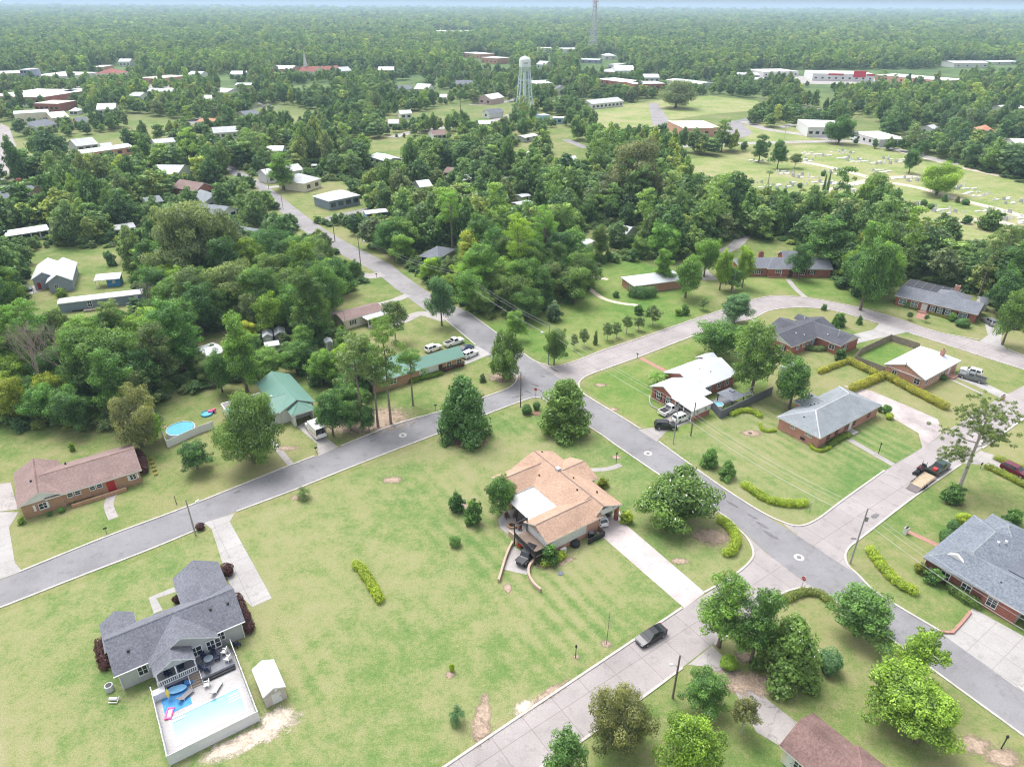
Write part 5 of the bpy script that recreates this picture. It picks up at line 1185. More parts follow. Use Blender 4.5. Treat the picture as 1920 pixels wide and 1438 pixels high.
hedge('dark maroon bushes at the east end of the brown-roofed house', [(260, 855), (268, 872), (270, 888)], 1.5, 1.7, HM); hedge('green foundation shrubs along the slate-roofed house front', [(1780, 1100), (1800, 1118), (1832, 1140)], 1.9, 1.2, (.075, .13, .03))
hedge('low green shrubs at the front of the grey hip roof house', [(1555, 835), (1572, 826), (1590, 817)], 1.3, .9, (.1, .16, .03)); hedge('flower bed along the brown-roofed house porch', [(130, 945), (170, 932), (212, 916)], .9, .5, (.12, .13, .05), .14); hedge('low flower bed at the east window of the brown-roofed house', [(222, 912), (245, 905), (265, 898)], .8, .5, (.12, .12, .05), .14)
hedge('low clipped hedge along the grey-roofed ranch front', [(1672, 566), (1690, 573), (1720, 582)], .9, .7, (.14, .15, .03)); hedge('low clipped hedge right of the ranch brick steps', [(1742, 588), (1765, 594), (1788, 602)], .9, .6, (.14, .15, .03)); hedge('reddish low border at the long brick house porch', [(1382, 516), (1410, 516), (1436, 517)], .9, .6, (.14, .1, .03))
hedge('leafy garden bed at the inner corner of the charcoal-roofed house', [(1510, 655), (1530, 658), (1548, 656), (1565, 660)], 1.7, 1.2, (.1, .15, .06)); hedge('flower bed along the white-roofed house back wall', [(1340, 728), (1370, 716), (1400, 702)], 1.1, .8, (.12, .12, .05), .15)
hedge('dense dark shrub bank in front of the pale hip roof house', [(1188, 556), (1205, 558), (1222, 554)], 3.4, 3.0, DK, .26)
SHR = [
 ('shrub', 855, 960, 922, 36, DK, 'dark green round shrub left of the tan-roofed house, farther left'), ('shrub', 889, 982, 934, 40, GR, 'green round shrub left of the tan-roofed house, nearer the tree'), ('ball', 853, 1024, 1003, 22, GR, 'small round green shrub alone on the lawn near the patio'),
 ('conifer', 1332, 876, 838, 36, GR, 'feathery green shrub on the lawn, upper of a pair'), ('conifer', 1365, 898, 862, 34, GR, 'feathery green shrub on the lawn, lower of a pair'), ('shrub', 1790, 946, 905, 44, GR, 'bushy round shrub at the foot of the tall open pine'),
 ('ball', 1557, 1262, 1217, 42, BG, 'round dark blue-green shrub on the lower corner lawn'), ('ball', 1367, 1256, 1228, 30, YG, 'small clipped yellow-green ball beside the worn drive'), ('ball', 988, 777, 758, 18, DK, 'small clipped dark ball beside the junction, left one'), ('ball', 1006, 768, 753, 14, DK, 'small clipped dark ball beside the junction, right one'),
 ('shrub', 1030, 1058, 1018, 40, GR, 'round green shrub at the deck corner of the tan-roofed house'), ('shrub', 1175, 982, 956, 32, HY, 'yellow-green shrub beside the tan-roofed carport'), ('shrub', 1130, 915, 893, 26, (.16, .2, .03), 'yellow-green shrub at the front of the tan-roofed house'),
 ('shrub', 1727, 1076, 1052, 26, (.17, .2, .03), 'yellow-green shrub at the corner post of the slate-roofed house'), ('shrub', 1752, 1096, 1062, 38, GR, 'green shrub beside the corner post of the slate-roofed house'), ('ball', 1774, 1018, 992, 24, DK, 'clipped dark ball along the slate-roofed house, first of three'), ('ball', 1790, 1000, 974, 24, DK, 'clipped dark ball along the slate-roofed house, second of three'), ('ball', 1808, 982, 960, 26, HY, 'clipped yellow-green ball along the slate-roofed house, last of three'),
 ('shrub', 1902, 985, 950, 38, GR, 'green shrub at the right edge above the slate-roofed house'), ('shrub', 1888, 1000, 975, 32, BG, 'blue-green shrub at the right edge above the slate-roofed house'),
 ('ball', 375, 994, 980, 16, HM, 'round dark maroon bush beside the leaning utility pole'), ('ball', 424, 1080, 1056, 26, HM, 'round dark maroon bush by the pool house garage'), ('ball', 331, 1131, 1114, 16, HM, 'small maroon bush in the pool house walkway corner'),
 ('ball', 1806, 613, 596, 24, DK, 'round dark bush at the right end of the grey-roofed ranch'), ('ball', 1787, 602, 586, 15, GR, 'small round bush under the ranch windows'), ('ball', 1702, 576, 562, 14, GR, 'small round bush near the ranch left windows'), ('loose', 1706, 600, 585, 14, PG, 'tiny tree on the ranch front lawn, left of the steps'), ('loose', 1738, 604, 590, 12, DK, 'tiny tree on the ranch front lawn, right of the steps'),
 ('shrub', 1575, 612, 585, 24, GR, 'shrubby little tree in front of the road bend, middle one'), ('shrub', 1546, 582, 570, 12, GR, 'shrubby little tree beside the road bend, top one'), ('conifer', 1612, 608, 592, 12, DK, 'shrubby dark little tree near the pale bend driveway'), ('conifer', 1566, 618, 592, 18, GR, 'conical shrub behind the charcoal roof'), ('shrub', 1576, 676, 652, 24, DK, 'round dark shrub at the charcoal roof garden corner'),
 ('shrub', 1037, 602, 566, 36, (.1, .16, .1), 'round bluish-green bush in the field'), ('shrub', 1197, 590, 570, 22, GR, 'round bush in the field near the dirt track'), ('shrub', 1155, 558, 545, 15, GR, 'small bush at the track bend'), ('shrub', 1272, 592, 578, 16, YG, 'yellow round bush beside the road above the field row'), ('shrub', 1285, 590, 570, 20, GR, 'green bush right of the yellow round bush'),
 ('loose', 1077, 655, 628, 18, PG, 'small thin tree in the roadside row, first from left'), ('loose', 1096, 650, 618, 24, PG, 'small thin tree in the roadside row, second from left'), ('conifer', 1117, 646, 620, 10, PG, 'small thin tree in the roadside row, third from left'), ('loose', 1140, 638, 606, 26, PG, 'small thin tree in the roadside row, fourth from left'), ('loose', 1157, 634, 606, 22, PG, 'small thin tree in the roadside row, fifth from left'), ('loose', 1176, 626, 592, 26, PG, 'small thin tree in the roadside row, sixth from left'), ('loose', 1198, 620, 595, 26, PG, 'small thin tree in the roadside row, seventh from left'), ('loose', 1226, 610, 575, 38, PG, 'small thin tree in the roadside row, eighth from left'), ('loose', 1320, 582, 560, 22, PG, 'small thin tree in the roadside row, at its far end'),
 ('shrub', 102, 500, 486, 16, DK, 'dark bush right of the white-roofed cottage'), ('shrub', 48, 522, 500, 24, DK, 'dark round bush left of the white-roofed cottage'), ('shrub', 206, 498, 470, 24, BG, 'dark bush on the cottage lawn'), ('shrub', 115, 557, 540, 22, YG, 'bush in front of the white-roofed cottage'), ('shrub', 640, 625, 608, 22, (.11, .18, .035), 'bright bush at the cream bungalow corner'),
 ('shrub', 1560, 768, 745, 10, DK, 'small dark bush behind the grey hip roof'), ('ball', 1664, 775, 758, 16, GR, 'clipped ball at the right end of the grey hip roof house'), ('ball', 1668, 786, 774, 14, HY, 'small yellow-green ball at the right end of the grey hip roof house'), ('ball', 1650, 772, 760, 9, DK, 'narrow dark bush at the grey hip roof corner'), ('shrub', 1692, 708, 688, 22, DK, 'dark bush against the pink house wall'), ('ball', 1767, 712, 700, 16, DK, 'dark bush at the pink house steps'), ('shrub', 134, 806 + 40, 828, 13, YG, 'small yellow-green bush behind the brown-roofed house'),
 ('ball', 115, 961, 950, 11, GR, 'small green bush at the brown-roofed gable, right one'), ('ball', 92, 967, 958, 9, DK, 'small green bush at the brown-roofed gable, middle one'), ('shrub', 40, 983, 968, 16, YG, 'small yellow bush at the brown-roofed gable corner'),
 ('ball', 1500, 348 + 4, 343, 9, DK, 'round dark bush in the cemetery near the palms'), ('ball', 1544, 330, 320, 9, DK, 'round dark cemetery bush'), ('ball', 1745, 392, 382, 13, DK, 'dark bush in the lower cemetery, right of the domed tree'), ('ball', 1733, 386, 374, 12, DK, 'dark bush in the lower cemetery, left of a pair'), ('conifer', 1772, 378, 364, 12, DK, 'pointed dark bush below the lone cemetery oak'), ('conifer', 1796, 380, 368, 10, BR, 'pointed brownish bush right of the cemetery oak'), ('ball', 1811, 384, 373, 14, DK, 'dark bush pair in the lower cemetery'), ('shrub', 1815, 420, 404, 22, DK, 'leafy dark bush at the lower cemetery edge'), ('shrub', 1860, 432, 392, 48, OL, 'spreading magnolia-like bush at the lower cemetery edge'),
 ('shrub', 950, 712, 695, 20, (.17, .1, .06), 'brownish bush at the foot of the flowering junction magnolia'), ('shrub', 905, 716, 700, 15, PG, 'grey-green bush left of the junction magnolia'), ('shrub', 880, 738, 700, 1, GR, ''),
]
for key, cx, by, ty, w, tint, lab in SHR:
    if lab: by_px(key, cx, by, ty, w, tint, lab)
yb = [by_px('ball', 283 + 2.2 * k, 862 + 7.2 * k, 857 + 7.2 * k, 7, (.26, .22, .07), None, 'yellow shrub row') for k in range(5)]
for k, o in enumerate(yb): o['label'] = ('topmost', 'second', 'middle', 'fourth', 'lowest')[k] + ' small yellow shrub of the row beside the maroon bushes'
sp_ = by_px('ball', 847, 1258, 1243, 10, (.2, .3, .03), 'bright green sapling on the large lawn near a dirt ring')
# ================================================================== vehicles
def paint(name, col, metal=.2):
    if name in MATS: return MATS[name]
    m, nt, b = new_mat(name); b.inputs['Base Color'].default_value = (*col, 1); b.inputs['Roughness'].default_value = .3; b.inputs['Metallic'].default_value = metal; b.inputs['Coat Weight'].default_value = .25; b.inputs['Coat Roughness'].default_value = .08
    c = mix(nt, col, tuple(min(1, k * 1.12 + .01) for k in col), noise(nt, pos_of(nt), 1.2, 3)); nt.links.new(c, b.inputs['Base Color']); MATS[name] = m; return m
TYRE = M('tyre', (.02, .02, .021), .85, .1, 3); RIM = M('wheel_rim', (.5, .5, .52), .35, .05, 2, metal=.8); LAMP_W = M('headlight', (.75, .76, .78), .15, .02, 2); LAMP_R = M('taillight', (.35, .02, .02), .2, .03, 2); CGLASS = M('car_glass', (.02, .025, .03), .06, .03, 1, spec=.7)
# stations along the body (x from front, half width low, half width belt, z low, z belt, z roof or None, half width roof)
BODY = dict(
 sedan=(4.8, [(0, .62, .60, .38, .60, None, 0), (.18, .84, .80, .26, .70, None, 0), (.95, .90, .86, .24, .86, None, 0), (1.45, .91, .87, .24, .92, .93, .80), (2.25, .91, .88, .24, .95, 1.40, .62), (3.15, .91, .88, .24, .97, 1.42, .63), (4.05, .90, .86, .26, 1.0, 1.04, .76), (4.6, .84, .78, .32, .98, None, 0), (4.8, .68, .64, .42, .86, None, 0)], (.92, 3.85), .33),
 suv=(4.7, [(0, .68, .64, .42, .72, None, 0), (.15, .88, .84, .3, .92, None, 0), (.95, .93, .9, .28, 1.05, None, 0), (1.35, .93, .9, .28, 1.08, 1.1, .82), (2.0, .93, .9, .28, 1.1, 1.68, .7), (3.3, .93, .9, .28, 1.12, 1.72, .7), (4.3, .92, .88, .3, 1.14, 1.66, .68), (4.6, .9, .84, .36, 1.1, 1.14, .78), (4.7, .82, .76, .46, .95, None, 0)], (.92, 3.75), .37),
 pickup=(5.6, [(0, .74, .7, .5, .85, None, 0), (.15, .94, .9, .38, 1.08, None, 0), (1.15, .98, .95, .36, 1.16, None, 0), (1.5, .98, .95, .36, 1.18, 1.2, .86), (2.05, .98, .95, .36, 1.2, 1.82, .74), (3.2, .98, .95, .36, 1.2, 1.84, .74), (3.5, .98, .95, .36, 1.2, 1.22, .86), (3.52, .98, .95, .4, 1.2, None, 0), (5.55, .97, .94, .44, 1.2, None, 0), (5.6, .95, .92, .5, 1.14, None, 0)], (1.0, 4.5), .40),
 jeep=(4.4, [(0, .6, .55, .55, .95, None, 0), (.1, .68, .64, .5, 1.08, None, 0), (1.35, .78, .76, .48, 1.14, None, 0), (1.4, .82, .8, .48, 1.16, 1.17, .74), (1.75, .84, .82, .48, 1.16, 1.8, .7), (3.2, .84, .82, .48, 1.16, 1.84, .72), (4.15, .84, .82, .5, 1.16, 1.8, .7), (4.2, .83, .8, .5, 1.14, 1.15, .74), (4.25, .8, .78, .52, 1.1, None, 0)], (.75, 3.45), .42),
 van=(6.4, [(0, .8, .74, .5, .95, None, 0), (.2, .96, .92, .38, 1.15, None, 0), (1.0, 1.0, .96, .36, 1.25, None, 0), (1.3, 1.0, .97, .36, 1.3, 1.32, .9), (1.9, 1.02, 1.0, .36, 1.35, 2.2, .86), (2.3, 1.1, 1.1, .4, 1.4, 2.75, 1.05), (6.25, 1.1, 1.1, .42, 1.4, 2.75, 1.05), (6.4, 1.08, 1.06, .5, 1.4, 2.68, 1.0)], (1.1, 5.0), .38))
def car_proto(kind, mat, roof=None):
    L, st, ax, wr = BODY[kind]; body, win = MB(), MB(); ring = []
    for x, hl, hb, zl, zb, zr, hr in st:
        X = L / 2 - x
        ring.append([(X, -hl, zl), (X, -hl * 1.0, (zl + zb) / 2), (X, -hb, zb), (X, hb, zb), (X, hl, (zl + zb) / 2), (X, hl, zl)])
    for i in range(len(st) - 1):
        a, b = ring[i], ring[i + 1]
        for k in range(6):
            if k == 2 and st[i][5] and st[i + 1][5]: continue
            k2 = (k + 1) % 6; body.quad(a[k], b[k], b[k2], a[k2])
    for r_, rev in ((ring[0], False), (ring[-1], True)): body.add(r_, [tuple(range(6))[::-1 if rev else 1]])
    for i in range(len(st) - 1):
        s0, s1 = st[i], st[i + 1]
        if not (s0[5] and s1[5]): continue
        X0, X1 = L / 2 - s0[0], L / 2 - s1[0]
        full = s0[5] - s0[4] > .3 and s1[5] - s1[4] > .3
        for s in (-1, 1):
            p = [(X0, s * s0[2], s0[4]), (X1, s * s1[2], s1[4]), (X1, s * s1[6], s1[5]), (X0, s * s0[6], s0[5])]
            if s < 0: p = p[::-1]
            glass = full and not (kind == 'van' and i > 4)
            if glass:      # window inset in a painted frame
                c = sum((Vector(q) for q in p), Vector()) / 4; q = [Vector(k) * .84 + c * .16 + Vector((0, s * .012, 0)) for k in p]
                body.add(p, [(0, 1, 2, 3)]); win.add(q, [(0, 1, 2, 3)])
            else: (body if full or abs(s0[5] - s0[4]) < .05 and abs(s1[5] - s1[4]) < .05 else body).add(p, [(0, 1, 2, 3)])
        t = [(X0, -s0[6], s0[5]), (X0, s0[6], s0[5]), (X1, s1[6], s1[5]), (X1, -s1[6], s1[5])]
        body.add(t, [(0, 3, 2, 1)] if False else [(0, 1, 2, 3)], 1 if full else 0)
        if abs(s0[5] - s1[5]) > .25 and not (kind == 'van' and i == 4):
            c = sum((Vector(q) for q in t), Vector()) / 4; n = (Vector(t[1]) - Vector(t[0])).cross(Vector(t[3]) - Vector(t[0])).normalized(); n = n if n.z > 0 else -n
            win.add([Vector(k) * .88 + c * .12 + n * .012 for k in t], [(0, 1, 2, 3)])
    t = bpy.data.objects.new('car', None); COL.objects.link(t); t.empty_display_size = .5
    bo = body.build('body', [mat, roof or mat], t, world=False)
    bv = bo.modifiers.new('soft_edges', 'BEVEL'); bv.width = .05; bv.segments = 2; bv.limit_method = 'ANGLE'; bv.angle_limit = R(25)
    win.build('window', CGLASS, t, world=False)
    hw = st[3][1]
    for x in ax:
        for s in (-1, 1):
            w = MB(); cx, cy = L / 2 - x, s * (hw - .1)
            w.tube([(cx, cy - .11, wr), (cx, cy + .11, wr)], wr, 14); wo = w.build('wheel', TYRE, t, world=False)
            r = MB(); r.tube([(cx, cy + s * .1, wr), (cx, cy + s * .125, wr)], wr * .6, 12); r.build('rim', RIM, wo, world=False)
    for s in (-1, 1):
        q = MB(); q.box((L / 2 - .13, s * (st[1][2] - .2), st[1][4] - .12), (.16, .3, .13)); q.build('headlight', LAMP_W, t, world=False)
        q = MB(); q.box((-L / 2 + .06, s * (st[-2][2] - .16), st[-2][4] - .16), (.14, .2, .2)); q.build('taillight', LAMP_R, t, world=False)
    if kind == 'pickup':
        q = MB(); q.box((L / 2 - 4.52, 0, 1.205), (1.9, 1.6, .02)); q.build('bed', DARKV, t, world=False)
    if kind == 'jeep':
        q = MB(); q.tube([(-L / 2 + .02, 0, .95), (-L / 2 - .2, 0, .95)], .38, 14); q.build('spare_wheel', TYRE, t, world=False)
        for x in ax:
            for s in (-1, 1): q = MB(); q.box((L / 2 - x, s * .84, .92), (1.0, .24, .08)); q.build('fender', DARKV, t, world=False)
    if kind == 'van':
        q = MB(); q.box((-3.21, -.45, 1.95), (.03, .5, .5)); q.build('rear_window', CGLASS, t, world=False); q = MB(); q.box((-3.21, .45, 1.95), (.03, .5, .5)); q.build('rear_window', CGLASS, t, world=False)
        for s in (-1, 1): q = MB(); q.box((-1.4, s * 1.105, 1.15), (3.4, .02, .22)); q.build('stripe', M('stripe_orange', (.6, .22, .05), .5), t, world=False)
        q = MB(); q.box((-1.2, 0, 2.82), (.7, .6, .16)); q.build('roof_vent', SH_MID, t, world=False)
    return t
CARS = {}
def car(kind, pm, front, rear, label, name='parked_car', cat='car', group='parked vehicles', L=None):
    key = (kind, pm.name)
    f, r = at(*front), at(*rear); c = (f + r) / 2; rz = math.atan2(f.y - r.y, f.x - r.x)
    if key not in CARS: CARS[key] = o = car_proto(kind, pm)
    else: o = copy_tree(CARS[key])
    o.name = name; o.location = (c.x, c.y, .02); o.rotation_euler = (0, 0, rz); return tag(o, label, cat, group)
P_BLK = paint('paint_black', (.012, .012, .016)); P_WHT = paint('paint_white', (.75, .75, .75), 0); P_SIL = paint('paint_silver', (.38, .4, .43), .6); P_MAR = paint('paint_maroon', (.13, .012, .03)); P_NVY = paint('paint_navy', (.03, .045, .1)); P_GRY = paint('paint_grey', (.17, .18, .19), .4); P_GRN = paint('paint_dark_green', (.015, .045, .035)); P_BLU = paint('paint_blue', (.05, .2, .5)); P_RED = paint('paint_red', (.5, .02, .02)); P_LIM = paint('paint_lime', (.5, .75, .04), 0)
car('sedan', P_BLK, (1199, 1209), (1241, 1184), 'black sedan parked at the kerb of the pale road')
car('jeep', P_BLK, (976, 1062), (998, 1036), 'black boxy off-road car on the sunken drive')
car('suv', P_WHT, (1115, 964), (1129, 986), 'white car half under the tan-roofed carport')
car('pickup', P_WHT, (1271, 765), (1238, 781), 'white pickup truck in front of the white-roofed house', 'pickup_truck', 'pickup truck'); car('suv', P_WHT, (1293, 781), (1262, 793), 'white car beside the white pickup under the carport edge'); car('suv', P_BLK, (1264, 803), (1231, 802), 'black car at the end of the white-roofed house drive')
car('pickup', P_WHT, (869, 640), (833, 652), 'white pickup truck behind the long green roof', 'pickup_truck', 'pickup truck'); car('suv', P_WHT, (826, 652), (799, 662), 'white car behind the white pickup, half hidden by green roof'); car('sedan', P_NVY, (885, 652), (862, 662), 'dark blue car between two white ones by the green roof'); car('suv', P_WHT, (895, 662), (868, 674), 'white car at the end of the long green roof')
car('van', P_WHT, (577, 796), (607, 828), 'white camper van with orange stripe parked by the green roof garage', 'camper_van', 'camper van')
car('pickup', P_GRY, (1801, 706), (1842, 718), 'grey and white pickup truck on the pink house drive', 'pickup_truck', 'pickup truck'); car('suv', P_WHT, (1803, 697), (1836, 706), 'white car behind the grey pickup at the pink house')
car('suv', P_SIL, (1844, 601), (1863, 613), 'silver car at the right end of the grey-roofed ranch'); car('sedan', P_SIL, (1893, 608), (1905, 618), 'silver car under the right edge oak')
car('suv', P_MAR, (1919, 896), (1884, 879), 'maroon car between the bright green hedges at right edge'); car('sedan', P_NVY, (63, 547), (36, 541), 'dark blue car parked left of the white-roofed cottage')
tr_ = car('pickup', P_GRN, (1775, 871), (1741, 894), 'dark green pickup truck pulling the mower trailer', 'pickup_truck', 'pickup truck')
for fx, rx, pm, lb in (((1427, 226), (1438, 227), P_BLK, 'black car in the hospital car park, leftmost'), ((1446, 223), (1457, 224), P_GRY, 'grey car in the hospital car park'), ((1455, 221), (1466, 223), P_BLK, 'black car right of the grey one in the hospital car park'), ((1441, 232), (1453, 233), P_BLK, 'black car in the nearer row of the hospital car park'), ((1477, 227), (1489, 228), P_BLU, 'blue car in front of the hospital'), ((1509, 250), (1521, 251), P_NVY, 'dark car on the hospital entrance drive'), ((1366, 271), (1378, 272), P_BLK, 'dark car by the pine on the cemetery road'), ((1848, 274), (1861, 276), P_WHT, 'white car in the right woods by the cemetery road'), ((1062, 228), (1072, 229), P_NVY, 'dark car beside the pale blue shed'), ((1218, 172), (1225, 172), P_BLK, 'dark car in front of the brick school block, left'), ((1232, 175), (1240, 175), P_GRY, 'grey car in front of the brick school block, right'), ((-4, 331), (8, 330), P_NVY, 'dark car at the left parking lot exit'), ((1596, 262), (1607, 264), P_WHT, 'white car on the road below the hospital'), ((1523, 145), (1530, 145), P_WHT, 'white car at the orange-red roofed shop'), ((1700, 252), (1712, 254), P_SIL, 'silver car behind the row of cemetery trunks')):
    car('sedan', pm, fx, rx, lb)
# mower trailer and lawn-care gear
def at_dir(p, q): a, b = at(*p), at(*q); return a, math.atan2(b.y - a.y, b.x - a.x)
a_, z_ = at_dir((1716, 915), (1743, 894)); tl = thing('utility_trailer', 'wooden-decked utility trailer with lowered mesh ramp behind the green pickup', 'trailer', a_, z_)
Ld = (at(1743, 894) - a_).length
lbox(tl, 'deck', M('trailer_planks', (.42, .33, .23), .85, .2, 2), (0, Ld, -1.05, 1.05, .5, .58)); lbox(tl, 'side_rail', DARKV, (0, Ld, 1.0, 1.06, .8, .88)); lbox(tl, 'side_rail', DARKV, (0, Ld, -1.06, -1.0, .8, .88))
q = MB(); q.quad((-1.5, -1, .06), (-1.5, 1, .06), (0, 1, .5), (0, -1, .5)); q.quad((-1.5, -1, .1), (0, -1, .54), (0, 1, .54), (-1.5, 1, .1)); q.build('ramp', M('ramp_mesh', (.16, .14, .14), .8, .2, 6), tl, world=False); lbox(tl, 'drawbar', DARKV, (Ld, Ld + 1.1, -.06, .06, .42, .52))
for s in (-1, 1):
    for x in (.9, 1.7): w = MB(); w.tube([(x, s * 1.1 - .1, .32), (x, s * 1.1 + .1, .32)], .32, 12); w.build('wheel', TYRE, tl, world=False)
def mower(px, py, rz, pm, label):
    t = thing('riding_mower', label, 'mower', at(px, py), rz, 'riding mowers')
    lbox(t, 'mower_deck', pm, (-.1, .75, -.65, .65, .16, .38)); lbox(t, 'engine', DARKV, (-.85, -.3, -.35, .35, .45, .95)); lbox(t, 'seat', DARKV, (-.3, .2, -.25, .25, .6, .72), (-.36, -.26, -.25, .25, .7, 1.15)); lbox(t, 'body', pm, (-.7, .5, -.45, .45, .38, .6)); lbox(t, 'roll_bar', DARKV, (-.6, -.54, -.42, -.36, .6, 1.6)); lbox(t, 'roll_bar', DARKV, (-.6, -.54, .36, .42, .6, 1.6))
    for s in (-1, 1):
        w = MB(); w.tube([(-.5, s * .5 - .12, .28), (-.5, s * .5 + .12, .28)], .28, 12); w.build('wheel', TYRE, t, world=False); w = MB(); w.tube([(.85, s * .4 - .06, .15), (.85, s * .4 + .06, .15)], .15, 10); w.build('wheel', TYRE, t, world=False)
mower(1720, 889, R(215), P_BLK, 'black riding mower standing in the road left of the trailer'); mower(1728, 880, R(215), P_MAR, 'dark red and black riding mower standing in the road by the trailer'); mower(1737, 884, R(35), P_LIM, 'lime green riding mower at the trailer front')
mower(980, 1024, R(140), P_RED, 'red riding mower under the tan-roofed house deck')
lbox(thing('equipment_rack', 'red and white lawn gear heaped in the green pickup bed', 'lawn gear', at(1747, 890) + Vector((0, 0, 1.2)), z_), 'gear', P_RED, (-.5, .3, -.6, .1, .05, .5)); 
# ================================================================== poles, wires, signs
POLE_W = M('pole_wood', (.2, .16, .135), .9, .15, 2, .2, 8); POLE_G = M('pole_grey', (.34, .32, .31), .9, .12, 2, .15, 8); WIRE = M('wire', (.45, .45, .46), .5)  # wire is light grey: the sky's reflection is put into its colour
def pole(base, ty, label, mat=POLE_W, r=.15, arm=0, lamp=0, tank=False, az=0.0):
    b = at(*base); h = height_at(b, ty); t = thing('utility_pole', label, 'utility pole', b, az)
    q = MB(); q.tube([(0, 0, 0), (0, 0, h)], [r, r * .7], 10); q.build('pole', mat, t, world=False)
    for k in range(arm): lbox(t, 'crossarm', WOOD, (-1.1, 1.1, -.06, .06, h - .5 - .8 * k, h - .38 - .8 * k)); 
    if arm:
        for x in (-1, -.4, .5, 1): q = MB(); q.cyl((x, 0, h - .38), .05, .18, 8); q.build('insulator', POLE_G, t, world=False)
    if lamp:
        q = MB(); q.tube([(0, 0, h * .72), (lamp * .8, 0, h * .78), (lamp * 1.8, 0, h * .79)], .035, 6); l = q.build('lamp_arm', RIM, t, world=False); lbox(t, 'lamp_head', LAMP_W, (min(lamp * 1.5, lamp * 2.1), max(lamp * 1.5, lamp * 2.1), -.13, .13, h * .77, h * .8), parent=l)
    if tank: q = MB(); q.cyl((.35, 0, h * .78), .22, .8, 12); q.build('transformer', POLE_G, t, world=False)
    return t, h
p6 = pole((1028, 683), 606, 'wooden utility pole with street lamp on the grassy junction corner', POLE_G, lamp=-1, az=R(10)); p7 = pole((873, 580), 511, 'utility pole with crossarms at the edge of the central woods', POLE_W, arm=3, az=R(60)); pB = pole((737, 496), 470, 'short utility pole by the small gravel side drive', POLE_W)
p8 = pole((677, 503), 440, 'utility pole with lamp beside the old street', POLE_W, lamp=1, az=R(20)); pG = pole((1262, 832), 752, 'thin grey utility pole beside the black car', POLE_G, .12); pR = pole((1594, 1056), 953, 'weathered utility pole on the corner with the curved hedge', POLE_G, tank=True)
pole((1295, 817), 754, 'brown wooden pole on the lawn right of the carport', POLE_W); pole((367, 1003), 936, 'leaning-looking utility pole with lamp beside the west road', POLE_G, lamp=1, az=R(60)); pN = pole((976, 763), 697, 'dark utility pole at the junction beside the two dark balls', POLE_W); pole((1261, 1308), 1228, 'dark utility pole beside the pale road near the bottom', POLE_W, lamp=-.5)
pole((1373, 548), 510, 'white-grey utility pole in front of the long brick house', POLE_G); pU = pole((628, 452), 420, 'utility pole at the old street corner by the trees', POLE_W); pole((531, 393), 345, 'slim utility pole on the old street lawn', POLE_W, .1); pole((653, 655), 582, 'slim lamp pole in front of the cream bungalow', POLE_G, .07); pole((331, 945), 929, 'short wooden post on the brown-roofed house lawn', POLE_W, .08); pole((504, 355), 312, 'utility pole beside the bright green corner tree', POLE_W, .12)
pole((72, 322), 293, 'utility pole beside the left parking lot', POLE_W); pole((57, 332), 306, 'grey lamp post beside the left parking lot', POLE_G, .08); pole((1240, 277), 240, 'utility pole near the cemetery road by the school', POLE_G, .12); pole((1470, 262), 222, 'pale lamp post in the hospital grounds', POLE_G, .1); pole((864, 232), 178, 'bare pale pole beside the middle street', POLE_W, .3)
def wires(label, A, B, hs, sag=.9, lat=(0,)):
    (ta, ha), (tb, hb) = A, B; a, b = Vector(ta.location), Vector(tb.location); t = thing('power_line', label, 'power line', (a + b) / 2, 0, 'overhead wires'); n = (b - a); s = Vector((-n.y, n.x, 0)).normalized()
    for dz in hs:
        for k in lat:
            q = MB(); q.tube([(a + Vector((0, 0, ha - dz))).lerp(b + Vector((0, 0, hb - dz)), i / 14) + s * k - Vector((0, 0, sag * 4 * (i / 14) * (1 - i / 14))) for i in range(15)], (.022 if dz < 2 else .035), 4, cap=False); q.build('wire', WIRE, t)
    return t
wires('overhead wires from the junction pole to the thin grey pole', p6, pG, (.2, .9, 2.4), .8, (0,)); wires('overhead wires from the thin grey pole to the weathered corner pole', pG, pR, (.2, 1.0, 2.4), 1.2, (0,)); wires('overhead wires from the crossarm pole to the junction pole', p7, p6, (.3, 1.1, 3.0), .8, (0,)); wires('overhead wires from the short side-drive pole to the crossarm pole', pB, p7, (.3, 1.2), .8, (0,)); wires('overhead wires from the lamp pole on old street to the short pole', p8, pB, (.3, 1.0), .6)
b2 = at(2010, 1330); far_ = (thing('utility_pole', 'utility pole beyond the right edge carrying the wires', 'utility pole', b2), 9.5); q = MB(); q.tube([(0, 0, 0), (0, 0, 9.5)], [.15, .1], 10); q.build('pole', POLE_W, far_[0], world=False)
wires('overhead wires from the weathered corner pole out past the right edge', pR, far_, (.2, 1.0, 2.4), 1.0)
def sign_stop(px, py, az, label):
    t = thing('stop_sign', label, 'stop sign', at(px, py), az); lbox(t, 'post', RIM, (-.03, .03, -.03, .03, 0, 2.1))
    oc = lambda r, y: [(r * math.cos(R(22.5 + 45 * k)), y, 2.45 + r * math.sin(R(22.5 + 45 * k))) for k in range(8)]
    q = MB(); q.prism(oc(.42, 0), oc(.42, -.02)); pl = q.build('plate', M('sign_white', (.8, .8, .8), .5), t, world=False); q = MB(); q.prism(oc(.38, -.022), oc(.38, -.027)); q.build('red_face', M('stop_red', (.5, .02, .03), .5), pl, world=False)
    cu = bpy.data.curves.new('lettering', 'FONT'); cu.body = 'STOP'; cu.size = .27; cu.align_x = 'CENTER'; cu.align_y = 'CENTER'; cu.extrude = .002
    ob = bpy.data.objects.new('lettering', cu); COL.objects.link(ob); me = bpy.data.meshes.new_from_object(ob.evaluated_get(bpy.context.evaluated_depsgraph_get())); bpy.data.objects.remove(ob)
    me.materials.clear(); me.materials.append(MATS['sign_white']); lo = bpy.data.objects.new('lettering', me); COL.objects.link(lo); lo.parent = pl; lo.location = (0, -.031, 2.45); lo.rotation_euler = (R(90), 0, 0)
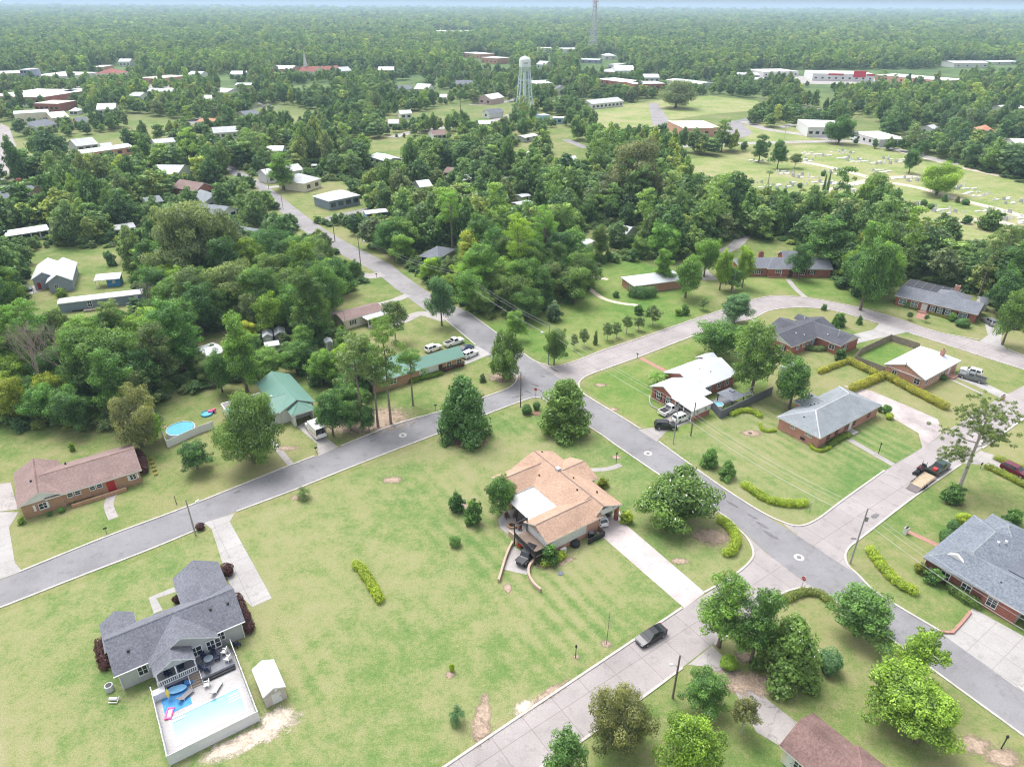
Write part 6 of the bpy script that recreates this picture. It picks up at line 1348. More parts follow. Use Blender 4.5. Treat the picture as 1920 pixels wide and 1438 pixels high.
sign_stop(1501, 1107, R(-55), 'red stop sign beside the curved hedge on the lower corner'); sign_stop(1004, 748, R(-20), 'red stop sign at the upper road junction')
def street_sign(px, py, az, label, col):
    t = thing('street_sign', label, 'sign', at(px, py), az); lbox(t, 'post', RIM, (-.03, .03, -.03, .03, 0, 2.4)); lbox(t, 'blade', col, (-.45, .45, -.02, .02, 2.2, 2.45))
street_sign(1061, 684, R(20), 'small grey sign post near the junction on the grass', SH_MID); street_sign(1517, 962, R(40), 'small grey street sign at the end of the yellow hedge', SH_PALE)
def manhole(px, py, label):
    t = thing('manhole', label, 'manhole', at(px, py) + Vector((0, 0, .02)), 0, 'manholes'); q = MB(); q.cyl((0, 0, 0), .8, .015, 28); q.build('collar', KERB if False else M('manhole_collar', (.46, .44, .43), .9, .18, 2, .2, 6), t, world=False); q = MB(); q.cyl((0, 0, .016), .36, .012, 20); q.build('cover', M('cast_iron', (.17, .165, .17), .7, .15, 4), t, world=False)
manhole(755, 816, 'round manhole with pale collar in the west road'); manhole(1215, 850, 'round manhole with pale collar in the asphalt road above the magnolia'); manhole(1498, 1045, 'round manhole with pale collar at the lower crossing')
def mailbox(px, py, az, label, brick=False):
    t = thing('mailbox', label, 'mailbox', at(px, py), az)
    if brick: lbox(t, 'pillar', BRICK_S if brick == 1 else SID_W, (-.35, .35, -.3, .3, 0, 1.1)); lbox(t, 'cap', CONC, (-.4, .4, -.35, .35, 1.1, 1.2))
    else: lbox(t, 'post', WOOD, (-.05, .05, -.05, .05, 0, 1.0))
    z0 = 1.2 if brick else 1.0; q = MB(); q.prism([(-.28, .11 * math.cos(R(30 * k)), z0 + .14 + (.11 * math.sin(R(30 * k)))) for k in range(7)] + [(-.28, -.11, z0), (-.28, .11, z0)], [(.28, .11 * math.cos(R(30 * k)), z0 + .14 + (.11 * math.sin(R(30 * k)))) for k in range(7)] + [(.28, -.11, z0), (.28, .11, z0)]); q.build('box', DARKV, t, world=False)
mailbox(1195, 671, R(120), 'dark mailbox on a post beside the brick walk'); mailbox(1879, 750, R(35), 'mailbox on a salmon brick pillar at the pink house drive', 1); mailbox(1697, 1000, R(35), 'mailbox on a white pillar at the brick walk', 2); mailbox(817, 768, R(35), 'dark mailbox beside the west road above the magnolia'); mailbox(200, 1000, R(35), 'small mailbox by the kerb below the brown-roofed house walk'); mailbox(706, 520, R(35), 'dark mailbox beside the old street drive'); mailbox(1838, 878, R(35), 'dark mailbox beside the maroon car drive'); mailbox(593, 848, R(35), 'pale mailbox at the camper van drive')
def lamp_post(px, py, label):
    t = thing('yard_lamp', label, 'lamp post', at(px, py)); lbox(t, 'post', DARKV, (-.05, .05, -.05, .05, 0, 2.0)); q = MB(); q.lathe((0, 0, 2.0), [(.06, 0), (.16, .1), (.14, .35), (.03, .5)], 8); q.build('lantern', DARKV, t, world=False)
lamp_post(1155, 868, 'black yard lamp post beside the curved walk'); lamp_post(1647, 850, 'black yard lamp post on the grey hip roof house lawn'); lamp_post(1079, 1233, 'short dark post in a dirt ring on the lawn'); lamp_post(1877, 1403, 'short dark post at the bottom right lawn')
b = at(1137, 1207); h = height_at(b, 1142); t = thing('sapling', 'tall thin leafless sapling in a dirt ring near the black sedan', 'tree', b); q = MB(); q.tube([(0, 0, 0), (.05, .02, h * .6), (.02, 0, h)], [.05, .035, .01], 6); q.build('trunk', BARK, t, world=False); q = MB()
for k in range(26):
    zz = h * (.45 + .5 * (k / 26)); a1 = k * 2.4; l = .9 * (1.1 - k / 26); q.tube([(.03, 0, zz), (.03 + l * math.cos(a1), l * math.sin(a1), zz + l * .7)], .012, 3, cap=False)
q.build('branches', TWIG, t, world=False)
# ================================================================== yards
def ring_pool(px, py, r, h, label, wall, name='round_pool', cat='pool'):
    t = thing(name, label, cat, at(px, py)); q = MB(); q.lathe((0, 0, 0), [(r, 0), (r, h), (r - .12, h + .03), (r - .12, h - .12)], 30); q.build('wall', wall, t, world=False); q = MB(); q.cyl((0, 0, .05), r - .1, h - .18, 30); q.build('water', POOLW, t, world=False); return t
rp = ring_pool(341, 812, 2.75, 1.2, 'round above-ground pool with pale blue water behind the white fence', M('pool_wall', (.62, .66, .7), .5, .08, 1)); lbox(rp, 'ladder', TRIM, (2.4, 3.1, -.3, .3, .1, .25), (2.6, 2.7, -.3, -.22, 0, 1.8), (2.6, 2.7, .22, .3, 0, 1.8)); lbox(rp, 'pump', SH_MID, (3.0, 3.7, .6, 1.1, 0, .6))
ring_pool(388, 777, 1.2, .35, 'small blue paddling pool on the backyard grass', M('pool_blue', (.04, .33, .5), .5, .05, 1), 'paddling_pool'); tag(lbox(None, 'slide_toy', M('toy_pink', (.7, .1, .25), .5), (0, 1.4, 0, .7, .3, .55), (1.1, 1.5, 0, .7, .3, .9)), 'pink inflatable slide beside the paddling pool', 'toy').location = at(390, 775)
def chair_proto(mat):
    t = bpy.data.objects.new('patio_chair', None); COL.objects.link(t); t.empty_display_size = .3
    lbox(t, 'seat', mat, (-.3, .3, -.3, .3, .36, .44)); q = MB(); q.box((-.36, 0, .74), (.08, .6, .7)); q.build('backrest', mat, t, world=False)
    for s in (-1, 1): lbox(t, 'armrest', mat, (-.3, .32, s * .34 - .05, s * .34 + .05, .58, .63))
    for x in (-.26, .26):
        for s in (-1, 1): lbox(t, 'leg', mat, (x - .04, x + .04, s * .28 - .04, s * .28 + .04, 0, .4))
    return t
CH_B = M('chair_brown', (.13, .065, .045), .7, .15, 3); CH_N = M('chair_navy', (.02, .028, .07), .5, .1, 3); CH_W = M('chair_white', (.75, .74, .7), .5, .05, 3)
def chairs(mat, spots, group):
    p = None
    for (pos, rz, lab) in spots:
        o = p = chair_proto(mat) if p is None else p
        if o.get('label'): o = copy_tree(p)
        o.location = pos; o.rotation_euler = (0, 0, rz); tag(o, lab, 'chair', group)
fp = at(960, 987); up = Vector((0, 0, .04))
chairs(CH_B, [(at(951, 972) + up, R(-60), 'brown wooden chair at the fire pit, upper left one'), (at(966, 971) + up, R(-110), 'brown wooden chair at the fire pit, topmost one'), (at(974, 981) + up, R(170), 'brown wooden chair at the fire pit, right one'), (at(973, 992) + up, R(140), 'brown wooden chair at the fire pit, lower right one')], 'fire pit chairs')
fpo = thing('fire_pit', 'round stone fire pit on the pale curved patio', 'fire pit', fp + up); q = MB(); q.lathe((0, 0, 0), [(.75, 0), (.75, .4), (.5, .4), (.5, .08)], 20); q.build('stone_ring', BRICK_T, fpo, world=False); q = MB(); q.cyl((0, 0, .02), .5, .1, 16); q.build('ash', DARKV, fpo, world=False)
hd = .76
def hp(u, v, z=0): return loc(h1, u, v, z)
tb = thing('patio_table', 'round grey table on the pool house deck', 'table', hp(10.4, -1.9, hd)); q = MB(); q.cyl((0, 0, .68), .6, .05, 20); q.build('tabletop', GLASS_S, tb, world=False); q = MB(); q.cyl((0, 0, 0), .08, .68, 8); q.build('leg', DARKV, tb, world=False)
chairs(CH_N, [(hp(9.5, -2.4, hd), R(60), 'navy chair left of the round deck table'), (hp(10.0, -1.1, hd), R(-40), 'navy chair behind the round deck table, left one'), (hp(11.0, -1.0, hd), R(-100), 'navy chair behind the round deck table, right one'), (hp(11.4, -2.0, hd), R(-160), 'navy chair right of the round deck table'), (hp(9.9, -3.2, hd), R(100), 'navy chair in front of the round deck table'), (hp(14.2, -.6), R(60), 'navy chair outside the pool fence by the grey wall'), (hp(5.6, -1.4, .96), R(-20), 'navy chair on the covered porch, left one'), (hp(7.2, -1.2, .96), R(-60), 'navy chair on the covered porch, right one')], 'deck chairs')
chairs(CH_W, [(hp(12.4, -1.6, hd), R(180), 'cream wicker chair at the deck side rail, upper one'), (hp(12.5, -3.0, hd), R(170), 'cream wicker chair at the deck side rail, lower one'), (hp(9.3, -4.9, .03), R(200), 'cream chair at the foot of the stairs by the pool')], 'wicker chairs')
def lounger(pos, rz, lab, mat):
    t = thing('sun_lounger', lab, 'sun lounger', pos, rz, 'poolside loungers'); lbox(t, 'bed', mat, (-.6, 1.0, -.32, .32, .32, .38)); q = MB(); q.quad((-.6, -.32, .38), (-.6, .32, .38), (-1.1, .32, .85), (-1.1, -.32, .85)); q.quad((-.63, -.32, .34), (-1.13, -.32, .82), (-1.13, .32, .82), (-.63, .32, .34)); q.build('backrest', mat, t, world=False)
    for x in (-.5, .9):
        for s in (-1, 1): lbox(t, 'leg', TRIM, (x - .03, x + .03, s * .3 - .03, s * .3 + .03, 0, .33))
GRT = M('sling_taupe', (.27, .25, .25), .8, .1, 4)
lounger(hp(6.8, -5.0, .06), R(60), 'taupe sun lounger on the blue rug', GRT); lounger(hp(10.2, -6.1, .03), R(80), 'pale sun lounger on the pool deck right of the rug', M('sling_grey', (.45, .44, .44), .8, .1, 4))
fl = thing('pool_float', 'pink inflatable lounger on the pool deck corner', 'pool float', hp(4.6, -6.4, .03), R(100)); lbox(fl, 'rim', M('float_pink', (.75, .08, .28), .4, .1, 3), (-.8, .8, -.4, -.25, 0, .2), (-.8, .8, .25, .4, 0, .2), (-.8, -.6, -.25, .25, 0, .24), (.6, .8, -.25, .25, 0, .2)); lbox(fl, 'mat', M('float_white', (.8, .6, .65), .5), (-.6, .6, -.25, .25, .02, .1))
ol = thing('paddle_board', 'blue oval inflatable leaning under the porch railing', 'inflatable', hp(6.0, -3.5, .03), R(20)); q = MB(); q.lathe((0, 0, .3), [(0, 0), (1.0, .05), (1.0, .12), (0, .16)], 20); o_ = q.build('hull', M('inflatable_blue', (.25, .55, .85), .4, .1, 2), ol, world=False); o_.scale = (1.2, .6, 1); lbox(ol, 'storage_box', CH_N, (-1.6, .9, .55, 1.1, 0, .55)); lbox(ol, 'cushion', P_BLU, (.9, 1.9, .3, .9, 0, .5))
um = thing('beach_umbrella', 'folded yellow and white umbrella on the blue rug', 'umbrella', hp(4.9, -4.3, .05)); q = MB(); q.tube([(0, 0, 0), (.1, .1, 2.0)], .03, 6); q.build('pole', TRIM, um, world=False); q = MB(); q.tube([(.03, .03, .7), (.06, .06, 1.2), (.1, .1, 2.0)], [.2, .24, .03], 8); q.build('canopy', M('umbrella_yellow', (.75, .6, .12), .7), um, world=False)
ac = thing('air_conditioner', 'round grey air conditioner beside the maroon hedge at the pool house', 'air conditioner', hp(-1.0, 1.4)); q = MB(); q.cyl((0, 0, 0), .5, .9, 16); q.build('casing', SH_PALE, ac, world=False); q = MB(); q.cyl((0, 0, .9), .36, .03, 14); q.build('fan_grille', DARKV, ac, world=False)
pm_ = thing('pool_equipment', 'white pool pump and pipes at the pool house corner', 'pool pump', hp(-.8, -.6)); q = MB(); q.tube([(-.5, 0, .4), (.5, 0, .4)], .2, 10); q.build('filter', TRIM, pm_, world=False); q = MB(); q.tube([(-.5, -.4, .2), (.6, -.4, .2), (.6, .3, .5)], .06, 6); q.build('pipe', TRIM, pm_, world=False)
bn = thing('storage_bin', 'white box standing inside the pool fence corner', 'storage box', hp(3.9, -3.3, .03), R(34)); lbox(bn, 'box', TRIM, (-.5, .9, -.4, .4, 0, 1.1)); lbox(bn, 'lid', VINYL, (-.54, .94, -.44, .44, 1.1, 1.18))
ac2 = thing('air_conditioner', 'dark air conditioner inside the black screen by the pale driveway', 'air conditioner', at(1108, 1006)); lbox(ac2, 'casing', DARKV, (-.45, .45, -.45, .45, 0, .95)); lbox(ac2, 'top_grille', GLASS_S, (-.4, .4, -.4, .4, .95, 1.0)); sc2 = thing('utility_screen', 'black slatted screen around the air conditioner', 'screen', at(1118, 1013), R(35)); lbox(sc2, 'panel', DARKV, (-1.8, 1.8, -.05, .05, 0, 1.1)); lbox(sc2, 'panel', WOOD_D, (1.7, 1.8, 0, 1.6, 0, 1.1))
tk = thing('fuel_tank', 'black round tank beside the tan-roofed house wall', 'tank', at(1078, 1022)); q = MB(); q.lathe((0, 0, 0), [(.75, 0), (.8, .3), (.75, .75), (.2, .85), (0, .85)], 18); q.build('tank', DARKV, tk, world=False); hpump = thing('heat_pump', 'white heat pump under the tan-roofed house window', 'heat pump', at(1056, 1036), R(35)); lbox(hpump, 'casing', TRIM, (-.5, .5, -.2, .2, 0, .9)); q = MB(); q.tube([(0, -.2, .45), (0, -.23, .45)], .3, 14); q.build('fan', SH_PALE, hpump, world=False)
lidx = thing('septic_lid', 'round dark lid in the lawn near the box hedge', 'lid', at(1051, 1075)); q = MB(); q.cyl((0, 0, 0), .45, .1, 18); q.build('lid', SH_MID, lidx, world=False)
gz = thing('pavilion', 'small pavilion with grey hip roof inside the dark grey wall', 'pavilion', at(1368, 757), R(35)); q = MB()
for z0, s0, s1, z1 in ((2.4, 2.2, .5, 3.2),): q.prism([(-s0, -s0, z0), (s0, -s0, z0), (s0, s0, z0), (-s0, s0, z0)], [(-s1, -s1, z1), (s1, -s1, z1), (s1, s1, z1), (-s1, s1, z1)])
q.box((0, 0, 3.32), (.9, .9, .18)); q.build('roof', SH_MID, gz, world=False)
for x in (-1.9, 1.9):
    for y in (-1.9, 1.9): lbox(gz, 'post', DARKV, (x - .07, x + .07, y - .07, y + .07, 0, 2.4))
ring_pool(1346, 763, 1.1, .8, 'round white hot tub inside the dark grey wall corner', TRIM, 'hot_tub')
sw = thing('garden_swing', 'white garden swing standing on the grass by the dark grey wall', 'swing', at(1403, 742), R(25))
for s in (-1, 1): lbox(sw, 'frame', TRIM, (s * 1.2 - .05, s * 1.2 + .05, -.05, .05, 0, 2.0), (s * 1.2 - .05, s * 1.2 + .05, -.7, .7, 0, .1))
lbox(sw, 'beam', TRIM, (-1.25, 1.25, -.06, .06, 1.95, 2.07)); lbox(sw, 'bench', TRIM, (-.8, .8, -.4, .1, .45, .53), (-.8, .8, .05, .12, .5, 1.0))
lbox(thing('garden_table', 'round stone table ring on the grey hip roof house lawn', 'stone ring', at(1406, 812)), 'stump', WOOD, (-.3, .3, -.3, .3, 0, .3))
# ================================================================== the town beyond
from mathutils import noise as mnoise
VIS = []          # (x0, y0, x1, y1, foot row): openings between the trees where the town shows through
def vis_of(o_list, shrink=.08):
    xs, ys = [], []
    for o in o_list:
        for c in o.bound_box:
            q = proj((o.parent.matrix_world if o.parent else o.matrix_world) @ Vector(c)); xs.append(q[0]); ys.append(q[1])
    x0, x1, y0, y1 = min(xs), max(xs), min(ys), max(ys); dx, dy = (x1 - x0) * shrink, (y1 - y0) * shrink
    return (x0 + dx, y0 + dy, x1 - dx, y1 - dy * 2.5, y1)
FW = [0]
def fh(label, A, B_, D, ze, rise, roof, wall, ty='gable', ax='u', nw=3, name='house', vis=True, cat=None, cap=None, door_=False, floors=1, ov=None):
    a = at(*A, ze); b_ = at(*B_, ze); yaw = math.degrees(math.atan2(b_.y - a.y, b_.x - a.x)); L = (b_ - a).length
    o = dict(ax=ax, ty=ty)
    if ov is not None: o['ov'] = ov
    h = house(name, label, cat or name.replace('_', ' '), A, yaw, ze, [(0, 0, L, D, rise, o)], roof, wall)
    for fl in range(floors):
        for k in range(nw):
            bk = h.b[0]; t_ = (L - 2 * bk.get('ov', .45)) * (k + .5) / nw; sl_h = min(1.5, ze * .45 / floors + .3)
            q = MB(); oo, d, n = side_frame(bk, 'f', t_); w = min(1.1, L / nw * .35) ; z0 = ze / floors * fl + ze / floors * .32
            obox(q, oo, d, n, -w - .1, w + .1, z0 - .1, z0 + sl_h + .1, -.02, .05, 1); obox(q, oo, d, n, -w, w, z0, z0 + sl_h, .05, .07, 0)
            q.build('window', [GLASS, TRIM], h.t, world=False)
    if vis: VIS.append(vis_of([h.roof], .1))
    return h
for h in HOUSES: VIS.append(vis_of([h.roof] + ([h.wall] if hasattr(h, 'wall') else [])))
FL = MEMB_W
# --- streets and houses of the left half
fh('white gabled house with red-brown rear roof left of the old street', (333, 327), (362, 313), 14, 4.6, 2.6, MT_WHITE_Y, SID_W, ax='v', nw=1)
fh('brick house with brown roof and white gable vent behind the twin grey cottages', (367, 359), (403, 350), 16, 4.2, 2.6, SH_BROWN, BRICK_R, ax='v', nw=2)
fh('white cottage with grey roof, upper one of the twin cottages by the old street', (382, 381), (424, 374), 15, 3.2, 2.4, SH_GREY, SID_W, ax='v', nw=2)
fh('white cottage with grey roof, lower one of the twin cottages by the old street', (415, 403), (446, 392), 14, 3.2, 2.2, SH_GREY, SID_W, ax='v', nw=2)
fh('grey hip roofed house right below the twin cottages', (448, 446), (490, 430), 10, 3, 1.8, SH_GREY, SID_G, 'hip')
fh('cream cottage with pale grey hip roof and front porch', (570, 345), (603, 335), 16, 4.0, 3.0, SH_PALE, SID_C, 'hip', nw=2)
fh('white house with bright white metal hip roof and low porch roof by the street', (616, 378), (676, 366), 13, 4.0, 2.2, MT_WHITE, SID_DB, 'hip', nw=4)
fh('white house behind the bright green corner tree', (500, 330), (570, 318), 10, 4, 2.2, MT_WHITE, SID_W, nw=4)
fh('house with orange tiled roof among the left middle trees', (368, 229), (402, 228), 12, 4, 2.0, TILE_O, SID_C, 'hip')
fh('white house with pale grey roof in front of the orange tiled one', (400, 250), (447, 247), 14, 4, 2.6, SH_PALE, SID_W, nw=4)
fh('dark grey roofed house beside the curved asphalt street', (460, 217), (488, 214), 14, 3.6, 2.4, SH_MID, SID_G)
fh('white and teal house behind the bright green corner tree crown', (497, 283), (530, 283), 9, 3.4, 2.0, MT_WHITE, SID_TL)
fh('small white shed in the yard left of the twin cottages', (340, 369), (354, 366), 4, 2.6, .8, MT_WHITE, SID_W, nw=1, name='shed')
fh('small dark red shed at the woods edge above the cream cottage', (583, 311), (593, 311), 4, 2.6, .5, MT_GALV, M('siding_barn_red', (.28, .06, .05), .8), nw=1, name='shed')
fh('pale house peeking through trees above the moss oaks', (275, 382), (307, 377), 9, 3.2, 1.6, SH_GREY, SID_W)
fh('grey sided house behind the yellow-green tree on the left', (214, 432), (255, 426), 8, 3.2, .8, SH_PALE, SID_G)
fh('long white roofed house at the left edge of the woods', (3, 445), (93, 431), 9, 3.0, 1.0, MT_WHITE, SID_W, nw=5)
h_ = fh('two storey tan house with slate roof and two brick chimneys at the left edge', (-60, 372), (48, 372), 18, 6.5, 3.2, SH_MID, SID_T, nw=5, floors=2)
chimney(h_, 26, 11, 12, 1.5, 1.2, BRICK_R); chimney(h_, 15.5, 11, 12, 1.5, 1.2, BRICK_R)
fh('long white roofed building above the left woods', (144, 290), (250, 275), 12, 4, 1.2, MT_WHITE, BRICK_S, nw=6)
fh('grey shingled house behind the long white roofed building', (143, 275), (185, 270), 16, 3.6, 3.0, SH_PALE, SID_G, nw=3)
fh('small pale grey house right of the grey shingled one', (189, 275), (211, 273), 8, 3.6, 1.2, SH_PALE, SID_W, nw=2)
fh('white house with grey roof right of the long white roofed building', (290, 270), (330, 266), 10, 4, 1.8, SH_PALE, SID_W)
fh('two storey pale house with white roof and double porch', (180, 206), (216, 205), 14, 8, 3.4, MT_WHITE, SID_G, nw=3, floors=2)
fh('little white hip roofed house left of the two storey porch house', (128, 209), (145, 209), 10, 3, 2.2, MT_WHITE, SID_W, 'hip', nw=2)
fh('brown brick house with grey gable roof near the two storey porch house', (146, 231), (168, 229), 14, 3.6, 2.8, SH_MID, BRICK_S, nw=2)
fh('dark slate roofed blue house at the left', (70, 240), (108, 232), 16, 3.6, 3, SH_MID, SID_W, nw=3)
fh('cream hall with pale green metal roof at the left', (25, 214), (92, 210), 18, 8, 1.2, MT_PALEG, SID_C, 'flat', nw=3, name='building', ov=.1)
fh('cream gabled building right of the pale green roofed hall', (97, 222), (130, 219), 18, 5, 3, MT_WHITE, SID_C, nw=2, name='building')
fh('flat roofed brick building behind the pale green roofed hall', (62, 194), (108, 195), 22, 6, .02, MEMB_T, BRICK_R, 'flat', nw=5, name='building', ov=.02)
fh('large flat white roofed brick store at the far left', (-30, 180), (76, 183), 60, 6, .02, FL, BRICK_R, 'flat', nw=6, name='building', ov=.02)
fh('long low white roofed store behind the left trees', (-20, 139), (58, 137), 40, 6, .02, FL, BRICK_T, 'flat', nw=6, name='building', ov=.02)
fh('white painted store with long pale roof in the old town', (60, 142), (130, 143), 50, 7, .02, FL, SID_W, 'flat', nw=5, name='building', ov=.02)
fh('pale blue-grey tall block standing in the old town', (36, 131), (55, 131), 20, 14, .02, FL, SID_B, 'flat', nw=3, name='building', ov=.02, floors=3)
fh('cream courthouse with red hip roof in the old town', (178, 138), (222, 138), 26, 9, 4, TILE_R, SID_C, 'hip', nw=5, name='building', floors=2)
fh('white roofed store right behind the red roofed courthouse', (172, 126), (192, 126), 30, 8, .02, FL, BRICK_S, 'flat', nw=3, name='building', ov=.02)
fh('long pale roofed row of stores right of the red roofed courthouse', (262, 146), (292, 148), 40, 6, .02, MEMB_T, BRICK_S, 'flat', nw=4, name='building', ov=.02)
fh('grey roofed white house below the row of stores', (275, 172), (322, 172), 14, 5, 2, SH_PALE, SID_W, nw=4)
fh('white house on the rise above the red roofed courthouse', (221, 116), (243, 116), 18, 6, 3, MT_WHITE, SID_W, nw=3)
fh('brick store with white roof between the old town trees', (113, 172), (132, 172), 24, 6, .02, FL, BRICK_R, 'flat', nw=3, name='building', ov=.02)
fh('white house with grey roof near the curved asphalt street top', (400, 172), (425, 174), 18, 5, 2.6, SH_PALE, SID_W)
fh('white roofed house above the left middle trees', (430, 140), (460, 140), 20, 5, 3, MT_WHITE, SID_W)
ch = fh('white church with red-brown roof and tall steeple', (560, 134), (592, 135), 20, 7, 5, TILE_R, SID_W, nw=4, name='church', cat='church')
st_ = MB(); st_.box((4, 10, 7.5), (3.4, 3.4, 15)); st_.prism([(2.6, 8.6, 15), (5.4, 8.6, 15), (5.4, 11.4, 15), (2.6, 11.4, 15)], [(3.9, 9.9, 29), (4.1, 9.9, 29), (4.1, 10.1, 29), (3.9, 10.1, 29)]); st_.build('steeple', SID_W, ch.t, world=False)
fh('long red-brown roofed hall right of the steepled church', (600, 133), (640, 131), 20, 6, 4, TILE_R, BRICK_S, nw=4, name='building')
fh('white house with porch in the middle distance left of the water tower', (708, 132), (738, 132), 22, 8, 3, MT_WHITE, SID_W, nw=3, floors=2)
fh('white house with gabled roof far left of the water tower', (776, 167), (802, 168), 18, 5, 4, MT_WHITE, SID_W, nw=2)
fh('dark roofed cottage left of the gabled white house', (745, 168), (772, 168), 14, 4, 3, SH_MID, SID_W, nw=2)
fh('white roofed low house behind the gabled white house', (824, 183), (838, 183), 14, 4, 2, MT_WHITE, SID_W, nw=2)
fh('slate roofed white house left of the water tower', (854, 158), (886, 158), 14, 5, 3, SH_MID, SID_W, nw=3)
fh('pinkish gabled house with white roof left of the water tower', (896, 185), (921, 187), 22, 4.4, 3.4, MT_WHITE, M('siding_pink', (.5, .36, .36), .8), ax='v', nw=2)
fh('small grey roofed white house below the pinkish gabled one', (903, 210), (917, 213), 14, 4, 2.4, SH_MID, SID_W, ax='v', nw=1)
fh('pale blue pump house beside the water tower legs', (1015, 217), (1031, 216), 8, 5, .02, FL, SID_TL, 'flat', nw=1, name='shed', ov=.02)
fh('pale blue shed with white roof right of the water tower', (1037, 222), (1061, 222), 9, 4, .6, MT_WHITE, SID_TL, nw=1, name='shed')
fh('long white school wing with grey roof on the grassy field', (1110, 196), (1170, 190), 16, 4.2, 2.6, SH_PALE, SID_W, nw=8, name='building')
fh('flat roofed brick school with pale roof on the grassy slope', (1282, 241), (1353, 240), 34, 5.5, .02, MEMB_T, BRICK_S, 'flat', nw=4, name='school', cat='school', ov=.2)
fh('white hospital with long pale roof behind the broad dark oak', (1516, 238), (1592, 240), 34, 6.5, .02, FL, SID_W, 'flat', nw=6, name='hospital', cat='hospital', ov=.1)
fh('long white annex right of the hospital', (1595, 247), (1650, 262), 20, 4.5, .02, FL, SID_W, 'flat', nw=5, name='building', ov=.1)
fh('long red brick school block with white roof, left one', (1117, 148), (1188, 157), 26, 9, .02, FL, BRICK_R, 'flat', nw=8, name='building', ov=.05, floors=2)
fh('long red brick school block with white roof, right one', (1188, 158), (1248, 157), 26, 11, .02, FL, BRICK_R, 'flat', nw=6, name='building', ov=.05, floors=2)
fh('white gabled hall behind the red brick school block', (1154, 133), (1191, 133), 30, 7, 5, MT_WHITE, SID_W, nw=4, name='building')
fh('low brick hall with grey roof left of the white gabled hall', (1122, 134), (1154, 136), 22, 5, 3, SH_PALE, BRICK_R, 'hip', nw=3, name='building')
fh('white flat building above the brick hall', (1140, 121), (1156, 122), 24, 7, .02, FL, SID_G, 'flat', nw=2, name='building', ov=.05)
fh('grey white roofed hall right of the white gabled hall', (1208, 146), (1238, 146), 24, 5, 3, MT_GALV, SID_G, nw=3, name='building')
fh('long white roofed warehouse right of the brick school blocks', (1248, 150), (1312, 158), 24, 5, 1, MT_WHITE, SID_W, nw=5, name='building')
fh('white roofed building at the foot of the cell tower', (1088, 112), (1124, 113), 22, 5, 1, MT_WHITE, SID_B, nw=3, name='building')
fh('white hip roofed house right of the cell tower', (1133, 105), (1156, 105), 30, 6, 3, MT_WHITE, SID_W, 'hip', nw=2)
fh('white building left of the cell tower', (1050, 93), (1080, 93), 30, 6, 2, MT_WHITE, SID_W, nw=3, name='building')
fh('long white roofed mill behind the water tower, left part', (866, 99), (900, 102), 30, 7, .02, FL, BRICK_S, 'flat', nw=4, name='building', ov=.05)
fh('long white roofed mill behind the water tower, right part', (902, 108), (932, 110), 30, 8, .02, FL, BRICK_S, 'flat', nw=4, name='building', ov=.05)
fh('white house right behind the water tower tank', (1005, 121), (1022, 122), 18, 5, 4, MT_WHITE, SID_W, nw=2)
fh('pale roofed house right of the water tower shaft', (1000, 158), (1036, 156), 16, 4, 2.6, MT_WHITE, SID_C, nw=3)
fh('white cottage with grey roof in trees right of the water tower', (1042, 168), (1062, 168), 12, 5, 3, SH_MID, SID_W, ax='v', nw=1)
# shopping strip
sc1 = fh('long white shopping centre with red sign panel', (1525, 138), (1640, 140), 46, 8, .02, FL, SID_W, 'flat', nw=9, name='shopping_centre', cat='shopping centre', ov=.05)
L1 = (at(1640, 140, 8) - at(1525, 138, 8)).length
part(sc1, 'sign_panel', M('sign_red', (.55, .03, .06), .5, .04, 1), (L1 * .66, L1 * .86, -.6, -.05, 4.6, 11.5)); part(sc1, 'fascia_band', M('fascia_red', (.45, .05, .06), .5), (L1 * .25, L1 * .5, -.4, -.02, 6.3, 8.3)); part(sc1, 'fascia_band', MATS['fascia_red'], (L1 * .88, L1 * 1.0, -.4, -.02, 6.3, 8.3))
fh('second long pale roofed row of shops right of the red sign panel', (1642, 141), (1775, 152), 40, 6, .02, FL, BRICK_S, 'flat', nw=9, name='building', ov=.05)
fh('long pale store left of the shopping centre', (1432, 135), (1498, 134), 40, 6, .02, FL, SID_W, 'flat', nw=6, name='building', ov=.05)
fh('small shop with orange-red roof in front of the shopping centre', (1532, 143), (1557, 143), 20, 4, 3, TILE_O, SID_W, 'hip', nw=3, name='building')
fh('grey roofed building at the left end of the shopping street', (1382, 140), (1425, 141), 30, 5, .6, MT_GALV, SID_G, 'flat', nw=4, name='building', ov=.05)
fh('white house below the left end of the shopping street', (1412, 150), (1430, 151), 16, 4, 2, MT_WHITE, SID_W, nw=2)
fh('white farm sheds far right beyond the shopping strip', (1790, 119), (1858, 119), 40, 6, 2, MT_WHITE, SID_W, nw=4, name='building')
fh('low white barn far right beside the farm sheds', (1862, 117), (1912, 116), 30, 4, 1, MT_WHITE, SID_W, nw=2, name='building')
fh('house with orange-red hip roof in the right woods', (1838, 245), (1866, 246), 12, 4, 3, TILE_O, BRICK_S, 'hip', nw=2)
fh('white roofed house at the right edge beyond the orange roof', (1885, 205), (1925, 203), 16, 4, 2, MT_WHITE, SID_W, nw=3)
fh('pale blue roofed house in the right middle woods', (1750, 243), (1763, 241), 10, 4, 2, SH_PALE, SID_W, nw=1)
fh('white roofed house at the right edge beside the cemetery road', (1905, 270), (1945, 270), 14, 4, 2, MT_WHITE, SID_W, nw=2)
fh('large pale building far off in the upper left woods', (308, 30), (352, 32), 60, 12, .02, FL, SID_C, 'flat', nw=5, name='building', ov=.05, floors=2)
fh('pale building far off left of the cell tower', (806, 58), (836, 59), 60, 10, .02, FL, SID_C, 'flat', nw=4, name='building', ov=.05)
fh('white building far off beside the pale one', (846, 58), (868, 59), 50, 10, .02, FL, SID_W, 'flat', nw=3, name='building', ov=.05)
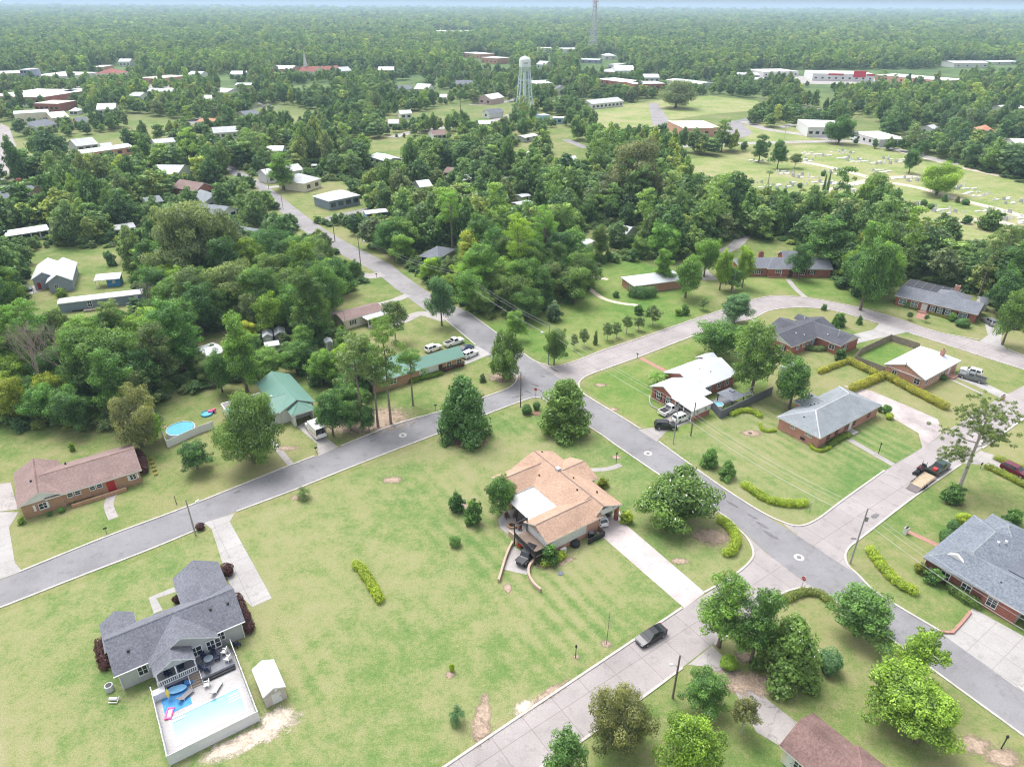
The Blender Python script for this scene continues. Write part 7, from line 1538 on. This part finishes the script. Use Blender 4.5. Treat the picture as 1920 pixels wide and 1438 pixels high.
fh('long orange-brown building far off at the right', (1848, 50), (1905, 52), 70, 8, .02, TILE_O, BRICK_S, 'flat', nw=5, name='building', ov=.05)
fh('white house among trees above the middle street', (750, 214), (773, 213), 10, 4, 2, MT_WHITE, SID_W, nw=2)
fh('pale roofed hall left of the steepled church', (508, 129), (546, 130), 24, 7, 3, MT_WHITE, BRICK_S, nw=4, name='building')
fh('grey gabled house at the right end of the church row', (640, 134), (660, 133), 20, 6, 4, SH_PALE, SID_W, nw=2)
fh('white block beyond the water tower to its right', (1010, 91), (1036, 91), 30, 7, .02, FL, SID_W, 'flat', nw=3, name='building', ov=.05)
fh('white house above the orange tiled house', (372, 186), (396, 186), 14, 4, 2.4, MT_WHITE, SID_W, nw=2)
fh('pale grey roofed house in the left town above the porch house', (240, 180), (262, 181), 14, 4, 2.4, SH_PALE, SID_W, nw=2)
fh('white roofed house between the old town and the church', (350, 140), (374, 141), 18, 5, 3, MT_WHITE, SID_W, nw=2)
fh('long white shed between the old town and the church', (440, 160), (470, 160), 14, 4, 1.5, MT_WHITE, SID_G, nw=3, name='building')
# middle: houses among the trees right of the old street
fh('white flat roofed house with lawn right of the old street', (690, 293), (722, 303), 11, 3.4, 1.2, MT_WHITE, SID_W, nw=3)
fh('small white house behind the middle woods', (727, 232), (747, 232), 9, 3.4, 2, MT_WHITE, SID_W, nw=2)
fh('white house with grey-brown roof by the middle street', (812, 254), (838, 252), 10, 3.2, 2.2, SH_BROWN, SID_W, nw=3)
fh('white roofed house right end of the middle street', (897, 233), (920, 233), 9, 3, 2, MT_WHITE, SID_W, nw=2)
fh('brown roofed house in the shade of the middle woods', (830, 323), (857, 326), 9, 3, 1.8, SH_BROWN, BRICK_R, nw=2)
fh('pale grey roofed house in the middle woods', (840, 340), (886, 337), 9, 3, 1.6, SH_PALE, SID_W, nw=3)
fh('white roofed house with grey wall in the middle woods', (787, 352), (812, 349), 9, 3.4, 2.2, MT_WHITE, SID_G, nw=2)
fh('pale blue roofed trailer in the middle woods', (686, 402), (728, 397), 6, 3, .6, MT_GALV, SID_TL, nw=3)
fh('blue-grey roofed house beside the old street in the trees', (785, 480), (822, 486), 12, 3, 2.2, SH_MID, SID_G, 'hip', nw=2)
fh('white house with long white roof below the pump house', (964, 297), (1010, 294), 11, 3.6, 2, MT_WHITE, SID_W, nw=4)
fh('white open carport house behind the long white roof', (984, 259), (1010, 254), 8, 3, .8, MT_WHITE, SID_G, nw=2)
fh('small bright white house right of the long white roof', (1058, 301), (1083, 300), 8, 3.2, 1.4, MT_WHITE, SID_W, nw=2)
fh('grey trailer roof showing through trees left of the moss oak', (973, 386), (1002, 381), 6, 3, .5, MT_GALV, SID_G, nw=2)
fh('pale trailer just above the grey trailer', (978, 370), (996, 367), 5, 3, .5, MT_WHITE, SID_W, nw=1)
fh('pale grey house in the clearing behind the central woods', (1141, 433), (1174, 440), 9, 3.4, 1.8, SH_PALE, SID_W, nw=3)
fh('grey roofed house at the end of the gravel drive in the left clearing', (388, 670), (424, 658), 7, 2.6, .5, MT_GALV, SID_G, nw=2)
fh('small white roofed house behind the bare grey trees', (148, 645), (183, 636), 7, 2.8, .8, MT_WHITE, SID_W, nw=2, vis=False)
fh('low grey roofed house under the bare grey trees', (75, 690), (118, 676), 8, 2.8, .8, MT_GALV, SID_W, nw=2, vis=False)

# --- minor streets, lots and drives
def px_path(name, pts, w, z, mat): return path(name, pts, w, z, mat, 4)
path('road', [(350, 262), (340, 240), (380, 222), (440, 205), (500, 200), (478, 190), (430, 178), (395, 165)], 8, .05, ASPH_OLD)
path('road', [(600, 418), (640, 405), (700, 392), (760, 372), (830, 345), (900, 335), (990, 330), (1040, 345)], 7, .03, ASPH_OLD)
path('road', [(735, 258), (790, 245), (870, 236), (920, 228), (960, 215)], 8, .05, CONC)
path('road', [(900, 322), (950, 312), (1000, 330), (1060, 345)], 7, .04, CONC)
path('road', [(880, 196), (920, 195), (955, 190), (990, 175)], 7, .05, CONC)
path('road', [(1060, 262), (1080, 270), (1100, 278)], 6, .04, ASPH_OLD)
path('road', [(500, 200), (515, 203)], 9, .06, ASPH)
path('road', [(1230, 278), (1330, 272), (1440, 268), (1530, 266), (1600, 266), (1690, 283), (1780, 305), (1900, 325), (2000, 345)], 8, .06, CONC)
path('cemetery_lane', [(1500, 303), (1560, 315), (1625, 332), (1635, 338)], 5, .05, SAND)
path('cemetery_lane', [(1540, 362), (1590, 348), (1635, 338), (1720, 330)], 5, .056, SAND)
path('cemetery_lane', [(1635, 338), (1720, 352), (1800, 375), (1880, 395), (1960, 420)], 5, .062, SAND)
path('cemetery_lane', [(1690, 285), (1740, 298), (1850, 325), (1960, 345)], 5, .05, SAND)
path('cemetery_lane', [(1770, 425), (1850, 412), (1960, 440)], 4, .05, SAND)
poly('car_park', [(-60, 240), (2, 232), (18, 240), (47, 322), (-60, 336)], .03, CONC_RD, False)
path('road', [(-60, 345), (0, 337), (88, 326), (120, 318)], 7, .04, CONC)
poly('lawn', [(38, 290), (75, 288), (90, 322), (55, 326)], .02, G_PALE, False)
poly('car_park', [(1216, 195), (1232, 193), (1252, 222), (1268, 240), (1225, 240)], .05, ASPH_OLD, False)
poly('car_park', [(1360, 228), (1385, 226), (1412, 250), (1395, 258), (1360, 262)], .05, ASPH_OLD, False)
path('road', [(1390, 232), (1420, 222), (1470, 215), (1530, 213), (1570, 214)], 14, .06, ASPH)
path('road', [(1395, 228), (1440, 243), (1500, 252), (1560, 262)], 9, .07, CONC)
path('road', [(1460, 240), (1520, 228), (1580, 222)], 7, .08, CONC_W)
path('road', [(1480, 196), (1510, 200), (1540, 208), (1560, 214)], 10, .05, CONC)
poly('car_park', [(1400, 140), (1780, 152), (1760, 163), (1520, 158), (1400, 152)], .06, CONC, False)
poly('car_park', [(1190, 172), (1245, 170), (1245, 178), (1192, 182)], .06, CONC_W, False)
poly('plaza', [(-40, 184), (140, 186), (150, 196), (110, 200), (-40, 196)], .05, CONC, False)
poly('plaza', [(50, 150), (150, 150), (330, 156), (330, 166), (140, 172), (60, 168)], .05, CONC, False)
path('road', [(500, 352), (520, 350), (560, 345)], 4, .03, CONC_W)

# --- where woodland trees may not stand (photo pixels on the ground)
OPEN = [
 [(-300, 905), (0, 880), (60, 855), (170, 822), (240, 812), (290, 790), (300, 758), (380, 735), (450, 712), (545, 692), (600, 735), (640, 800), (690, 800), (690, 690), (640, 640), (600, 600), (625, 560), (700, 525), (645, 490), (600, 430), (640, 420), (700, 470), (760, 505), (870, 585), (985, 612), (1000, 592), (1090, 566), (1108, 545), (1100, 520), (1130, 495), (1215, 488), (1320, 495), (1325, 465), (1385, 445), (1460, 452), (1540, 470), (1570, 540), (1640, 575), (1680, 520), (1800, 540), (1850, 570), (1880, 600), (1920, 610), (2200, 660), (2200, 1700), (-300, 1700)],
 [(-20, 600), (70, 560), (40, 540), (60, 470), (110, 465), (245, 465), (250, 530), (250, 575), (190, 600), (150, 625), (60, 650), (-20, 650)],
 [(350, 660), (395, 625), (470, 605), (470, 640), (430, 640), (400, 668)],
 [(480, 335), (560, 335), (620, 350), (700, 385), (660, 405), (560, 405), (520, 380)],
 CEM, [(1100, 205), (1215, 188), (1330, 178), (1440, 188), (1445, 205), (1400, 235), (1560, 255), (1600, 215), (1640, 225), (1650, 270), (1500, 275), (1250, 285), (1230, 255), (1110, 250)],
 [(-60, 235), (20, 230), (95, 325), (-60, 345)], [(1060, 445), (1120, 430), (1185, 430), (1180, 450), (1120, 470), (1085, 470)],
 [(880, 205), (960, 200), (965, 228), (900, 228)], [(1000, 262), (1050, 255), (1110, 278), (1100, 300), (1040, 300)],
 [(1400, 152), (1420, 132), (1790, 130), (1790, 160), (1560, 165)], [(1490, 195), (1500, 165), (1560, 165), (1560, 205)],
]
OPENW = [[at(x, y) for x, y in p] for p in OPEN] + NOTREE
VIS += [(15, 620, 125, 690, 765), (366, 362, 446, 402, 408), (115, 470, 240, 525, 528), (388, 606, 440, 628, 632), (640, 500, 760, 600, 610), (505, 345, 690, 395, 400), (885, 203, 960, 226, 230), (1105, 195, 1240, 232, 236), (1040, 265, 1105, 298, 300), (655, 298, 700, 318, 322), (0, 238, 85, 335, 340), (880, 308, 995, 330, 335), (1310, 285, 1420, 320, 345), (1425, 285, 1600, 348, 356), (1600, 285, 1920, 335, 342), (1700, 345, 1920, 400, 408), (1790, 400, 1930, 450, 458), (1395, 210, 1600, 262, 265), (1490, 165, 1560, 200, 206), (740, 238, 880, 250, 254), (1070, 448, 1180, 465, 470), (1335, 468, 1385, 492, 496), (1500, 132, 1780, 150, 160), (0, 150, 70, 182, 186)]
for cl_ in (BO_SW, BO_NE):
    for x, y in cl_[2:]: VIS.append((x - 9, y - 7, x + 9, y + 5, y + 5))
print('vis', len(VIS))
HB = []
for h in HOUSES:
    c = h.t.matrix_world @ Vector((h.b[0]['u'] + h.b[0]['L'] / 2, h.b[0]['v'] + h.b[0]['D'] / 2, 0)); HB.append((c.x, c.y, .55 * max(h.b[0]['L'], h.b[0]['D']) + 2))
rs = random.Random(11); CAND = []
def blocked(x, y, h, w, lax=False):
    p = (x, y)
    for pl in OPENW:
        if inside(p, pl): return True
    bx, by = proj((x, y, 0)); tx, ty = proj((x, y, h)); hw = w / mpp((x, y, h / 2)) / 2 * .85; cx = (bx + tx) / 2
    for x0, y0, x1, y1, fy in VIS:
        if lax and x1 - x0 > 19: continue
        if by > fy - 3 and cx + hw > x0 and cx - hw < x1 and ty < y1 and by > y0: return True
    return False
S_ = 7.1; gy = 118
while gy < 930:
    sp = S_ * (.82 if gy < 250 else 1 + max(0, gy - 350) / 1200); half = gy * .86 + 25; gx = -half
    while gx < half:
        x, y = gx + rs.uniform(-.42, .42) * sp, gy + rs.uniform(-.42, .42) * sp; gx += sp
        px, py = proj((x, y, 6))
        if not (-70 < px < 1990 and py < 900): continue
        k = rs.random()
        near_pine = px > 1500 or (700 < px < 1250)
        key = 'round' if k < .48 else 'tall' if k < .76 else 'spread' if k < .82 else 'moss' if k < .88 else 'pine' if k < (.97 if near_pine else .93) else 'loose'
        h0, w0 = PROTO[key][0][:2]; f = rs.uniform(.75, 1.2); f *= .82 if gy > 400 else 1; H_, W_ = h0 * f, w0 * f * rs.uniform(.85, 1.1)
        if gy > 290 and mnoise.noise((x * .016, y * .016, 3.3)) > (.15 if px < 1000 and gy > 400 else .4): continue
        if any((x - bx) ** 2 + (y - by) ** 2 < rr * rr for bx, by, rr in HB): continue
        for sc in (1, .7, .5, .34):
            if sc < 1: key = 'round'; H_, W_ = 11 * f * sc, 10.5 * f * sc
            if not blocked(x, y, H_, W_, gy > 170 and (int(x * 7.3) + int(y * 3.1)) % 100 < 9): break
        else: continue
        CAND.append((math.hypot(x, y), x, y, key, H_, W_))
    gy += sp
CAND.sort()
print('woodland trees', len(CAND))
TINTS = [(GR, 'mid green', .26), (DK, 'dark green', .2), (LG, 'light green', .17), (OL, 'olive green', .15), (PG, 'grey-green', .08), (YG, 'yellow-green', .09), (YY, 'bright yellowish', .03), (BG, 'bluish green', .02)]
SHAPE = dict(round='rounded tree', tall='tall tree', spread='spreading oak', moss='moss-hung oak', pine='pine', loose='thin-crowned tree', mid='leafy tree', midpine='far pine')
MARKS = [('the bare grey trees', 85, 640), ('the mobile home', 170, 560), ('the white-roofed blue-grey cottage', 95, 500), ('the long white roof at the left edge', 45, 440), ('the grey metal sheds', 510, 635), ('the long brown roofed house', 140, 830), ('the backyard round pool', 340, 760), ('the green garage roof', 545, 720), ('the cream bungalow', 680, 590), ('the huge moss oak', 360, 470), ('the twin grey cottages', 410, 385), ('the cream hip-roofed cottage', 580, 335), ('the metal-roofed street corner house', 640, 370), ('the slate-chimneyed tan house', 20, 380), ('the blue-grey roof by the old street', 800, 475), ('the central woods', 920, 500), ('the round bluish bush on the field', 1037, 580), ('the white shed clearing', 1095, 450), ('the pale grey clearing house', 1155, 430), ('the pale hip roof house', 1220, 515), ('the winding gravel drive', 1370, 460), ('the long brick house', 1450, 480), ('the large oak by the road bend', 1630, 500), ('the dark screen enclosure', 1755, 530), ('the tall right edge pines', 1880, 470), ('the domed olive cemetery tree', 1645, 380), ('the wide moss oak', 1190, 330), ('the lone cemetery oak', 1765, 340), ('the grey trailers', 985, 375), ('the long white roof below the water tower', 985, 290), ('the old asphalt street', 660, 455), ('the pale blue trailer', 705, 395), ('the gravel-drive grey house', 405, 660), ('the yellow-green tree at left', 230, 430), ('the brick gable house', 385, 345), ('the bright green corner tree', 525, 330), ('the middle-woods grey roof', 860, 335), ('the middle-woods white roof', 800, 350), ('the cemetery lane', 1560, 370), ('the cemetery palms', 1480, 370), ('the right margin woods', 1900, 400), ('the white lawn house by the street', 705, 295), ('the brown shaded house', 843, 320), ('the small bright white house', 1070, 297)]
ORD = ['', 'first', 'second', 'third', 'fourth', 'fifth', 'sixth', 'seventh', 'eighth', 'ninth', 'tenth', 'eleventh', 'twelfth', 'thirteenth', 'fourteenth', 'fifteenth', 'sixteenth', 'seventeenth', 'eighteenth', 'nineteenth', 'twentieth']
def pick_tint():
    k = rs.random(); a = 0
    for t_, n_, w_ in TINTS:
        a += w_
        if k < a: return t_, n_
    return TINTS[0][:2]
N_THING = 285
LAB = {}
for i, (d, x, y, key, H_, W_) in enumerate(CAND[:N_THING]):
    tint, tn = pick_tint(); j = rs.uniform(.85, 1.15); tint = tuple(c * j * rs.uniform(.95, 1.05) for c in tint)
    if i >= N_THING - 10: key = ('mid', 'mid', 'mid', 'mid', 'midpine')[i % 5]; h0, w0 = PROTO[key][(i // 5) % len(PROTO[key]) if key == 'mid' else 0][:2]; H_, W_ = h0 * .9, w0 * .9
    vi = i % 5 if key == 'mid' else None
    o = plant(key, (x, y), H_, W_, tint, v=vi)
    px, py = proj((x, y, H_ * .6))
    m = min(MARKS, key=lambda q: (q[1] - px) ** 2 + ((q[2] - py) * 1.6) ** 2); dx, dy = px - m[1], (py - m[2]) * 1.6
    rel = ('right of' if dx > 0 else 'left of') if abs(dx) > abs(dy) else ('below' if dy > 0 else 'above')
    LAB.setdefault((rel, m[0]), []).append((px, o, tn if key not in ('mid', 'midpine') else '', SHAPE[key]))
for (rel, mk), ls in LAB.items():
    ls.sort(key=lambda q: q[0]); seen = {}
    for px, o, tn, sh_ in ls: seen.setdefault(tn + sh_, []).append(o)
    for q, (px, o, tn, sh_) in enumerate(ls):
        base = (tn + ' ' + sh_).strip() + ' ' + rel + ' ' + mk
        if len(seen[tn + sh_]) > 1: base += ', ' + ORD[min(20, seen[tn + sh_].index(o) + 1)] + ' from left'
        o['label'] = base; o['group'] = 'woodland trees'
# --- every further tree of the town and of the woods to the horizon, as one mass
pts, idx, scl, rot = [], [], [], []
for d, x, y, key, H_, W_ in CAND[N_THING:]:
    pts.append((x, y, 0)); k = 4 if key == 'pine' else rs.randrange(4); idx.append(k); h0, w0 = PROTO['midpine' if k == 4 else 'mid'][0 if k == 4 else k][:2]; scl.append((W_ / w0, W_ / w0, H_ / h0)); rot.append(rs.uniform(0, 6.28))
d = 940.0
while d < 11000:
    sp = max(9.5, d * .0088); half = d * .8 + 30; gx = -half
    while gx < half:
        x, y = gx + rs.uniform(-.45, .45) * sp, d + rs.uniform(-.45, .45) * sp; gx += sp
        px, py = proj((x, y, 5))
        if d < 2600:
            if any(inside((x, y), p) for p in OPENW[-8:-5]): continue
            b_ = proj((x, y, 0)); tx = proj((x, y, 19))[1]; hw = 6.5 / mpp((x, y, 6))
            if any(b_[1] > fy - 1 and px + hw > x0 and px - hw < x1 and tx < y1 and b_[1] > y0 for x0, y0, x1, y1, fy in VIS if fy < 175): continue
        pts.append((x, y, 0)); pine = rs.random() < .16; idx.append(4 if pine else rs.randrange(4))
        f = sp / 9.5 * rs.uniform(.8, 1.25); fz = (1 + (sp / 9.5 - 1) * .28) * rs.uniform(.75, 1.3); scl.append((f, f, fz)); rot.append(rs.uniform(0, 6.28))
    d += sp
print('mass', len(pts))
def mass(name, pts, idx, rot, scl):
    me = bpy.data.meshes.new(name); me.from_pydata(pts, [], [])
    for nm, ty_, vals in (('idx', 'INT', idx), ('rot', 'FLOAT', rot)):
        a = me.attributes.new(nm, ty_, 'POINT'); a.data.foreach_set('value', vals)
    a = me.attributes.new('scl', 'FLOAT_VECTOR', 'POINT'); a.data.foreach_set('vector', [c for s in scl for c in s])
    o = bpy.data.objects.new(name, me); COL.objects.link(o); return o
wood = mass('woodland', pts, idx, rot, scl)
cells = {}
for d, x, y, *_ in CAND: cells[(int(x // 9), int(y // 9))] = cells.get((int(x // 9), int(y // 9)), 0) + 1
up_, ui, ur, us = [], [], [], []; gy = 118
while gy < 400:
    gx = -gy * .86 - 20
    while gx < gy * .86 + 20:
        x, y = gx + rs.uniform(-1.2, 1.2), gy + rs.uniform(-1.2, 1.2); gx += 2.9; cx_, cy_ = int(x // 9), int(y // 9)
        if sum(cells.get((cx_ + i, cy_ + j), 0) for i in (-1, 0, 1) for j in (-1, 0, 1)) < 5: continue
        w_, h_ = rs.uniform(2.6, 4.6), rs.uniform(1.4, 3.4)
        if blocked(x, y, h_, w_): continue
        k = rs.randrange(4); h0, w0 = PROTO['mid'][k][:2]; up_.append((x, y, -.3)); ui.append(k); ur.append(rs.uniform(0, 6.28)); us.append((w_ / w0, w_ / w0, h_ / h0))
    gy += 2.9
und = mass('undergrowth', up_, ui, ur, us); print('undergrowth', len(up_))
tag(und, 'tangled green undergrowth covering the ground between woodland trees', 'undergrowth', kind='stuff')
tag(wood, 'unbroken mass of green trees filling the town and reaching the horizon', 'woodland', kind='stuff')
ng = bpy.data.node_groups.new('woodland', 'GeometryNodeTree')
ng.interface.new_socket('Geometry', in_out='INPUT', socket_type='NodeSocketGeometry'); ng.interface.new_socket('Geometry', in_out='OUTPUT', socket_type='NodeSocketGeometry')
gi, go = ng.nodes.new('NodeGroupInput'), ng.nodes.new('NodeGroupOutput')
jn = ng.nodes.new('GeometryNodeJoinGeometry'); srcs = []
for o in bpy.data.objects:
    if o.type == 'MESH' and o.name.startswith('crown') and o.data.materials and o.data.materials[0] == LEAF_FAR and o.data not in [q.data for q in srcs]: srcs.append(o)
order = [q[2] for q in PROTO['mid']] + [PROTO['midpine'][0][2]]
srcs.sort(key=lambda o: order.index(o.data)); print('sources', [s.name for s in srcs])
for o in reversed(srcs):
    n = ng.nodes.new('GeometryNodeObjectInfo'); n.inputs['Object'].default_value = o; n.inputs['As Instance'].default_value = True; n.transform_space = 'ORIGINAL'
    ng.links.new(n.outputs['Geometry'], jn.inputs[0])
ip = ng.nodes.new('GeometryNodeInstanceOnPoints'); ip.inputs['Pick Instance'].default_value = True
def named(nm, ty_):
    n = ng.nodes.new('GeometryNodeInputNamedAttribute'); n.data_type = ty_; n.inputs['Name'].default_value = nm; return n.outputs['Attribute']
ng.links.new(gi.outputs[0], ip.inputs['Points']); ng.links.new(jn.outputs[0], ip.inputs['Instance']); ng.links.new(named('idx', 'INT'), ip.inputs['Instance Index'])
cb = ng.nodes.new('ShaderNodeCombineXYZ'); ng.links.new(named('rot', 'FLOAT'), cb.inputs['Z']); ng.links.new(cb.outputs[0], ip.inputs['Rotation'])
ng.links.new(named('scl', 'FLOAT_VECTOR'), ip.inputs['Scale']); ng.links.new(ip.outputs[0], go.inputs[0])
for o_ in (wood, und): o_.modifiers.new('scatter', 'NODES').node_group = ng
# --- the humid summer air
hz = MB(); hz.box((0, 12000, 70), (56000, 56000, 144)); hm = bpy.data.materials.new('haze'); hm.use_nodes = True; hn = hm.node_tree; hn.nodes.clear()
pv = node(hn, 'ShaderNodeVolumePrincipled'); pv.inputs['Density'].default_value = 1.45e-4; pv.inputs['Color'].default_value = (.62, .82, 1, 1); pv.inputs['Anisotropy'].default_value = 0
ho = node(hn, 'ShaderNodeOutputMaterial'); hn.links.new(pv.outputs[0], ho.inputs['Volume'])
ho_ = hz.build('haze', hm); tag(ho_, 'pale bluish summer haze over the whole landscape', 'haze', kind='stuff')
# ================================================================== towers and graves
STEEL = M('tower_paint', (.6, .68, .72), .6, .06, 1); TANKW = M('tank_white', (.72, .75, .76), .6, .05, .4); GALV = M('galvanised', (.5, .5, .51), .6, .1, 1)
wb = at(983, 218); WH = height_at(wb, 106); wt = thing('water_tower', 'pale blue and white water tower on four braced legs', 'water tower', wb)
rt = 21.5 * mpp((wb.x, wb.y, WH)) / 2 ; zt = WH * .835; k_ = WH
q = MB(); q.lathe((0, 0, 0), [(rt * .2, zt - rt * .95), (rt * .7, zt - rt * .62), (rt, zt - .15)], 32); q.build('tank_bottom', STEEL, wt, True, False)
q = MB(); q.lathe((0, 0, 0), [(rt, zt), (rt, zt + (WH - zt) * .58), (rt * .95, zt + (WH - zt) * .72), (rt * .7, zt + (WH - zt) * .9), (rt * .2, WH - .2), (0, WH - .1)], 32); q.build('tank', TANKW, wt, True, False)
q = MB(); q.lathe((0, 0, 0), [(rt, zt - .1), (rt * 1.1, zt - .1), (rt * 1.1, zt), (rt, zt)], 32); q.build('balcony', STEEL, wt, world=False); q = MB(); q.lathe((0, 0, 0), [(rt * 1.1, zt + 1.0), (rt * 1.12, zt + 1.0), (rt * 1.12, zt + 1.1), (rt * 1.1, zt + 1.1)], 32); q.build('railing', STEEL, wt, world=False)
q = MB(); q.tube([(0, 0, 0), (0, 0, zt - rt * .8)], 1.25, 20); q.build('riser_pipe', STEEL, wt, world=False)
q = MB(); q.cyl((0, 0, WH - .3), .6, .9, 10); q.build('vent', TANKW, wt, world=False)
LG_ = []
for k in range(4):
    a = R(45 + 90 * k + 12); top = Vector((math.cos(a) * rt * 1.0, math.sin(a) * rt * 1.0, zt)); bot = Vector((math.cos(a) * rt * 1.95, math.sin(a) * rt * 1.95, 0)); LG_.append((bot, top)); q = MB(); q.tube([bot, top], .42, 10); q.build('leg', STEEL, wt, world=False)
for lv in range(3):
    f0, f1 = lv / 3.0 + .06, (lv + 1) / 3.0
    for k in range(4):
        a, b = LG_[k], LG_[(k + 1) % 4]; P = lambda l, f: l[0].lerp(l[1], f)
        q = MB(); q.tube([P(a, f0), P(b, f0)], .16, 6); q.build('strut', STEEL, wt, world=False); q = MB(); q.tube([P(a, f0), P(b, f1)], .09, 5); q.tube([P(b, f0), P(a, f1)], .09, 5); q.build('brace', STEEL, wt, world=False)
a0 = math.atan2(-wb.y, -wb.x) + .25; q = MB()
for dx in (-1.6, -.8, 0, .8): 
    d = Vector((math.cos(a0 + dx / rt), math.sin(a0 + dx / rt), 0)); p = d * (rt + .03) + Vector((0, 0, zt + (WH - zt) * .3)); s = Vector((-d.y, d.x, 0)); q.add([p - s * .22, p + s * .22, p + s * .22 + Vector((0, 0, .7 if dx else .9)), p - s * .22 + Vector((0, 0, .8))], [(0, 1, 2, 3)])
q.build('emblem', M('emblem_dark', (.1, .12, .14), .6), wt, world=False)
# lattice cell tower
cb = at(1111, 106); CHt = height_at(cb, 2); ct = thing('cell_tower', 'tall lattice cell tower with red and white antenna platforms', 'cell tower', cb)
w0, w1 = 21 * mpp(cb) / 2, 6 * mpp(cb) / 2
def cpt(k, z): w = w0 + (w1 - w0) * min(1, z / (CHt * .92)); a = R(35 + 120 * k); return Vector((math.cos(a) * w, math.sin(a) * w, z))
RW = M('tower_red', (.45, .25, .25), .6); NS = 14
for k in range(3): q = MB(); q.tube([cpt(k, CHt * i / NS) for i in range(NS + 1)], .6, 6); q.build('leg', GALV, ct, world=False)
for i in range(NS):
    z0, z1 = CHt * i / NS, CHt * (i + 1) / NS; q = MB()
    for k in range(3): q.tube([cpt(k, z0), cpt((k + 1) % 3, z1)], .22, 4); q.tube([cpt((k + 1) % 3, z0), cpt(k, z1)], .22, 4); q.tube([cpt(k, z1), cpt((k + 1) % 3, z1)], .22, 4)
    q.build('lattice', RW if i > NS - 3 else GALV, ct, world=False)
for f, w, mm in ((.99, 4.5, RW), (.93, 5.0, TANKW), (.87, 5.5, TANKW), (.78, 5.5, TANKW)):
    for k in range(6): a = R(60 * k); q = MB(); q.box((math.cos(a) * w, math.sin(a) * w, CHt * f), (.9, .9, 2.8)); q.build('antenna_panel', mm, ct, world=False)
q = MB(); q.tube([(1.5, -3, CHt * .5), (1.5, -3.8, CHt * .5)], 1.4, 14); q.build('dish', TANKW, ct, world=False)
# graves: each stone its own thing
ST = [M('stone_pale', (.62, .61, .6), .8, .1, 1), M('stone_grey', (.36, .36, .38), .7, .1, 1), M('slab_white', (.74, .73, .71), .8, .08, 1)]
def grave_meshes():
    out = []
    for kind in range(3):
        q = MB()
        if kind == 0: q.box((0, 0, .12), (1.1, .45, .24)); q.prism([(-.42, -.13, .24), (.42, -.13, .24), (.42, .13, .24), (-.42, .13, .24)], [(-.4, -.1, 1.0), (.4, -.1, 1.0), (.4, .1, 1.0), (-.4, .1, 1.0)])
        elif kind == 1: q.box((0, 0, .15), (1.5, .6, .3)); q.prism([(-.65, -.17, .3), (.65, -.17, .3), (.65, .17, .3), (-.65, .17, .3)], [(-.6, -.13, 1.25), (.6, -.13, 1.25), (.6, .13, 1.25), (-.6, .13, 1.25)])
        else: q.box((0, 0, .14), (1.15, 2.5, .28)); q.box((0, 0, .32), (.95, 2.2, .1))
        o = q.build('gravestone', ST[kind]); out.append(o.data); bpy.data.objects.remove(o)
    return out
GM = grave_meshes(); grd = random.Random(77); n_g = 0
SPOTS = [(1440, 350, 26), (1500, 330, 30), (1460, 322, 22), (1545, 342, 26), (1570, 345, 26), (1600, 300, 34), (1640, 305, 26), (1530, 290, 30), (1575, 285, 24), (1680, 300, 30), (1400, 340, 18), (1720, 385, 22), (1765, 395, 24), (1790, 350, 24), (1820, 362, 24), (1850, 395, 24), (1880, 375, 24), (1640, 320, 24), (1480, 345, 22), (1700, 335, 22), (1600, 355, 20), (1840, 420, 20), (1900, 410, 24), (1560, 322, 24), (1500, 300, 24), (1420, 300, 16)]
for cx, cy, nn in SPOTS:
    ang = R(20) + grd.uniform(-.1, .1); c0 = at(cx, cy)
    for k in range(int(nn * .44)):
        r_, j_ = divmod(k, 5); u, v = (j_ - 2) * 2.6 + grd.uniform(-.7, .7), (r_ - 1) * 5.2 + grd.uniform(-1.2, 1.2)
        x, y = c0.x + u * math.cos(ang) - v * math.sin(ang), c0.y + u * math.sin(ang) + v * math.cos(ang); kd = grd.choice((0, 0, 1, 2, 2))
        if n_g >= 280: continue
        o = bpy.data.objects.new('gravestone', GM[kd]); COL.objects.link(o); o.location = (x, y, .03); o.rotation_euler = (0, 0, ang + R(90)); s = grd.uniform(.9, 1.3); o.scale = (s, s, s); n_g += 1
        tag(o, ('small upright pale headstone among the cemetery graves', 'wide grey headstone among the cemetery graves', 'flat white grave slab among the cemetery graves')[kd], 'gravestone', ('pale cemetery headstones', 'grey cemetery headstones', 'flat cemetery slabs')[kd])
